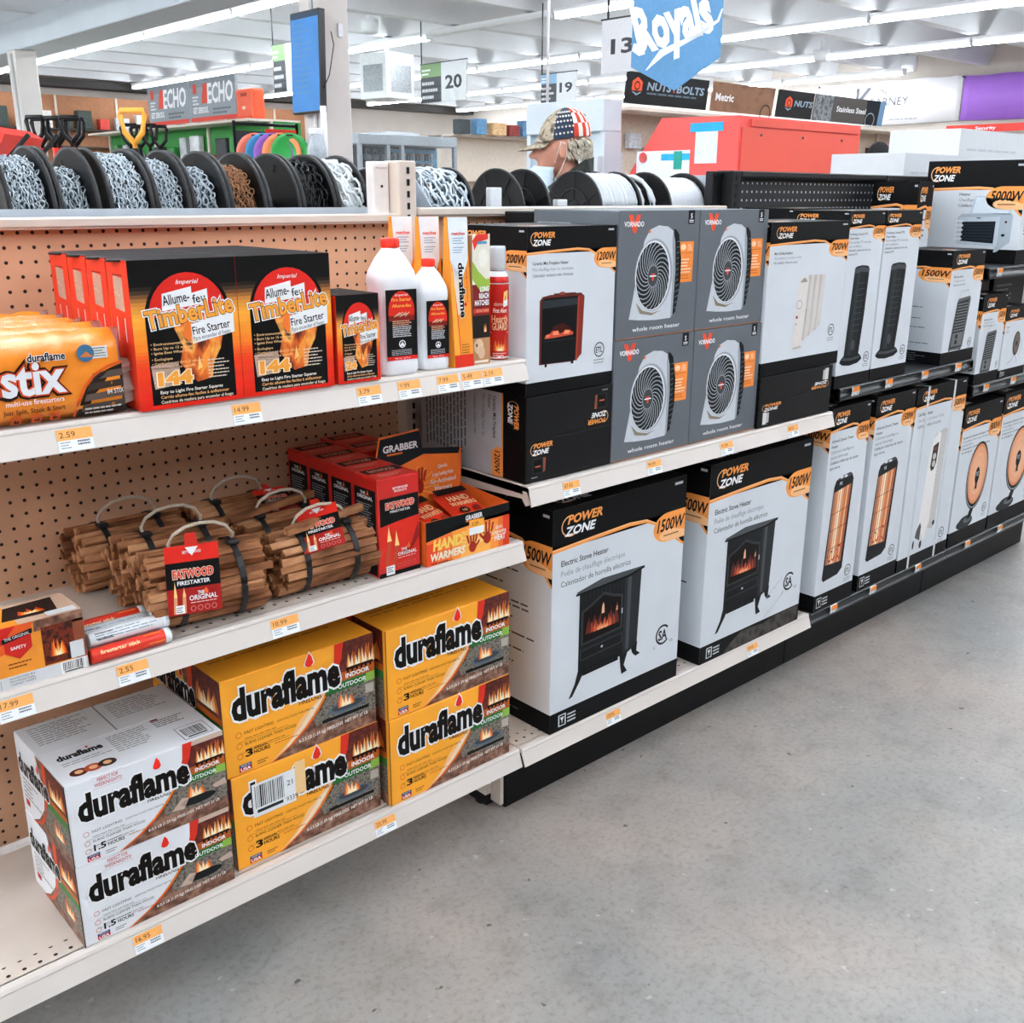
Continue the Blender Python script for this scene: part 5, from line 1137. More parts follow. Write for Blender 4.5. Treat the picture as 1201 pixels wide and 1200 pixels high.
def fatbox(x, y, label):
    global fb
    if fb is not None: return copy_tree(fb, None, label, (x, y, .7205))
    t, lb = carton('fatwood_box', (x-.05, x+.05, y-.042, y+.042, .7205, .922), FRED, label, 'box', 'red fatwood boxes')
    P = Print(*lens('front', lb)); fbox_front(P); P.build('front_print', t, 'front', lb); P = Print(*lens('left', lb)); fbox_side(P); P.build('side_print', t, 'left', lb)
    P = Print(*lens('top', lb)); P.rect(.1, .52, .95, .9, '#151515', 0); P.text('FATWOOD', .52, .6, .2, '#D88A70', 1, w=.6, al='c', bold=.03); P.greek(.2, .3, .6, 2, '#E8A898', .1, .35, 1); P.build('top_print', t, 'top', lb)
    fb = t; return t
for i in range(4): fatbox(-.325+.002*i, -.367+.0852*i, ('red fatwood box at the shelf front next to the hand warmers', 'red fatwood box directly behind the front one', 'third red fatwood box from the shelf front', 'rearmost red fatwood box in the left row')[i])
fatbox(-.215, -.165, 'red fatwood box behind the hand warmer display'); fatbox(-.215, -.078, 'red fatwood box against the pegboard behind the hand warmers')

# ------------------------------------------------------------------ hand warmer display
HW = mat('warmer_orange_card', '#F0702C', .35, var=.05); HK = mat('warmer_black_card', '#16181A', .4, var=.1)
t = empty('hand_warmer_display', (-.153, -.335, .7205), 0, 'orange hand warmer display box with open tray and raised back panel', 'display box')
w = .226; d = .165; x0 = -w/2; yf = -d/2
b = MB(); b.box(x0, -x0, yf, yf+.0015, 0, .094); b.build('front_panel', HW, t)
for s in (0, 1):
    b = MB(); xx = x0 if s == 0 else -x0-.0015; b.prism([(yf, 0), (-yf, 0), (-yf, .105), (yf, .094)], xx, xx+.0015, 'x'); b.build('side_panel', HW, t)
b = MB(); b.box(x0, -x0, yf, -yf, 0, .0015); b.build('bottom_panel', HW, t)
def hand(s, cx, cy, sc, flip=1):
    c = '#A8281A'; s.ell(cx, cy, .045*sc, .13*sc, c, 3, 14)
    for i, (dx, h) in enumerate(((-.045,.2),(-.018,.26),(.01,.25),(.036,.2))): s.line([(cx+flip*dx*sc, cy+.1*sc), (cx+flip*(dx*1.5)*sc, cy+(.1+h)*sc)], .05*sc, c, 3)
    s.line([(cx+flip*.04*sc, cy), (cx+flip*.085*sc, cy+.12*sc)], .05*sc, c, 3)
P = Print(w, .094); P.rect(0, .72, 1, 1, '#141618', 1); P.poly([(0,.72),(1,.72),(1,.80),(.6,.72),(.3,.66),(0,.56)], '#141618', 1)
P.rect(.30, 0, .86, .68, '#F6963C', 0); P.rect(.40, 0, .76, .6, '#F8B050', 1); P.rect(0, 0, .12, .5, '#E84A20', 1); P.rect(.92, 0, 1, .8, '#E2401E', 1)
for i in range(14): a = PI*i/13; P.line([(.62,.25),(.62+.26*math.cos(a),.25+.5*math.sin(a))], .015, '#FBD080', 2)
P.text('HAND', .08, .33, .24, '#F8D060', 4, w=.33, bold=.05, shear=.15); P.text('WARMERS', .04, .10, .17, '#F6E8D0', 4, w=.40, bold=.04, shear=.15); P.greek(.05, .02, .2, 1, '#8A2A14', .05, .5, 3)
s_ = Sub(P, 0, 0, 1, 1, 0); hand(s_, .54, .18, 1.0, 1); hand(s_, .72, .30, 1.1, -1)
P.text('GRABBER', .56, .83, .11, WHT, 3, w=.20, al='c', bold=.03); P.rect(.46, .79, .62, .815, '#E8702C', 3)
P.text('Quick,', .87, .45, .09, WHT, 4, w=.09, al='c'); P.text('Long-Lasting', .87, .34, .09, WHT, 4, w=.17, al='c', bold=.01); P.text('HEAT', .88, .17, .14, WHT, 4, w=.13, al='c', bold=.03)
P.rect(.50, .46, .68, .78, '#ECEFF0', 6); P.rect(.50, .63, .68, .80, '#F6A83C', 7); P.text('3.29', .53, .67, .08, '#4A3A20', 8, w=.08)
P.build('front_print', t, 'front', (x0, -x0, yf, 0, 0, .094))
# raised header panel leaning back a little, its torn black top strip rising at the left
b = MB(); b.prism([(x0, .0), (-x0, .0), (-x0+.004, .185), (x0+.115, .20), (x0+.112, .243), (x0+.008, .238), (x0-.002, .19)], -yf, -yf+.0015, 'y'); b.build('back_panel', HW, t)
P = Print(w, .2); P.rect(.04, .3, .97, .9, '#F07A30', 0); P.poly([(.0,.93),(.05,1.17),(.5,1.2),(.53,1.0),(1.0,.93),(.98,.86),(.55,.93),(.1,.80)], '#1E2226', 1)
for i in range(18): a = 2*PI*i/18; P.line([(.42,.55),(.42+.3*math.cos(a),.55+.26*math.sin(a))], .012, '#F8B050', 2)
P.text('GRABBER', .08, 1.02, .075, WHT, 3, w=.40, bold=.03); P.rect(.12, .98, .30, 1.0, '#E8702C', 3)
s_ = Sub(P, 0, .3, 1, .9, 1); hand(s_, .30, .25, .8, 1); hand(s_, .50, .45, 1.0, -1)
for i, tx in enumerate(('Quick,', 'Long-Lasting Heat', 'Air-Activated', 'Warmers')): P.text(tx, .78, .74-.085*i, (.04,.045,.055,.055)[i], WHT, 4, w=(.12,.26,.32,.22)[i], al='c', bold=.015)
P.build('back_print', t, 'front', (x0, -x0, -yf-.0004, 0, 0, .2))
PK = mat('warmer_packet_film', '#D8351E', .25, var=.1, bump=.3, bscale=50)
def packet(x, y, z, rx, rz, label):
    R = random.Random(int((x+1)*1000)); t = empty('hand_warmer_packet', (x, y, z), rz, label, 'packet', 'hand warmer packets in the display'); t.rotation_euler = (rx, 0, rz)
    b = MB(); w, h = .088, .115
    g = [[b.bm.verts.new(((i/6-.5)*w, (j/6-.5)*h, .005*(1-abs(i/3-1)**3)*(1-abs(j/3-1)**3)*1.6+R.uniform(0, .0012))) for j in range(7)] for i in range(7)]
    for i in range(6):
        for j in range(6): f = b.bm.faces.new((g[i][j], g[i+1][j], g[i+1][j+1], g[i][j+1])); f.smooth = True
    b.box(-w/2, w/2, -h/2, h/2, -.001, 0); b.build('pouch', PK, t)
    P = Print(w, h); P.rect(.04, .78, .96, .96, '#1A1414', 0); P.text('HAND', .5, .52, .16, '#F0B080', 2, w=.6, al='c', bold=.04); P.text('WARMERS', .5, .36, .12, '#F0B080', 2, w=.74, al='c', bold=.03); P.ell(.35, .2, .14, .1, '#2A1A10', 1); P.text('10', .35, .165, .07, '#F0B080', 2, w=.12, al='c', bold=.03); P.ell(.72, .2, .12, .1, '#8A1E14', 1)
    o = link('pouch_print', P.mesh('pouch_print'), None, t); o.matrix_local = Matrix.Translation((-w/2, -h/2, .0098))
packet(-.20, -.335, .797, .35, .25, 'hand warmer packet in the display tray, the left one'); packet(-.105, -.330, .803, .30, -.05, 'hand warmer packet in the display tray, the right one')

# ------------------------------------------------------------------ creosote log box and tubes
t, lb = carton('creosote_log_box', (-1.195, -.947, -.416, -.325, .7205, .820), mat('creosote_card', '#E8902C', .4, var=.06), 'orange creosote log box with a fireplace picture at the left edge', 'box', flap=False)
P = Print(*lens('front', lb)); P.rect(0,0,1,.20,'#D8DADC',1); P.poly([(0,.35),(.3,.5),(.58,.75),(.62,1),(0,1)], '#C8241C', 1); P.poly([(0,.3),(.35,.45),(.66,.7),(.7,1),(.6,1),(.5,.72),(.3,.5),(0,.38)], '#E05A24', 2); P.rect(.70,.82,1,1,PH_WOOD,2); P.rect(.74,.22,.93,.86,PH_EMBER,3); P.flame(.83,.34,.10,.38,4,seed=4,tongues=3); P.rect(.93,.2,1,.86,'#8A4A30',2)
P.poly([(.52,.78),(.68,.84),(.68,.6),(.6,.45),(.52,.58)], '#C8241C', 4); P.poly([(.51,.74),(.69,.82),(.69,.9),(.51,.82)], '#1E1E20', 5); P.text('THE ORIGINAL', .60, .80, .05, WHT, 6, w=.15, al='c', rot=.1); P.text('SAFETY', .60, .62, .05, WHT, 6, w=.09, al='c', bold=.02)
P.text('CREOSOTE', .46, .235, .07, '#3A2418', 4, w=.30, al='r', bold=.02); P.greek(.53,.38,.14,2,'#8A4A1A',.06,.4,3)
for i, tx in enumerate(('OVER 20 MILLION', 'SATISFIED CUSTOMERS')): P.text(tx, .42, .115-.06*i, .035, '#4A4C50', 3, w=.2, al='r')
for i, tx in enumerate(('INVENTED BY', 'PROFESSIONAL', 'CHIMNEY SWEEPS')): P.text(tx, .60, .14-.05*i, .035, '#4A4C50', 3, w=.15, al='c')
P.rect(.90,.22,.985,.5,'#DADDE0',5); P.barcode(.83,.0,.985,.20,5,seed=12); P.rect(.47,.02,.473,.17,'#8A8C90',3); P.build('front_print', t, 'front', lb)
P = Print(*lens('top', lb)); P.rect(0,0,1,1,'#C9A890',0); P.rect(0,0,.62,.9,'#E8902C',1); P.rect(0,.3,.45,1,'#D0402A',2); P.poly([(.55,.25),(.62,.85),(.92,.9),(.88,.2)], '#2A1C18', 3); P.flame(.74,.35,.16,.3,4,seed=7,tongues=3); P.rect(.8,.05,.98,.25,'#DADDE0',4); P.build('top_print', t, 'top', lb)
P = Print(*lens('right', lb)); P.rect(0,0,1,1,PH_WOOD,0); P.build('side_print', t, 'right', lb)
TW_ = mat('tube_white_film', '#E6EAEE', .3, var=.04); TR_ = mat('tube_red_film', '#D8321E', .3, var=.05); TG = mat('tube_grey_film', '#C4CACF', .3, var=.05)
def tubestick(x, y, z, m, label, rz, red):
    t = empty('fire_stick_tube', (x, y, z), rz, label, 'tube', 'paper-wrapped fire stick tubes')
    b = MB(); b.lathe([(.0105, -.066), (.0125, -.0645), (.0125, .0645), (.0105, .066)], axis='x', n=18); b.build('wrap', m, t)
    b = MB(); b.lathe([(.0129, .056), (.0132, .0605), (.0129, .0665), (.009, .0675)], axis='x', n=18); b.build('end_cap', TW_, t)
    P = Print(.13, .022); R_ = .0127
    if red: P.rect(.02,.1,.7,.9,TR_,0); P.text('firestarter stick', .1,.4,.3,'#F6D8A0',1,w=.5,bold=.02); P.poly([(.7,.1),(.92,.1),(.88,.9),(.66,.9)], '#E8A03C', 1)
    else: P.greek(.06,.7,.8,3,'#8A949C',.22,.3,0,seed=int(abs(y)*1000)); P.barcode(.05,.15,.32,.8,1,seed=5)
    vv = [(px-.065, -math.cos((py-.011)/R_+.55)*(R_+pz), math.sin((py-.011)/R_+.55)*(R_+pz)) for px, py, pz in P.v]
    me = bpy.data.meshes.new('wrap_print'); me.from_pydata(vv, [], P.f)
    for q in P.mats: me.materials.append(q)
    me.polygons.foreach_set('material_index', P.mi); link('wrap_print', me, None, t)
for i, (y, z, m, red, dx) in enumerate(((-.412,.7335,TR_,True,0), (-.398,.7565,TW_,False,.004), (-.386,.7335,TG,False,.0), (-.372,.7560,TG,False,-.006), (-.358,.7335,TR_,True,0), (-.343,.7560,TR_,True,-.012), (-.331,.7335,TG,False,-.01), (-.3045,.7335,TR_,True,-.018))):
    tubestick(-.876+dx, y, z, m, ('red tube at the shelf front, mostly under the white one', 'white tube with a barcode, the frontmost on top of the pile', 'grey tube low in the pile under the white one', 'pale tube on top right behind the white barcode tube', 'red tube in the lower layer, middle of the pile', 'red tube on top with a gold end, middle of the pile', 'grey tube in the lower layer towards the back', 'red tube farthest back in the pile')[i], .0, red)

# ------------------------------------------------------------------ price tags
TO, TWH = ink('#F4B36A'), ink('#EEF2F5')
def price_tag(x, y, z, txt, label, w=.052, h=.033, tilt=.2, black=False):
    t = empty('price_tag', (x, y, z), 0, label, 'price tag', 'orange and white price tags on the shelf edges'); t.rotation_euler = (-tilt if not black else 0, 0, 0)
    if black: w, h = .036, .030
    b = MB()
    if black: b.prism([(-.002, -h/2), (-.006, -h*.25), (-.0065, 0), (-.005, h*.3), (-.002, h/2), (0, h/2), (-.003, 0), (0, -h/2)], -w/2, w/2, 'x')
    else: b.box(-w/2, w/2, -.0006, 0, -h/2, h/2)
    b.build('card', TWH, t)
    P = Print(w, h); P.rect(0, .5, 1, 1, '#F2AC62' if not black else '#F08A34', 0)
    if txt: P.text(txt, .08, .62, .27, '#6A4420', 1, w=min(.5, .11*len(txt)))
    P.greek(.06, .38, .3, 3, '#8A949C', .12, .4, 0); P.greek(.55, .36, .38, 2, '#6A747C', .13, .6, 0, seed=3)
    P.build('print', t, 'front', (-w/2, w/2, -.0066 if black else -.0006, 0, -h/2, h/2))
    return t
TT = .27
for x, s, q in ((-.931, '2.59', 'the stix bag'), (-.648, '14.99', 'the two big TimberLite boxes'), (-.402, '3.79', 'the small TimberLite box'), (-.311, '9.99', 'the large white bottle'), (-.218, '7.99', 'the small white bottle'), (-.157, '5.49', 'the duraflame match cartons'), (-.102, '2.19', 'the spray can')): price_tag(x, -.4355, 1.0935, s, 'orange price tag reading %s below %s' % (s, q), tilt=TT)
for x, s, w, q in ((-1.066, '17.99', .052, 'the creosote log box'), (-.884, '2.55', .052, 'the fire stick tubes'), (-.602, '10.99', .056, 'the fatwood bundles')): price_tag(x, -.4325, .695, s, 'orange price tag reading %s below %s' % (s, q), w, tilt=TT)
for x, s, q in ((-.909, '16.95', 'white'), (-.395, '25.99', 'yellow')): price_tag(x, -.4255, .179, s, 'orange price tag reading %s below the %s duraflame boxes' % (s, q), tilt=TT)
for x, s, q in ((.122, '47.65', 'the lying fireplace heater box'), (.406, '99.99', 'the lower left grey heater box'), (.695, '91.99', 'the lower right grey heater box'), (1.0, '38.95', 'the lying radiator box')): price_tag(x, -.4455, .8195, s, 'orange price tag reading %s below %s' % (s, q), tilt=TT)
for x, s, q in ((.307, '129.95', 'stove box nearest the firelogs'), (.909, '139.95', 'scuffed stove box')): price_tag(x, -.4315, .179, s, 'orange price tag reading %s below the %s' % (s, q), tilt=TT)
for x, z, lab in ((1.347, .886, 'curved orange tag under the left tower heater box'), (1.546, .886, 'curved orange tag under the right tower heater box'), (1.78, .886, 'curved orange tag between the towers and the milk house box'), (2.017, .886, 'curved orange tag under the milk house heater box'), (2.266, .786, 'curved orange tag under the small milk house heater box'), (2.497, .786, 'curved orange tag under the fan heater box'),
                  (1.353, .183, 'curved orange tag under the left quartz tower box'), (1.598, .183, 'curved orange tag under the right quartz tower box'), (1.912, .183, 'curved orange tag under the strapped oil heater box'), (2.30, .183, 'curved orange tag under the left dish heater box'), (2.585, .183, 'curved orange tag under the right dish heater box'), (2.244, 1.192, 'curved orange tag on the top black shelf by the 5000W box')):
    price_tag(x, -.4258, z, None, lab, black=True)
# ------------------------------------------------------------------ reels of chain and cable behind the run
BKP = mat('black_reel_plastic', '#0C0D0F', .42, var=.15, vscale=25, spec=.3)
ZINC = mat('zinc_chain', '#D2DDE6', .3, metal=.35, var=.12, vscale=200); COPPER = mat('bronze_chain', '#B07C58', .35, metal=.35, var=.15, vscale=200)
KCH = mat('black_chain', '#1A1C1E', .35, metal=.3, var=.2); WCH = mat('white_plastic_chain', '#E8EEF0', .4, var=.04); CAB = mat('grey_cable_jacket', '#CBD0D4', .5, var=.06); CAB2 = mat('white_rope_line', '#DCE0E4', .6, var=.08, vscale=200)
def link_geo(b, M, L, Wd, r):
    pts = []
    for i in range(8):
        a = 2*PI*i/8; pts.append(Vector((math.cos(a)*Wd/2, math.sin(a)*Wd/2+math.copysign((L-Wd)/2, math.sin(a)) if abs(math.sin(a)) > .1 else 0, 0)))
    rings = []
    for i, p in enumerate(pts):
        t = (pts[(i+1) % 8]-pts[i-1]).normalized(); n = Vector((0,0,1)); o = t.cross(n)
        rings.append([b.bm.verts.new(M @ (p+(o*math.cos(k*2*PI/3)+n*math.sin(k*2*PI/3))*r)) for k in range(3)])
    for i in range(8):
        A, B = rings[i], rings[(i+1) % 8]
        for k in range(3): f = b.bm.faces.new((A[k], A[(k+1) % 3], B[(k+1) % 3], B[k])); f.smooth = True
def chain_mesh(rw, width, L, Wd, r, seed):
    R = random.Random(seed); b = MB(); nrow = max(3, int(width/(Wd*.72))); n = int(2*PI*rw/(L*.74))
    for j in range(nrow):
        x = -width/2+width*(j+.5)/nrow
        for i in range(n):
            a = 2*PI*(i+R.random()*.5)/n+j*.37
            M = Matrix.Rotation(a, 4, 'X') @ Matrix.Translation((x+R.uniform(-.3, .3)*Wd, 0, rw+R.uniform(-.003, .004))) @ Matrix.Rotation(R.uniform(-.5, .5), 4, 'Z') @ Matrix.Rotation((.75 if i % 2 else -.75)+R.uniform(-.3, .3), 4, 'Y')
            link_geo(b, M, L, Wd, r)
    me = b.mesh('wound_chain'); return me
def flange_mesh(R_, ribs):
    b = MB(); b.lathe([(.016, -.003), (R_*.96, -.003), (R_, -.0045), (R_, .0045), (R_*.96, .003), (.016, .003)], axis='x', n=40)
    if ribs:
        for i in range(6):
            M = Matrix.Rotation(2*PI*i/6+.3, 4, 'X')
            for s in (-1, 1): b.box(s*.003-.002, s*.003+.002, -.002, .002, .03, R_*.93, M=M)
        for rr in (R_*.55, .032):
            for s in (-1, 1): b.tube([(s*.004, rr*math.cos(2*PI*i/32), rr*math.sin(2*PI*i/32)) for i in range(32)], .002, 4, True)
    else:
        b.box(-.0042, .0042, -.006, .0, R_*.72, R_*.84)
    return b.mesh('flange')
FL = {}
def reel(x0, x1, R_, kind, label, rw=None, ribs=False, zc=1.398):
    t = empty('cable_reel' if kind in ('cable', 'line') else 'chain_reel', ((x0+x1)/2, .2, zc), 0, label, 'reel', 'reels of chain and cable on the racks'); w = x1-x0
    if (R_, ribs) not in FL: FL[R_, ribs] = flange_mesh(R_, ribs)
    for x in (-w/2, w/2): o = link('flange', FL[R_, ribs], BKP, t); o.location = (x, 0, 0); o.rotation_euler = (random.uniform(-.4, .4), 0, 0)
    rr = rw or R_*.7
    b = MB(); b.lathe([((rr-.006 if kind != 'empty' else .036), -w/2), ((rr-.006 if kind != 'empty' else .036), w/2)], axis='x', n=28)
    b.build('drum', {'zinc': mat('chain_core', '#4A5660', .6), 'copper': mat('chain_core_brown', '#3A281E', .6), 'black': BKP, 'white': WCH, 'empty': BKP, 'cable': CAB, 'line': CAB2}[kind], t)
    ww = w-.012
    if kind in ('zinc', 'copper', 'black', 'white'):
        L, Wd, r = {'zinc': (.017, .0115, .0017), 'copper': (.015, .010, .0015), 'black': (.026, .016, .0026), 'white': (.036, .021, .0036)}[kind]
        if kind == 'zinc' and rw and rw > .1: L, Wd, r = .014, .0095, .0014
        if kind == 'zinc' and R_ < .12: L, Wd, r = .034, .02, .0034
        o = link('wound_chain', chain_mesh(rr, ww, L, Wd, r, int(x0*1000)), {'zinc': ZINC, 'copper': COPPER, 'black': KCH, 'white': WCH}[kind], t); o['kind'] = 'stuff'
    if kind in ('cable', 'line'):
        b = MB(); r = .0042 if kind == 'cable' else .0016; n = int(ww/(2*r)); pts = []
        if kind == 'line':
            b.lathe([(rr+.001*math.sin(i*2.4), -ww/2+ww*i/24) for i in range(25)], axis='x', n=32)
        else:
            for i in range(n*24+1): a = 2*PI*i/24; pts.append((-ww/2+ww*i/(n*24), rr*math.cos(a)*(1+.012*math.sin(i*.11)), rr*math.sin(a)*(1+.012*math.sin(i*.11))))
            b.tube(pts, r, 6)
        b.build('wound_cable', CAB if kind == 'cable' else CAB2, t)
    b = MB(); b.lathe([(.013, -w/2-.006), (.013, w/2+.006)], axis='x', n=14); b.build('bushing', BKP, t)
    return t
RA = .132
for x0, x1, R_, kind, rw, ribs, lab in [(-.822, -.741, RA, 'zinc', .108, 0, 'reel of zinc chain at the far left of the rack'), (-.729, -.659, RA, 'zinc', .088, 0, 'half-used reel of zinc chain, second from the left'), (-.634, -.552, RA, 'zinc', .116, 0, 'full reel of fine zinc chain below the yellow grip'), (-.541, -.474, RA, 'zinc', .107, 0, 'reel of fine zinc chain left of the low zinc reel'), (-.463, -.390, RA, 'zinc', .094, 0, 'low reel of zinc chain next to the bronze one'), (-.379, -.302, RA, 'copper', .098, 0, 'reel of bronze coloured chain'),
                                       (-.291, -.219, RA, 'empty', None, 0, 'empty black reel next to the bronze chain'), (-.207, -.127, RA, 'black', .112, 0, 'reel of black chain'), (-.115, -.038, RA, 'white', .115, 0, 'reel of white plastic chain'), (-.018, .052, .105, 'empty', None, 1, 'small empty black reel by the grey end bracket'),
                                       (.140, .296, .112, 'zinc', .100, 0, 'reel of coarse zinc chain right of the almond upright'), (.470, .566, .113, 'empty', None, 1, 'empty black ribbed reel in front of the man'), (.772, .942, .112, 'cable', .102, 1, 'black ribbed reel wound with thick grey cable'), (1.078, 1.266, .113, 'line', .098, 1, 'black reel of thin white line by the red cabinet')]:
    reel(x0, x1, R_, kind, lab, rw, ribs)
b = MB(); b.tube([(1.0+.03*math.sin(a*.37), .2-.098*math.cos(a), 1.395+.098*math.sin(a)+.006*math.sin(a*.9)) for a in [i*.35 for i in range(72)]], .0055, 7)
tag(b.build('loose_cable_coil', CAB), 'loose coil of grey cable between two cable reels', 'cable')
for i, (x, y, z) in enumerate(((.40, .12, 1.226), (.655, .13, 1.226))):
    b = MB(); b.box(x-.02, x+.02, y, y+.02, z, z+.235-.03*i, .002); tag(b.build('reel_label_card', mat('pale_card', '#E4E8EA', .5)), ('white label card beside the empty ribbed reel', 'white label card beside the grey cable reel')[i], 'card')

# ------------------------------------------------------------------ the man in the next aisle
SKIN = mat('skin', '#C98E78', .5, var=.08, vscale=25, spec=.4)
def blob(b, c, r, n=14, M=None):
    prof = [(math.sin(PI*i/n)*1.0, -math.cos(PI*i/n)) for i in range(n+1)]; rings = []
    for q, h in prof:
        rings.append([b.bm.verts.new((c[0]+r[0]*q*math.cos(2*PI*k/16), c[1]+r[1]*q*math.sin(2*PI*k/16), c[2]+r[2]*h)) for k in range(16)])
    for A, B in zip(rings, rings[1:]):
        for k in range(16): b.bm.faces.new((A[k], A[(k+1) % 16], B[(k+1) % 16], B[k]))
def remesh(o, vox, smooth=4):
    m = o.modifiers.new('one_surface', 'REMESH'); m.mode = 'VOXEL'; m.voxel_size = vox; m.use_smooth_shade = True
    s = o.modifiers.new('soften', 'SMOOTH'); s.iterations = smooth; s.factor = .5
pm = empty('person', (1.60, 1.085, 0), 2.33, 'older man in a flag cap and lowered face mask, dark jacket', 'person')
b = MB()
for c, r in (((-.012,0,1.662),(.097,.077,.100)), ((.030,0,1.600),(.068,.060,.090)), ((.058,0,1.535),(.036,.038,.028)), ((.094,0,1.606),(.020,.013,.034)), ((.112,0,1.590),(.020,.014,.013)), ((.082,0,1.640),(.016,.050,.014)), ((.082,0,1.556),(.014,.024,.010)), ((.045,.042,1.60),(.030,.020,.026)), ((.045,-.042,1.60),(.030,.020,.026)),
             ((-.012,.078,1.606),(.022,.010,.034)), ((-.012,-.078,1.606),(.022,.010,.034)), ((-.09,0,1.20),(.12,.19,.26)), ((-.085,0,.98),(.13,.17,.16)), ((-.08,0,1.36),(.09,.16,.07))): blob(b, c, r)
b.tube([(-.015,0,1.60),(-.04,0,1.50),(-.075,0,1.38)], [.058,.056,.07], 14)
for s in (-1, 1):
    b.tube([(-.08,s*.17,1.40),(-.06,s*.22,1.28),(-.02,s*.235,1.12),(.06,s*.22,1.02),(.16,s*.16,1.00),(.22,s*.12,1.01)], [.058,.052,.045,.04,.03,.028], 12)
    blob(b, (.26, s*.105, 1.01), (.045, .024, .036))
    for k in range(4): b.tube([(.29,s*.105,1.035-.022*k),(.325,s*.095,1.03-.022*k),(.345,s*.08,1.02-.022*k)], [.009,.0085,.007], 7)
    b.tube([(.25,s*.10,1.035),(.275,s*.075,1.05),(.295,s*.06,1.045)], [.011,.0095,.008], 7)
    b.tube([(-.08,s*.09,.95),(-.06,s*.10,.55),(-.08,s*.10,.12)], [.09,.065,.045], 14); blob(b, (-.03, s*.10, .04), (.12, .045, .04))
remesh(b.build('body', SKIN, pm), .0075, 3)
JK = mat('dark_jacket', '#2C2D2B', .8, var=.15, vscale=40, bump=.2)
b = MB(); blob(b, (-.09,0,1.19), (.145,.215,.30)); blob(b, (-.085,0,.98), (.155,.20,.18)); blob(b, (-.09,0,1.415), (.13,.22,.085)); blob(b, (-.125,0,1.455), (.085,.14,.08)); b.tube([(-.055,0,1.49),(-.075,0,1.42)], [.075,.10], 16)
for s in (-1, 1): b.tube([(-.08,s*.18,1.40),(-.06,s*.225,1.28),(-.02,s*.24,1.12),(.06,s*.225,1.02),(.15,s*.165,1.00)], [.078,.072,.064,.058,.046], 14)
remesh(b.build('jacket', JK, pm), .012, 4)
b = MB()
b.tube([(.030,-.062,1.445),(-.045,-.088,1.50),(-.11,-.055,1.545),(-.125,0,1.553),(-.11,.055,1.545),(-.045,.088,1.50),(.030,.062,1.445)], .001, 4, flat=(.014, .065)); b.build('collar', JK, pm)
b = MB()
for s in (-1, 1): b.tube([(-.08,s*.09,.98),(-.06,s*.10,.55),(-.08,s*.10,.08)], [.115,.085,.075], 14)
b.build('trousers', mat('dark_trousers', '#2A2E38', .8, var=.1), pm)
b = MB()
for s in (-1, 1): b.box(-.13, .10, s*.10-.05, s*.10+.05, 0, .085, .02, seg=2)
b.build('shoes', mat('dark_shoes', '#1C1A18', .5), pm)
# hair: short grey tufts at the back of the head
HR = mat('grey_hair', '#CFC6B4', .8, var=.12, vscale=150, bump=.6, bscale=250)
b = MB(); R = random.Random(3)
for i in range(320):
    a = R.uniform(1.72, 2*PI-1.72); z = R.uniform(1.588, 1.66); c_, s_ = math.cos(a), math.sin(a); base = Vector((-.012+.094*c_, .074*s_, z)); out = Vector((c_, s_, 0))
    b.tube([base, base+out*.012+Vector((-.004,0,-.010)), base+out*.016+Vector((-.006,R.uniform(-.006,.006),-.022))], [.0042,.0038,.001], 4)
b.build('hair', HR, pm)['kind'] = 'stuff'
b = MB()
for s in (-1, 1): b.tube([(.094,s*.018,1.642),(.090,s*.038,1.646),(.072,s*.058,1.640)], [.004,.005,.003], 6)
b.build('eyebrows', HR, pm)
for s in (-1, 1):
    b = MB(); blob(b, (.080, s*.043, 1.620), (.010, .012, .008)); e = b.build('eye', mat('eye_white', '#D8CCC4', .3), pm); b = MB(); blob(b, (.0885, s*.047, 1.620), (.003, .005, .005)); b.build('iris', mat('eye_dark', '#2A221C', .2), e)
# cap: front panels in camouflage, rear panels in stars and stripes
CAMO = mottle('camo_cloth', ['#4A4438', '#8A7E6A', '#B4A894', '#6A5E4A'], 38, .85); NAVY = mat('cap_navy', '#27364A', .85, var=.1); CREAM = mat('cap_cream', '#E6DED4', .85, var=.05); CRED = mat('cap_red', '#C23A26', .85, var=.08)
b = MB(); n, mrow = 32, 7; rg = []
for j in range(mrow+1):
    el = (PI/2)*j/mrow*.995; zz = 1.652+.118*math.sin(el); q = math.cos(el)
    rg.append([b.bm.verts.new((-.012+.106*q*math.cos(2*PI*k/n), .087*q*math.sin(2*PI*k/n), zz-.014*math.cos(2*PI*k/n)*q)) for k in range(n)])
for j in range(mrow):
    for k in range(n):
        f = b.bm.faces.new((rg[j][k], rg[j][(k+1) % n], rg[j+1][(k+1) % n], rg[j+1][k])); f.smooth = True
        a = abs(((k+.5)/n*360+180) % 360-180)
        f.material_index = 0 if a < 62 else (1 if a < 112 else (3 if ((k if k < 16 else 31-k)+j//2) % 2 == 0 else 2))
b.bm.faces.new(rg[-1]); b.build('cap_crown', [CAMO, NAVY, CREAM, CRED], pm)
b = MB()
for r_ in range(5):
    for c in range(6):
        for s in (-1, 1):
            a = math.radians(66+c*8.2+(r_ % 2)*4); el = .16+.2*r_; q = math.cos(el); p = Vector((-.012+.1075*q*math.cos(a), s*.0882*q*math.sin(a), 1.652+.1195*math.sin(el)-.014*math.cos(a)*q)); blob(b, p, (.0042,.003,.0042), 5)
b.build('cap_stars', CREAM, pm)['kind'] = 'stuff'
b = MB(); V = []
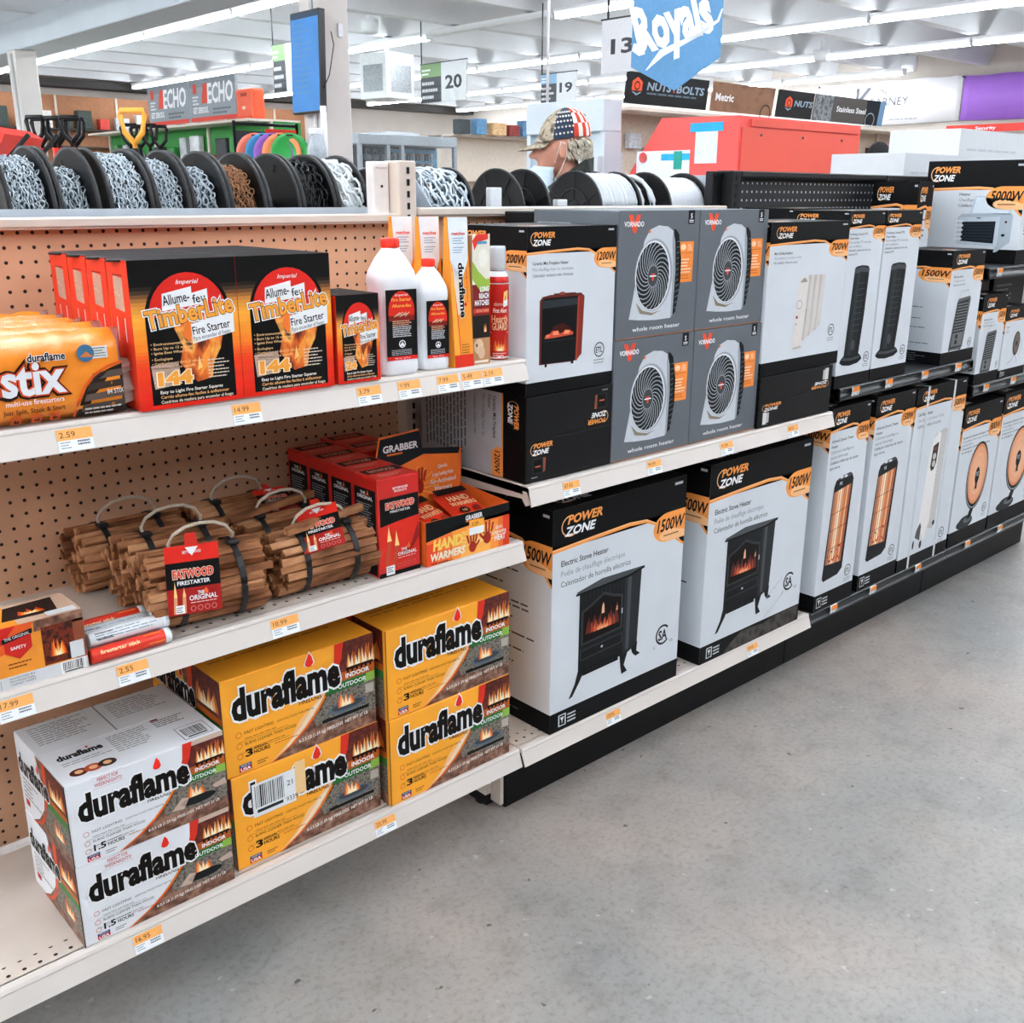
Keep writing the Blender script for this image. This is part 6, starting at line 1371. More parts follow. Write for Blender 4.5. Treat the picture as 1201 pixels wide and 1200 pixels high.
for i in range(13):
    a = -1.02+2.04*i/12; inn = Vector((-.012+.100*math.cos(a), .084*math.sin(a), 1.640)); ex = .085*math.cos(a*1.25); out = inn+Vector((ex, .008*math.sin(a), -.030*math.cos(a)-.006*abs(math.sin(a))))
    V.append([b.bm.verts.new(p) for p in (inn+Vector((0,0,.003)), out+Vector((0,0,.002)), out-Vector((0,0,.002)), inn-Vector((0,0,.003)))])
for A, B in zip(V, V[1:]):
    for k in range(4): f = b.bm.faces.new((A[k], B[k], B[(k+1) % 4], A[(k+1) % 4])); f.smooth = True
b.bm.faces.new(V[0]); b.bm.faces.new(V[-1][::-1]); b.build('cap_brim', CAMO, pm)
# mask pulled down over chin
MK = mat('pale_blue_mask', '#C9DCE8', .7, var=.04, vscale=60, bump=.2)
b = MB(); rows_ = []
for j in range(7):
    v = j/6; z = 1.556-.090*v; row = []
    for i in range(13):
        a = -1.35+2.7*i/12; fx = .075+.040*math.cos(a*.9)*math.sin(PI*(.25+.6*v)); row.append(b.bm.verts.new((.005+fx*math.cos(a)+.004*(j % 2), (.070-.016*v)*math.sin(a), z-.01*abs(math.sin(a)))))
    rows_.append(row)
for A, B in zip(rows_, rows_[1:]):
    for i in range(12): f = b.bm.faces.new((A[i], A[i+1], B[i+1], B[i])); f.smooth = True
o = b.build('face_mask', MK, pm); sm_ = o.modifiers.new('thickness', 'SOLIDIFY'); sm_.thickness = .002
for s in (-1, 1):
    b = MB(); b.tube([(.022, s*.068, 1.560), (.010, s*.080, 1.60), (-.002, s*.086, 1.64), (-.022, s*.088, 1.63), (-.026, s*.084, 1.59), (.0, s*.074, 1.53), (.02, s*.064, 1.50)], .0018, 5); b.build('ear_loop', CREAM, o)

# ------------------------------------------------------------------ signs, screen, banners
def panel(name, face, box, m, label, cat, draw=None, frame=None, group=None, hang=None):
    """flat sign of real thickness; face says where it is read from"""
    x0, x1, y0, y1, z0, z1 = box; t = empty(name, ((x0+x1)/2, (y0+y1)/2, z0), 0, label, cat, group)
    lb = (-(x1-x0)/2, (x1-x0)/2, -(y1-y0)/2, (y1-y0)/2, 0, z1-z0); b = MB(); b.box(*lb); b.build('board', m, t)
    if draw: P = Print(*lens(face, lb)); draw(P); P.STEP = .0004; o = P.build('print', t, face, lb)
    if frame:
        w = .012; f = MB(); X = face == 'left'
        f.box(*( (-.01,.01) if X else (lb[0]-w, lb[1]+w)), *((lb[2]-w, lb[3]+w) if X else (-.01,.01)), lb[5], lb[5]+w); f.build('frame_rail', frame, t)
        if hang is not None:
            for s in hang: f = MB(); f.tube([(0, s, lb[5]), (0, s, 3.55-z0)] if X else [(s, 0, lb[5]), (s, 0, 3.55-z0)], .008, 6); f.build('hanger_rod', frame, t)
    return t
DKM = mat('dark_sign_metal', '#34383C', .5)
def aisle(num, c1):
    def f(P):
        P.STEP = .0006; P.rect(0, 0, .46, 1, '#4A4E52', 0); P.rect(0, .66, .46, 1, c1, 1); P.rect(.46, 0, 1, 1, mottle('sign_speckle', ['#D2D6D8', '#E4E8EA', '#C4C8CC'], 160), 0)
        if num: P.text(num, .73, .33, .34, '#3A3E42', 2, w=.34, al='c', bold=.03)
        for i, y in enumerate((.46, .28, .10)): P.greek(.03, y, .36, 1, '#D0D4D8', .16, .5, 2, seed=i); P.rect(0, y-.06, .46, y-.045, '#2E3236', 2)
        P.greek(.03, .82, .2, 2, '#E8F0E4', .1, .5, 2)
    return f
M_SG = mat('sign_board_grey', '#C9CED2', .6)
panel('aisle_sign', 'left', (7.38, 7.40, 8.55, 9.47, 2.57, 3.03), M_SG, 'hanging aisle sign numbered 20', 'aisle sign', aisle('20', '#7FA070'), DKM, 'hanging aisle signs', (.45,))
panel('aisle_sign', 'left', (7.58, 7.60, 6.85, 7.42, 2.47, 2.78), M_SG, 'hanging aisle sign numbered 19 behind the Bona display', 'aisle sign', aisle('19', '#8AB0D0'), DKM, 'hanging aisle signs', (.28,))
panel('aisle_sign', 'left', (5.30, 5.32, 9.0, 9.62, 2.58, 3.09), M_SG, 'hanging green aisle sign half hidden by the blue screen', 'aisle sign', aisle('', '#7FA070'), DKM, 'hanging aisle signs', (.3,))
def s13(P): P.rect(0, 0, 1, 1, mottle('sign_speckle', ['#D2D6D8', '#E4E8EA', '#C4C8CC'], 160), 0); P.text('13', .5, .36, .28, '#3E4246', 1, w=.5, al='c', bold=.03)
panel('aisle_sign', 'left', (4.60, 4.615, 3.28, 3.68, 2.30, 2.66), M_SG, 'hanging aisle sign numbered 13 beside the blue pennant', 'aisle sign', s13, DKM, 'hanging aisle signs', (.15,))
# blue pennant
pt = empty('team_pennant', (2.55, 1.30, 1.905), math.radians(-42), 'blue pointed pennant with white script lettering hanging from the ceiling', 'pennant')
b = MB(); b.prism([(-.205, .10), (0, 0), (.205, .145), (.205, .62), (-.205, .62)], -.002, .002, 'y'); b.build('cloth', mat('pennant_blue', '#5E8FB8', .8, var=.06, vscale=60, bump=.15, bscale=300), pt)
P = Print(.41, .62); P.STEP = .0004
P.text('Royals', .10, .26, .31, '#F4F8FB', 2, w=.84, bold=.045, shear=.05, rot=.30)
P.line([(.99,.56),(.95,.48),(.75,.39),(.50,.31),(.34,.26),(.17,.14)], [.012,.02,.026,.04,.05,.006], '#F4F8FB', 2); P.line([(.05,.32),(.04,.28),(.08,.26),(.13,.29),(.17,.38)], [.04,.05,.05,.045,.04], '#F4F8FB', 3)
P.build('script', pt, 'front', (-.205, .205, -.002, 0, 0, .62))
for s in (-1, 1): b = MB(); b.tube([(s*.18, 0, .62), (s*.18, 0, 1.62)], .0015, 4); b.build('hanging_string', mat('clear_line', '#DCE2E6', .3), pt)
# portrait screen on the column
tv = empty('portrait_screen', (3.16, 5.415, 2.40), 0, 'blue portrait screen mounted on the column', 'screen'); tv.rotation_euler = (0, .03, 0)
b = MB(); b.box(-.03, .03, -.205, .205, -.365, .365, .006); b.build('casing', mat('screen_casing', '#1A1D20', .35), tv)
P = Print(.41, .73); P.STEP = .0004; P.rect(.02, .02, .98, .98, mat('screen_image', '#2C6CA8', .4, var=.12, vscale=6, emit=.45, spec=.2), 0); P.rect(.02, .93, .98, .98, '#1A3A54', 1)
for i in range(12): P.greek(.1, .86-.06*i, .75, 1, '#4A86BC', .05, .35, 1, seed=i, ragged=.6)
P.build('picture', tv, 'left', (-.03, .03, -.205, .205, -.365, .365))
b = MB(); b.box(.03, .075, -.08, .08, -.12, .12); b.build('wall_bracket', DKM, tv)
b = MB(); b.tube([(.0, -.2, -.2), (.02, -.26, -.1), (.09, -.22, .12), (.10, -.17, .22)], .004, 5); b.build('power_cord', BKP, tv)
b = MB(); b.box(3.40, 3.445, 5.345, 5.36, 2.60, 2.70, .004); tag(b.build('outlet_box', WPL), 'white electrical outlet box on the column beside the screen', 'outlet')
# header boards of the parallel aisle at y = 4
def lean(o, a): o.rotation_euler = (a, 0, 0); return o
HB = mat('black_header_board', '#0A0C0F', .45, spec=.25); HBR = mottle('bronze_header', ['#6A4A36', '#8A6248', '#7A5640'], 6); HST = mottle('steel_header', ['#3A3E42', '#5A5E62', '#8A8E92', '#2A2E32'], 20)
def hex_logo(P, cx, cy, r):
    a = P.h/P.w; P.poly([(cx-r*a, cy-r*.6), (cx-r*a, cy+r*.5), (cx, cy+r*1.05), (cx+r*a, cy+r*.5), (cx+r*a, cy-r*.6)], '#E8532E', 1); P.circ(cx, cy, r*.55, '#14171B', 2); P.circ(cx, cy, r*.38, '#E8532E', 3); P.poly([(cx-r*a, cy-r*.75), (cx, cy-r*1.2), (cx+r*a, cy-r*.75), (cx+r*.6*a, cy-r*.75), (cx, cy-r*.95), (cx-r*.6*a, cy-r*.75)], '#8AA0B0', 1)
def d_nb(P): P.STEP = .0005; hex_logo(P, .12, .58, .26); P.text('NUTS', .24, .48, .25, '#8EA4B4', 1, w=.28, bold=.03, shear=.1); P.circ(.565, .5, .04, '#E8532E', 1); P.text('BOLTS', .60, .48, .25, '#8EA4B4', 1, w=.34, bold=.03, shear=.1); P.greek(.24, .34, .64, 1, '#5A6A76', .12, .5, 1)
def d_me(P): P.STEP = .0005; P.text('Metric', .05, .38, .26, WHT, 1, w=.28, bold=.03); P.ring(.88, .06, .09, .34, .05, '#2A2420', 1)
def d_n2(P): P.STEP = .0005; hex_logo(P, .30, .55, .24); P.text('NUTS', .46, .45, .22, '#8EA4B4', 1, w=.5, bold=.03, shear=.1)
def d_ss(P): P.STEP = .0005; P.rect(0, 0, .24, 1, HST, 0); P.rect(.72, 0, .92, 1, '#182028', 0); P.rect(.92, 0, 1, 1, '#6A90B0', 0); P.text('Stainless Steel', .30, .42, .22, WHT, 1, w=.42, bold=.02); P.ring(.80, .2, .07, .3, .04, '#B0B8BE', 1)
for x0, x1, m, d, lab in ((5.20, 6.26, HB, d_nb, 'black header board lettered NUTS BOLTS behind the pennant'), (6.33, 7.26, HBR, d_me, 'bronze header board lettered Metric'), (7.33, 7.93, HB, d_n2, 'small black header board lettered NUTS'), (7.96, 9.3, mat('steel_grey_board', '#4A4644', .4), d_ss, 'grey header board lettered Stainless Steel')):
    lean(panel('header_board', 'front', (x0, x1, 3.97, 3.985, 2.15, 2.39), m, lab, 'sign', d, None, 'header boards over the fastener aisle'), .12)
# wall banners
def d_kear(P):
    P.STEP = .002; P.text('K', .29, .30, .60, '#55575F', 1, w=.12); P.text('The', .45, .68, .14, '#55575F', 1, w=.06); P.text('EARNEY', .40, .42, .2, '#55575F', 1, w=.26); P.greek(.54, .08, .2, 1, '#A0A4A8', .06, .5, 1)
def wavy(name, y0, y1, z0, z1, m, label, draw):
    t = empty(name, (XR-.06, (y0+y1)/2, z0), 0, label, 'banner'); b = MB(); n = 24; w = y1-y0; h = z1-z0; g = []
    for i in range(n+1):
        u = i/n; y = (u-.5)*w; dx = .012*math.sin(u*21)+.01*math.sin(u*9+1); g.append((b.bm.verts.new((dx, y, -.02*math.sin(u*PI))), b.bm.verts.new((dx*.4, y, h-.015*math.sin(u*PI*4)**2))))
    for A, B in zip(g, g[1:]): f = b.bm.faces.new((A[0], B[0], B[1], A[1])); f.smooth = True
    o = b.build('cloth', m, t); s = o.modifiers.new('thickness', 'SOLIDIFY'); s.thickness = .003
    if draw: P = Print(w, h); draw(P); P.build('print', t, 'left', (-.032, .03, -w/2, w/2, 0, h))
    for y in (-w/2, w/2): b = MB(); b.lathe([(.012, -.03), (.012, .03)], (0, y*.995, h-.03), 'x', 8); b.build('grommet', DKM, t)
wavy('wall_banner', 6.86, 9.66, 2.70, 3.44, mat('white_banner_vinyl', '#F4F3F6', .5, var=.02), 'white wall banner lettered The Kearney', d_kear)
wavy('wall_banner', 3.9, 6.84, 2.70, 3.42, mat('purple_banner_vinyl', '#A873D8', .55, var=.05, vscale=3), 'plain purple wall banner at the right edge', None)

# ------------------------------------------------------------------ red cabinet and the rest of the next aisles
RC = mat('red_cabinet_enamel', '#E8504A', .42, var=.03, vscale=3); RC2 = mat('red_cabinet_panel', '#DE5240', .45, var=.03, vscale=3)
t = empty('red_bin_cabinet', (3.49, 1.6, 0), 0, 'large red sloped steel cabinet with taped paper notes', 'cabinet')
b = MB(); b.prism([(0, 0), (.95, 0), (.95, 1.35), (.55, 1.87), (0, 1.86)], 0, 1.27, 'x'); b.build('body', RC, t)
b = MB(); b.box(.02, 1.25, -.006, .0, .9, 1.80); b.build('rear_panel', RC2, t)
b = MB(); b.box(.10, 1.24, -.012, -.001, 1.808, 1.845); b.build('rear_hinge_strip', RC2, t)
for i, x in enumerate((.2, .62, 1.05)): b = MB(); b.lathe([(.008, -.010), (.008, -.005)], (x, 0, 1.765), 'y', 10); b.build('screw', DKM, t)
def note(name, y0, y1, z0, z1, m, label, cat, d=.0025):
    b = MB(); b.box(3.4895-d, 3.4895, y0, y1, z0, z1); tag(b.build(name, m), label, cat)
note('paper_note', 1.74, 1.895, 1.615, 1.795, mat('note_paper', '#DCE6EE', .7), 'white paper note taped on the red cabinet', 'note', .0015)
note('tape_strip', 1.705, 1.935, 1.785, 1.832, mat('blue_tape', '#1FA4E0', .6), 'blue tape strip holding the paper note', 'tape')
note('paper_sheet', 1.93, 2.33, 1.45, 1.69, mat('sheet_paper', '#E4EAF2', .7), 'white sheet taped low on the red cabinet', 'note', .0015)
note('tape_strip', 1.93, 2.14, 1.635, 1.672, mat('blue_tape', '#1FA4E0', .6), 'blue tape strip across the white sheet', 'tape')
note('tape_strip', 1.985, 2.045, 1.585, 1.685, mat('green_tape', '#1A9A8A', .6), 'short green tape strip on the white sheet', 'tape', .004)
b = MB(); b.lathe([(.03, -.008), (.026, 0)], (3.488, 2.275, 1.655), 'x', 16); tag(b.build('round_magnet', mat('magnet_red', '#C8504A', .4)), 'round red magnet on the white sheet', 'magnet')
# white endcap lettered Bona
BN = mat('white_display_laminate', '#C4CFD6', .35, var=.02)
t = empty('floor_care_display', (3.3, 2.42, 0), 0, 'white floor care display cabinet lettered Bona with a small screen', 'display cabinet')
b = MB(); b.box(.02, .14, 0, .66, 0, 1.80); b.build('back_board', BN, t)
b = MB(); b.box(-.02, .14, -.005, .665, 1.80, 1.985, .006); b.build('header', BN, t)
b = MB(); b.box(-.01, .14, -.005, .03, 0, 1.80); b.build('side_panel', BN, t)
b = MB(); b.box(-.01, .14, .63, .665, 0, 1.80); b.build('side_panel', BN, t)
b = MB(); b.box(-.06, .02, .0, .12, 1.2, 1.66); b.build('pillar', BN, t)
b = MB(); b.box(-.045, -.02, .20, .36, 1.705, 1.815, .003); sc = b.build('small_screen', mat('tablet_black', '#15181B', .2), t)
b = MB(); b.box(-.05, .02, .10, .60, 1.55, 1.565); b.build('shelf', BN, t)
P = Print(.66, .185); P.STEP = .0008; P.text('Bona', .62, .30, .42, '#5A6268', 0, w=.36, al='c'); P.build('lettering', t, 'left', (-.02, .1, 0, .66, 1.80, 1.985))
# glass key and lock case
GS = mat('grey_aluminium', '#A9B4BC', .35, metal=.4); GL = mat('case_glass', '#C8D4DA', .08, alpha=.1, spec=.6)
t = empty('lock_display_case', (4.0, 6.0, 0), 0, 'grey aluminium display case of locks and keys behind glass', 'display case')
b = MB(); b.box(0, 1.12, 0, .54, 1.86, 1.95, .004); b.build('top_rail', GS, t); b = MB(); b.box(0, 1.12, 0, .54, 0, 1.0); b.build('base', GS, t)
for x, y in ((0, 0), (.46, 0), (.30, 0), (1.08, 0), (0, .5), (1.08, .5)): b = MB(); b.box(x, x+.035, y, y+.035, 1.0, 1.86); b.build('post', GS, t)
b = MB(); b.box(.02, 1.1, .30, .32, 1.0, 1.86); b.build('back_board', mat('case_dark', '#3A4248', .6), t)
b = MB(); b.box(.5, 1.08, .26, .30, 1.05, 1.84); b.build('key_board', mat('key_board_blue', '#5A9AC0', .5, var=.2, vscale=12), t)
b = MB(); b.box(.05, 1.07, .003, .007, 1.0, 1.86); b.build('glass', GL, t)
b = MB(); b.box(.003, .007, .04, .5, 1.0, 1.86); b.build('glass', GL, t)
R = random.Random(12)
for r_ in range(4):
    for c in range(14):
        b = MB(); x = 4.53+c*.036; z = 1.80-r_*.085; b.prism([(x-.008, z-.06), (x+.004, z-.055), (x+.004, z-.02), (x+.012, z-.012), (x+.008, z+.004), (x-.010, z+.004), (x-.014, z-.012), (x-.006, z-.02)], 6.235, 6.25, 'y')
        tag(b.build('key_blank', mat('key_%d' % (c % 3), ('#8A7A6A', '#B8B0A8', '#6A5A52')[c % 3], .35, metal=.5)), 'key blank in the lock case, %s from the left in the %s row' % (nth(c), ('top', 'second', 'third', 'lowest')[r_]), 'key', 'key blanks in the display case')
for i in range(9):
    x = 4.06+(i % 5)*.085; z = 1.78-(i//5)*.16; b = MB(); b.box(x, x+.055, 6.10, 6.14, z-.05, z, .006); b.tube([(x+.012, 6.12, z), (x+.012, 6.12, z+.03), (x+.027, 6.12, z+.042), (x+.042, 6.12, z+.03), (x+.042, 6.12, z)], .005, 6)
    tag(b.build('padlock', mat('padlock_steel', '#6E767C', .3, metal=.6)), 'steel padlock in the glass case, %s from the left in the %s row' % (nth(i % 5), ('upper', 'lower')[i//5]), 'padlock', 'padlocks in the display case')
b = MB(); b.box(4.3, 4.75, 6.1, 6.4, 1.952, 1.975); b.box(4.4, 4.72, 6.15, 6.38, 1.975, 1.985); tag(b.build('paper_stack', mat('loose_paper', '#D8DEE2', .7)), 'loose papers on top of the lock display case', 'papers')
# power equipment aisle at x = 4.6
GA = mat('green_panel', '#2E8A3A', .6, var=.1, vscale=5); RED = mat('bright_red_plastic', '#E0301E', .4, var=.05)
def gond(name, x0, x1, y0, y1, h, m, label, shelves, face, sm=None):
    t = empty(name, ((x0+x1)/2, (y0+y1)/2, 0), 0, label, 'shelving'); lx, ly = (x1-x0)/2, (y1-y0)/2
    b = MB(); b.box(-lx, lx, -ly, ly, 0, .12); b.build('base', BEIGE, t)
    b = MB()
    if face == 'x': b.box(-.02, lx, -ly, ly, .12, h)
    else: b.box(-lx, lx, -.02, ly, .12, h)
    b.build('back_panel', m, t)
    for z in shelves:
        b = MB(); b.box(-lx, lx, -ly, ly, z-.025, z); b.build('shelf', sm or BEIGE, t)
    n = max(2, int((ly if face == 'x' else lx)*2/1.2)+1)
    for i in range(n):
        b = MB(); p = -1+2*i/(n-1)
        if face == 'x': b.box(-.045, -.02, p*(ly-.03)-.02, p*(ly-.03)+.02, 0, h)
        else: b.box(p*(lx-.03)-.02, p*(lx-.03)+.02, -.045, -.02, 0, h)
        b.build('upright', BEIGE if m is not PEGK else BLACK, t)
    return t
gond('equipment_shelving', 4.45, 5.1, 8.75, 13.3, 2.20, GA, 'shelving with green panels under the ECHO boards', (.5, 1.1, 2.22), 'x')
def d_echo(P):
    P.STEP = .001; P.rect(0, 0, 1, .10, '#D8402E', 0); P.rect(0, .8, 1, 1, '#7E868C', 0); P.poly([(.26,.42),(.40,.42),(.40,.88),(.32,.88)], '#D8452E', 1); P.text('ECHO', .40, .42, .46, WHT, 2, w=.54, bold=.03, shear=.15); P.text('GET SERIOUS.', .06, .2, .14, WHT, 1, w=.34, bold=.03); P.greek(.5, .24, .4, 2, '#5A6268', .09, .5, 1); P.rect(.08, .66, .16, .88, '#D8452E', 1); P.greek(.06, .56, .14, 3, '#E0E4E8', .08, .5, 1)
EB = mat('echo_grey_board', '#8E979E', .5, var=.04)
panel('brand_header', 'left', (4.60, 4.63, 10.45, 11.58, 2.25, 2.72), EB, 'grey ECHO header board, the left one of two', 'sign', d_echo, None, 'ECHO header boards')
panel('brand_header', 'left', (4.60, 4.63, 9.27, 10.40, 2.25, 2.72), EB, 'grey ECHO header board next to the orange case', 'sign', d_echo, None, 'ECHO header boards')
t = empty('orange_case', (4.62, 9.02, 2.222), 0, 'bright orange plastic case next to the ECHO board', 'case')
b = MB(); b.box(-.06, .10, -.19, .19, 0, .32, .03, seg=2); b.build('shell', mat('orange_case_plastic', '#E8562A', .4), t); b = MB(); b.box(-.068, -.055, -.06, .06, .24, .275, .004); b.build('handle', mat('orange_dark', '#B03A18', .5), t); b = MB(); b.lathe([(.04, -.066), (.04, -.058)], (0, 0, .12), 'x', 16, sy=.5); b.build('badge', mat('case_badge', '#F2C8B0', .5), t)
R = random.Random(5)
for i in range(12):
    y = 9.0+i*.35; b = MB(); h = R.uniform(.25, .5); b.box(4.66, 4.74, y, y+R.uniform(.16, .28), 1.62, 1.62+h, .01)
    tag(b.build('boxed_tool', mat('tool_box_%d' % (i % 5), ('#B8BEC2', '#3A8A44', '#3A3E42', '#C84A30', '#D8DCE0')[i % 5], .5, var=.2, vscale=9)), '%s accessory box on the green panels, %s from the near end' % (('grey', 'green', 'black', 'red', 'white')[i % 5], nth(i)), 'box', 'accessories on the green panels')
# black rack with red sign, sleds, D-grip shovels, wheelbarrow
t = empty('black_display_rack', (2.88, 5.62, 0), 0, 'black metal rack with a red sign at its top', 'rack')
for x in (-.28, .27): b = MB(); b.tube([(x, 0, 0), (x, 0, 1.97)], .012, 8); b.build('post', BLACK, t)
for z in (1.95, 1.3, .4): b = MB(); b.tube([(-.28, 0, z), (.27, 0, z)], .012, 8); b.build('bar', BLACK, t)
b = MB(); b.box(-.27, .26, .0, .01, 1.35, 1.90); b.build('back_panel', mat('rack_charcoal', '#2E3032', .6), t)
b = MB(); b.box(-.02, .25, -.02, -.008, 1.78, 1.92); s = b.build('sign_board', RED, t); P = Print(.27, .14); P.STEP = .0006; P.text('Great', .5, .55, .28, WHT, 0, w=.42, al='c', bold=.03); P.greek(.3, .2, .4, 1, WHT, .2, .5, 0); o = P.build('sign_print', s, 'front', (-.02, .25, -.02, 0, 1.78, 1.92))
for i, (c, nm) in enumerate((('#D8705A', 'coral'), ('#3A86B8', 'blue'), ('#8A5AB0', 'purple'), ('#E88A5A', 'orange'), ('#2E9A48', 'green'))):
    t = empty('disc_sled', (1.76+.034*i, 3.80-.040*i, 1.575), math.radians(-40), '%s plastic disc sled in the row before the black rack' % nm, 'sled', 'round plastic sleds')
    b = MB(); b.lathe([(.0, .02), (.075, .018), (.095, .005), (.115, .0), (.118, .006), (.098, .012), (.075, .026), (.0, .028)], (0, 0, .09), 'y', 28, caps=False); b.build('dish', mat('sled_'+nm, c, .35, var=.05), t)
    b = MB(); b.box(-.02, .02, -.004, .0, .19, .198); b.build('grip_slot', BKP, t)
gond('sled_stand', 1.62, 2.25, 3.45, 3.95, 1.5, mat('stand_grey', '#5A6066', .6), 'low grey stand carrying the disc sleds', (.6, 1.57), 'y')
def dshovel(x, y, ztop, gripm, shaftm, label, rz, sc=1.0, group='shovels with D grips'):
    t = empty('d_grip_shovel', (x, y, 0), rz, label, 'shovel', group); g = MB(); w = .05*sc; z = ztop
    g.tube([(0,0,z-.16*sc),(0,0,z-.13*sc),(-w*.75,0,z-.085*sc),(-w,0,z-.02*sc),(-w*.92,0,z),(w*.92,0,z),(w,0,z-.02*sc),(w*.75,0,z-.085*sc),(0,0,z-.13*sc)], .0115*sc, 10); g.build('grip', gripm, t)
    g = MB(); g.tube([(0,0,z-.15*sc),(0,0,.28)], .015*sc, 10); g.build('shaft', shaftm, t)
    g = MB(); bw = .34 if 'cluster' in label else 1; g.prism([(-.13*bw,.0),(.13*bw,.0),(.15*bw,.34),(.04,.38),(-.04,.38),(-.15*bw,.34)], -.006, .006, 'y'); g.build('blade', mat('shovel_steel', '#4A4E52', .4, metal=.5), t)
YG = mat('yellow_grip', '#F2A83A', .4, var=.04)
dshovel(.545, 2.68, 1.785, YG, BKP, 'shovel with a yellow D grip rising above the chain reels', -.72, 1.05)
for i in range(6): dshovel(.79+.075*(i % 3)+.06*(i//3), 4.62-.07*(i % 3)+.09*(i//3), 1.86-.004*(i % 2), BKP, RED, ('black D-grip shovel on a red shaft, %s of the cluster' % ('first', 'second', 'third', 'fourth', 'fifth', 'last')[i]), -.72+.25*(i % 3-1), 1.1, 'black D grips on red shafts')
for i in range(4): dshovel(2.62+.07*i, 7.6-.05*i, 2.02-.01*(i % 2), BKP, BKP, 'all-black D-grip tool %s under the ECHO boards' % ('first', 'second', 'third', 'last')[i], -.6+.2*(i % 2), 1.4, 'all-black D-grip tools')
t = empty('wheelbarrow', (.12, 3.72, 0), math.radians(-38), 'red wheelbarrow tray tipped up at the left edge', 'wheelbarrow')
b = MB(); b.prism([(-.42,1.34),(-.30,1.76),(.25,1.735),(.31,1.70),(.17,1.42)], -.25, .25, 'y'); b.build('tray', RED, t)
b = MB(); b.tube([(-.5,-.2,1.30),(.10,-.2,1.40),(.40,-.2,1.70)], .011, 8); b.tube([(-.5,.2,1.30),(.10,.2,1.40),(.40,.2,1.72)], .011, 8); b.build('handles', BLACK, t)
for s in (-1, 1):
    b = MB(); b.tube([(-.1, s*.2, 1.38), (-.05, s*.22, .9), (.1, s*.22, .0)], .014, 8); b.build('leg', BLACK, t)
b = MB(); b.lathe([(.06,-.03),(.15,-.035),(.16,0),(.15,.035),(.06,.03)], (-.55,0,1.2), 'y', 20); b.build('wheel', BKP, t)
# far shelving and goods
GD = ['#C23A2E', '#E0DCD4', '#3A4248', '#8A2E2A', '#5A8AB0', '#D8B080', '#2E3A34', '#B8BEC4']
def goods(n, fx, fy, fz, dims, label, group, seed, cat='box'):
    R = random.Random(seed); ms = {}
    for i in range(n):
        w, d, h = (R.uniform(*q) for q in dims); k = R.randrange(len(GD))
        if (k, i % 3) not in ms: b = MB(); b.box(-.5, .5, -.5, .5, 0, 1, .03); ms[k, i % 3] = b.mesh('packaged_goods'); ms[k, i % 3].materials.append(mat('goods_%d' % k, GD[k], .5, var=.25, vscale=7))
        o = link('packaged_goods', ms[k, i % 3]); o.location = (fx(i, R), fy(i, R), fz(i, R)); o.scale = (w, d, h); tag(o, '%s %s, %s along its row' % (('red', 'cream', 'charcoal', 'maroon', 'blue', 'tan', 'dark green', 'grey')[k], label, nth(i)), cat, group)
gond('fastener_shelving', 5.2, 11.2, 3.9, 4.6, 2.12, mat('far_pegboard', '#C9BBAA', .7, var=.1, vscale=40), 'fastener shelving under the NUTS BOLTS header boards', (.5, 1.2, 2.12), 'y')
goods(26, lambda i, R: 5.35+i*.22, lambda i, R: 4.19, lambda i, R: 1.62+(.2 if i % 2 else 0), ((.10,.18),(.05,.09),(.12,.22)), 'packet in the fastener aisle', 'packets in the fastener aisle', 3, 'packet')
gond('far_shelving', 7.2, 9.6, 8.6, 9.1, 2.15, mat('far_cream_panel', '#DDD2C4', .7, var=.05), 'cream shelving far behind the man', (.5, 1.1, 1.62, 2.16), 'y')
goods(8, lambda i, R: 7.3+i*.28, lambda i, R: 8.55, lambda i, R: 2.162, ((.16,.26),(.12,.2),(.12,.24)), 'box on top of the cream shelving', 'boxes on the cream shelving', 4)
gond('wall_shelving', 16.55, 17.15, 3.2, 12.0, 2.45, mat('wall_shelf_panel', '#C9C6C2', .7, var=.06), 'wall shelving with red packs under the banners', (.6, 1.1, 1.6, 2.05, 2.42), 'x')
goods(44, lambda i, R: 16.67, lambda i, R: 3.4+(i % 22)*.38, lambda i, R: (1.605, 2.055)[i//22], ((.10,.16),(.16,.3),(.18,.32)), 'pack on the wall shelving under the banners', 'packs on the wall shelving', 6, 'pack')
panel('shelf_strip_sign', 'left', (16.50, 16.53, 3.4, 6.75, 2.46, 2.58), RED, 'red strip sign above the right wall shelving', 'sign', lambda P: (P.text('Security', .15, .3, .45, WHT, 0, w=.10, bold=.02), P.greek(.4, .4, .5, 1, '#F0B0A0', .3, .5, 0)))
gond('back_wall_shelving', 4.0, 12.5, 19.6, 20.3, 3.25, mat('back_pegboard', '#A87452', .75, var=.1, vscale=20), 'brown pegboard shelving along the back wall', (.8, 1.6, 2.3, 2.62), 'y', mat('dark_shelf', '#3A3632', .6))
goods(20, lambda i, R: 4.2+i*.38, lambda i, R: 19.68, lambda i, R: 2.625, ((.14,.3),(.12,.2),(.16,.36)), 'item on the high back wall shelf', 'goods on the back wall', 9)
b = MB(); b.box(XL, XR, 19.95, 20.38, 3.42, 3.56); tag(b.build('trim_back', mat('dark_wall_trim', '#4A4846', .6)), 'dark trim under the ceiling along the back wall', None, None, 'structure')
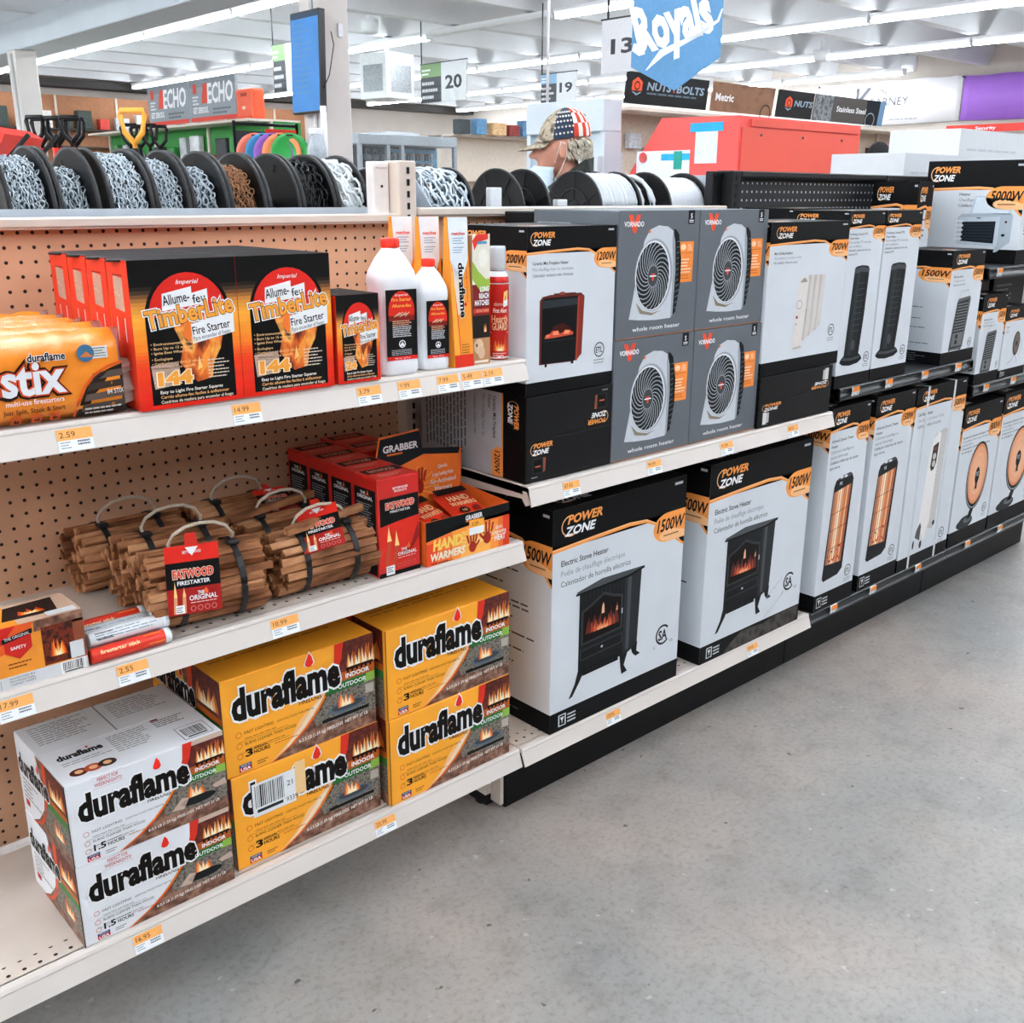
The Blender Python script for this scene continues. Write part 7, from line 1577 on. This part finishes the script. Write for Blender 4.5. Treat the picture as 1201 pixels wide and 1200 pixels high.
for (x0, x1, y0, y1, z0, z1), lab in (((2.50, 3.05, .10, .42, 1.17, 1.605), 'plain white carton behind the 5000W heater box'), ((3.75, 4.60, .48, .85, 1.2, 1.76), 'larger plain white carton at the right edge in the next aisle')):
    t, lb = carton('white_carton', (x0, x1, y0, y1, z0, z1), mat('plain_white_card', '#D2D5D8', .6, var=.02), lab, 'box'); P = Print(*lens('front', lb)); P.STEP = .0006; P.greek(.1, .82, .7, 1, '#B8BEC4', .04, .5, 0); P.build('front_print', t, 'front', lb)
tag(boxo('return_shelf', 2.35, 4.7, .09, .9, 1.13, 1.168, GREY), 'grey shelf behind the black pegboard carrying white cartons', 'shelf')
for x, y in ((2.4, .12), (4.62, .12), (2.4, .86), (4.62, .86)): tag(boxo('shelf_post', x-.02, x+.02, y-.02, y+.02, 0, 1.129, GREY), 'grey post at the %s corner under the return shelf' % (('near left', 'near right', 'far left', 'far right')[(x > 3)+2*(y > .5)]), 'post', 'posts of the return shelf')
# black jacket hung behind the red cabinet
b = MB(); blob(b, (4.98,1.58,1.62),(.15,.07,.16)); blob(b, (4.93,1.56,1.35),(.19,.08,.28)); blob(b, (5.08,1.60,1.50),(.08,.06,.2)); o = b.build('hung_jacket', mat('black_cloth', '#101214', .9, var=.2, bump=.4)); remesh(o, .015, 3); tag(o, 'black jacket hung beside the red cabinet', 'jacket')
tag(boxo('coat_post', 5.0, 5.03, 1.66, 1.69, 0, 1.74, BLACK), 'black post the jacket hangs on', 'post')
# clear bags and paper tube
t = empty('bagged_goods', (1.99, 3.50, 1.571), 0, 'clear plastic bag of grey goods beside the green sled', 'bag'); b = MB(); blob(b, (0,0,.10),(.06,.045,.11)); o = b.build('bag', mat('grey_bag_film', '#A8B2B8', .25, var=.15, vscale=40, bump=.6, bscale=50)); o.parent = t; b = MB(); b.box(-.045, .045, -.012, .012, .20, .235, .004); b.build('header_card', WPL, t)
b = MB(); b.lathe([(.018, 0), (.018, .36), (.014, .36), (.014, .0)], (2.06, 3.52, 1.571), 'z', 14); tag(b.build('paper_tube', WPL), 'white paper tube standing by the clear bag', 'tube')
# ceiling extras
t = empty('air_unit', (8.1, 11.2, 2.75), math.radians(8), 'white ceiling air unit with two square grilles', 'air unit'); b = MB(); b.box(-.28, .28, -.28, .28, 0, .62, .01); b.build('housing', mat('air_unit_white', '#EEF1F4', .4), t)
for bx in ((-.20,.20,-.29,-.28,.10,.46), (-.29,-.28,-.20,.20,.10,.46)): b = MB(); b.box(*bx); b.build('grille', mat('grille_grey', '#A8AEB2', .6, var=.3, vscale=60), t)
b = MB(); b.tube([(0,0,.62),(0,0,.95)], .03, 8); b.build('drop_pipe', M_hous, t)
for i, (x, y) in enumerate(((6.9, 9.9), (13.5, 7.4))):
    t = empty('ceiling_camera', (x, y, 3.40), 0, ('round white ceiling device above aisle sign 20', 'round white ceiling device above the white banner')[i], 'ceiling device'); b = MB(); b.lathe([(.09,0),(.12,.03),(.12,.16)], n=20); b.build('dome', M_hous, t); b = MB(); b.lathe([(.03,.16),(.03,.3)], n=10); b.build('stem', M_hous, t)
t = empty('wall_speaker', (16.6, 7.6, 3.5), 0, 'small white speaker on the wall above the banner', 'speaker'); b = MB(); b.box(-.06,.06,-.13,.13,0,.25,.02); b.build('case', M_hous, t); b = MB(); b.tube([(0,0,.25),(0,0,.4)], .02, 8); b.build('bracket', M_hous, t)
b = MB(); b.tube([(4.7, 4.35, 2.0), (4.7, 4.35, 3.75)], .012, 6); tag(b.build('ceiling_conduit', M_hous), 'thin white conduit dropping from the ceiling near sign 13', 'conduit')
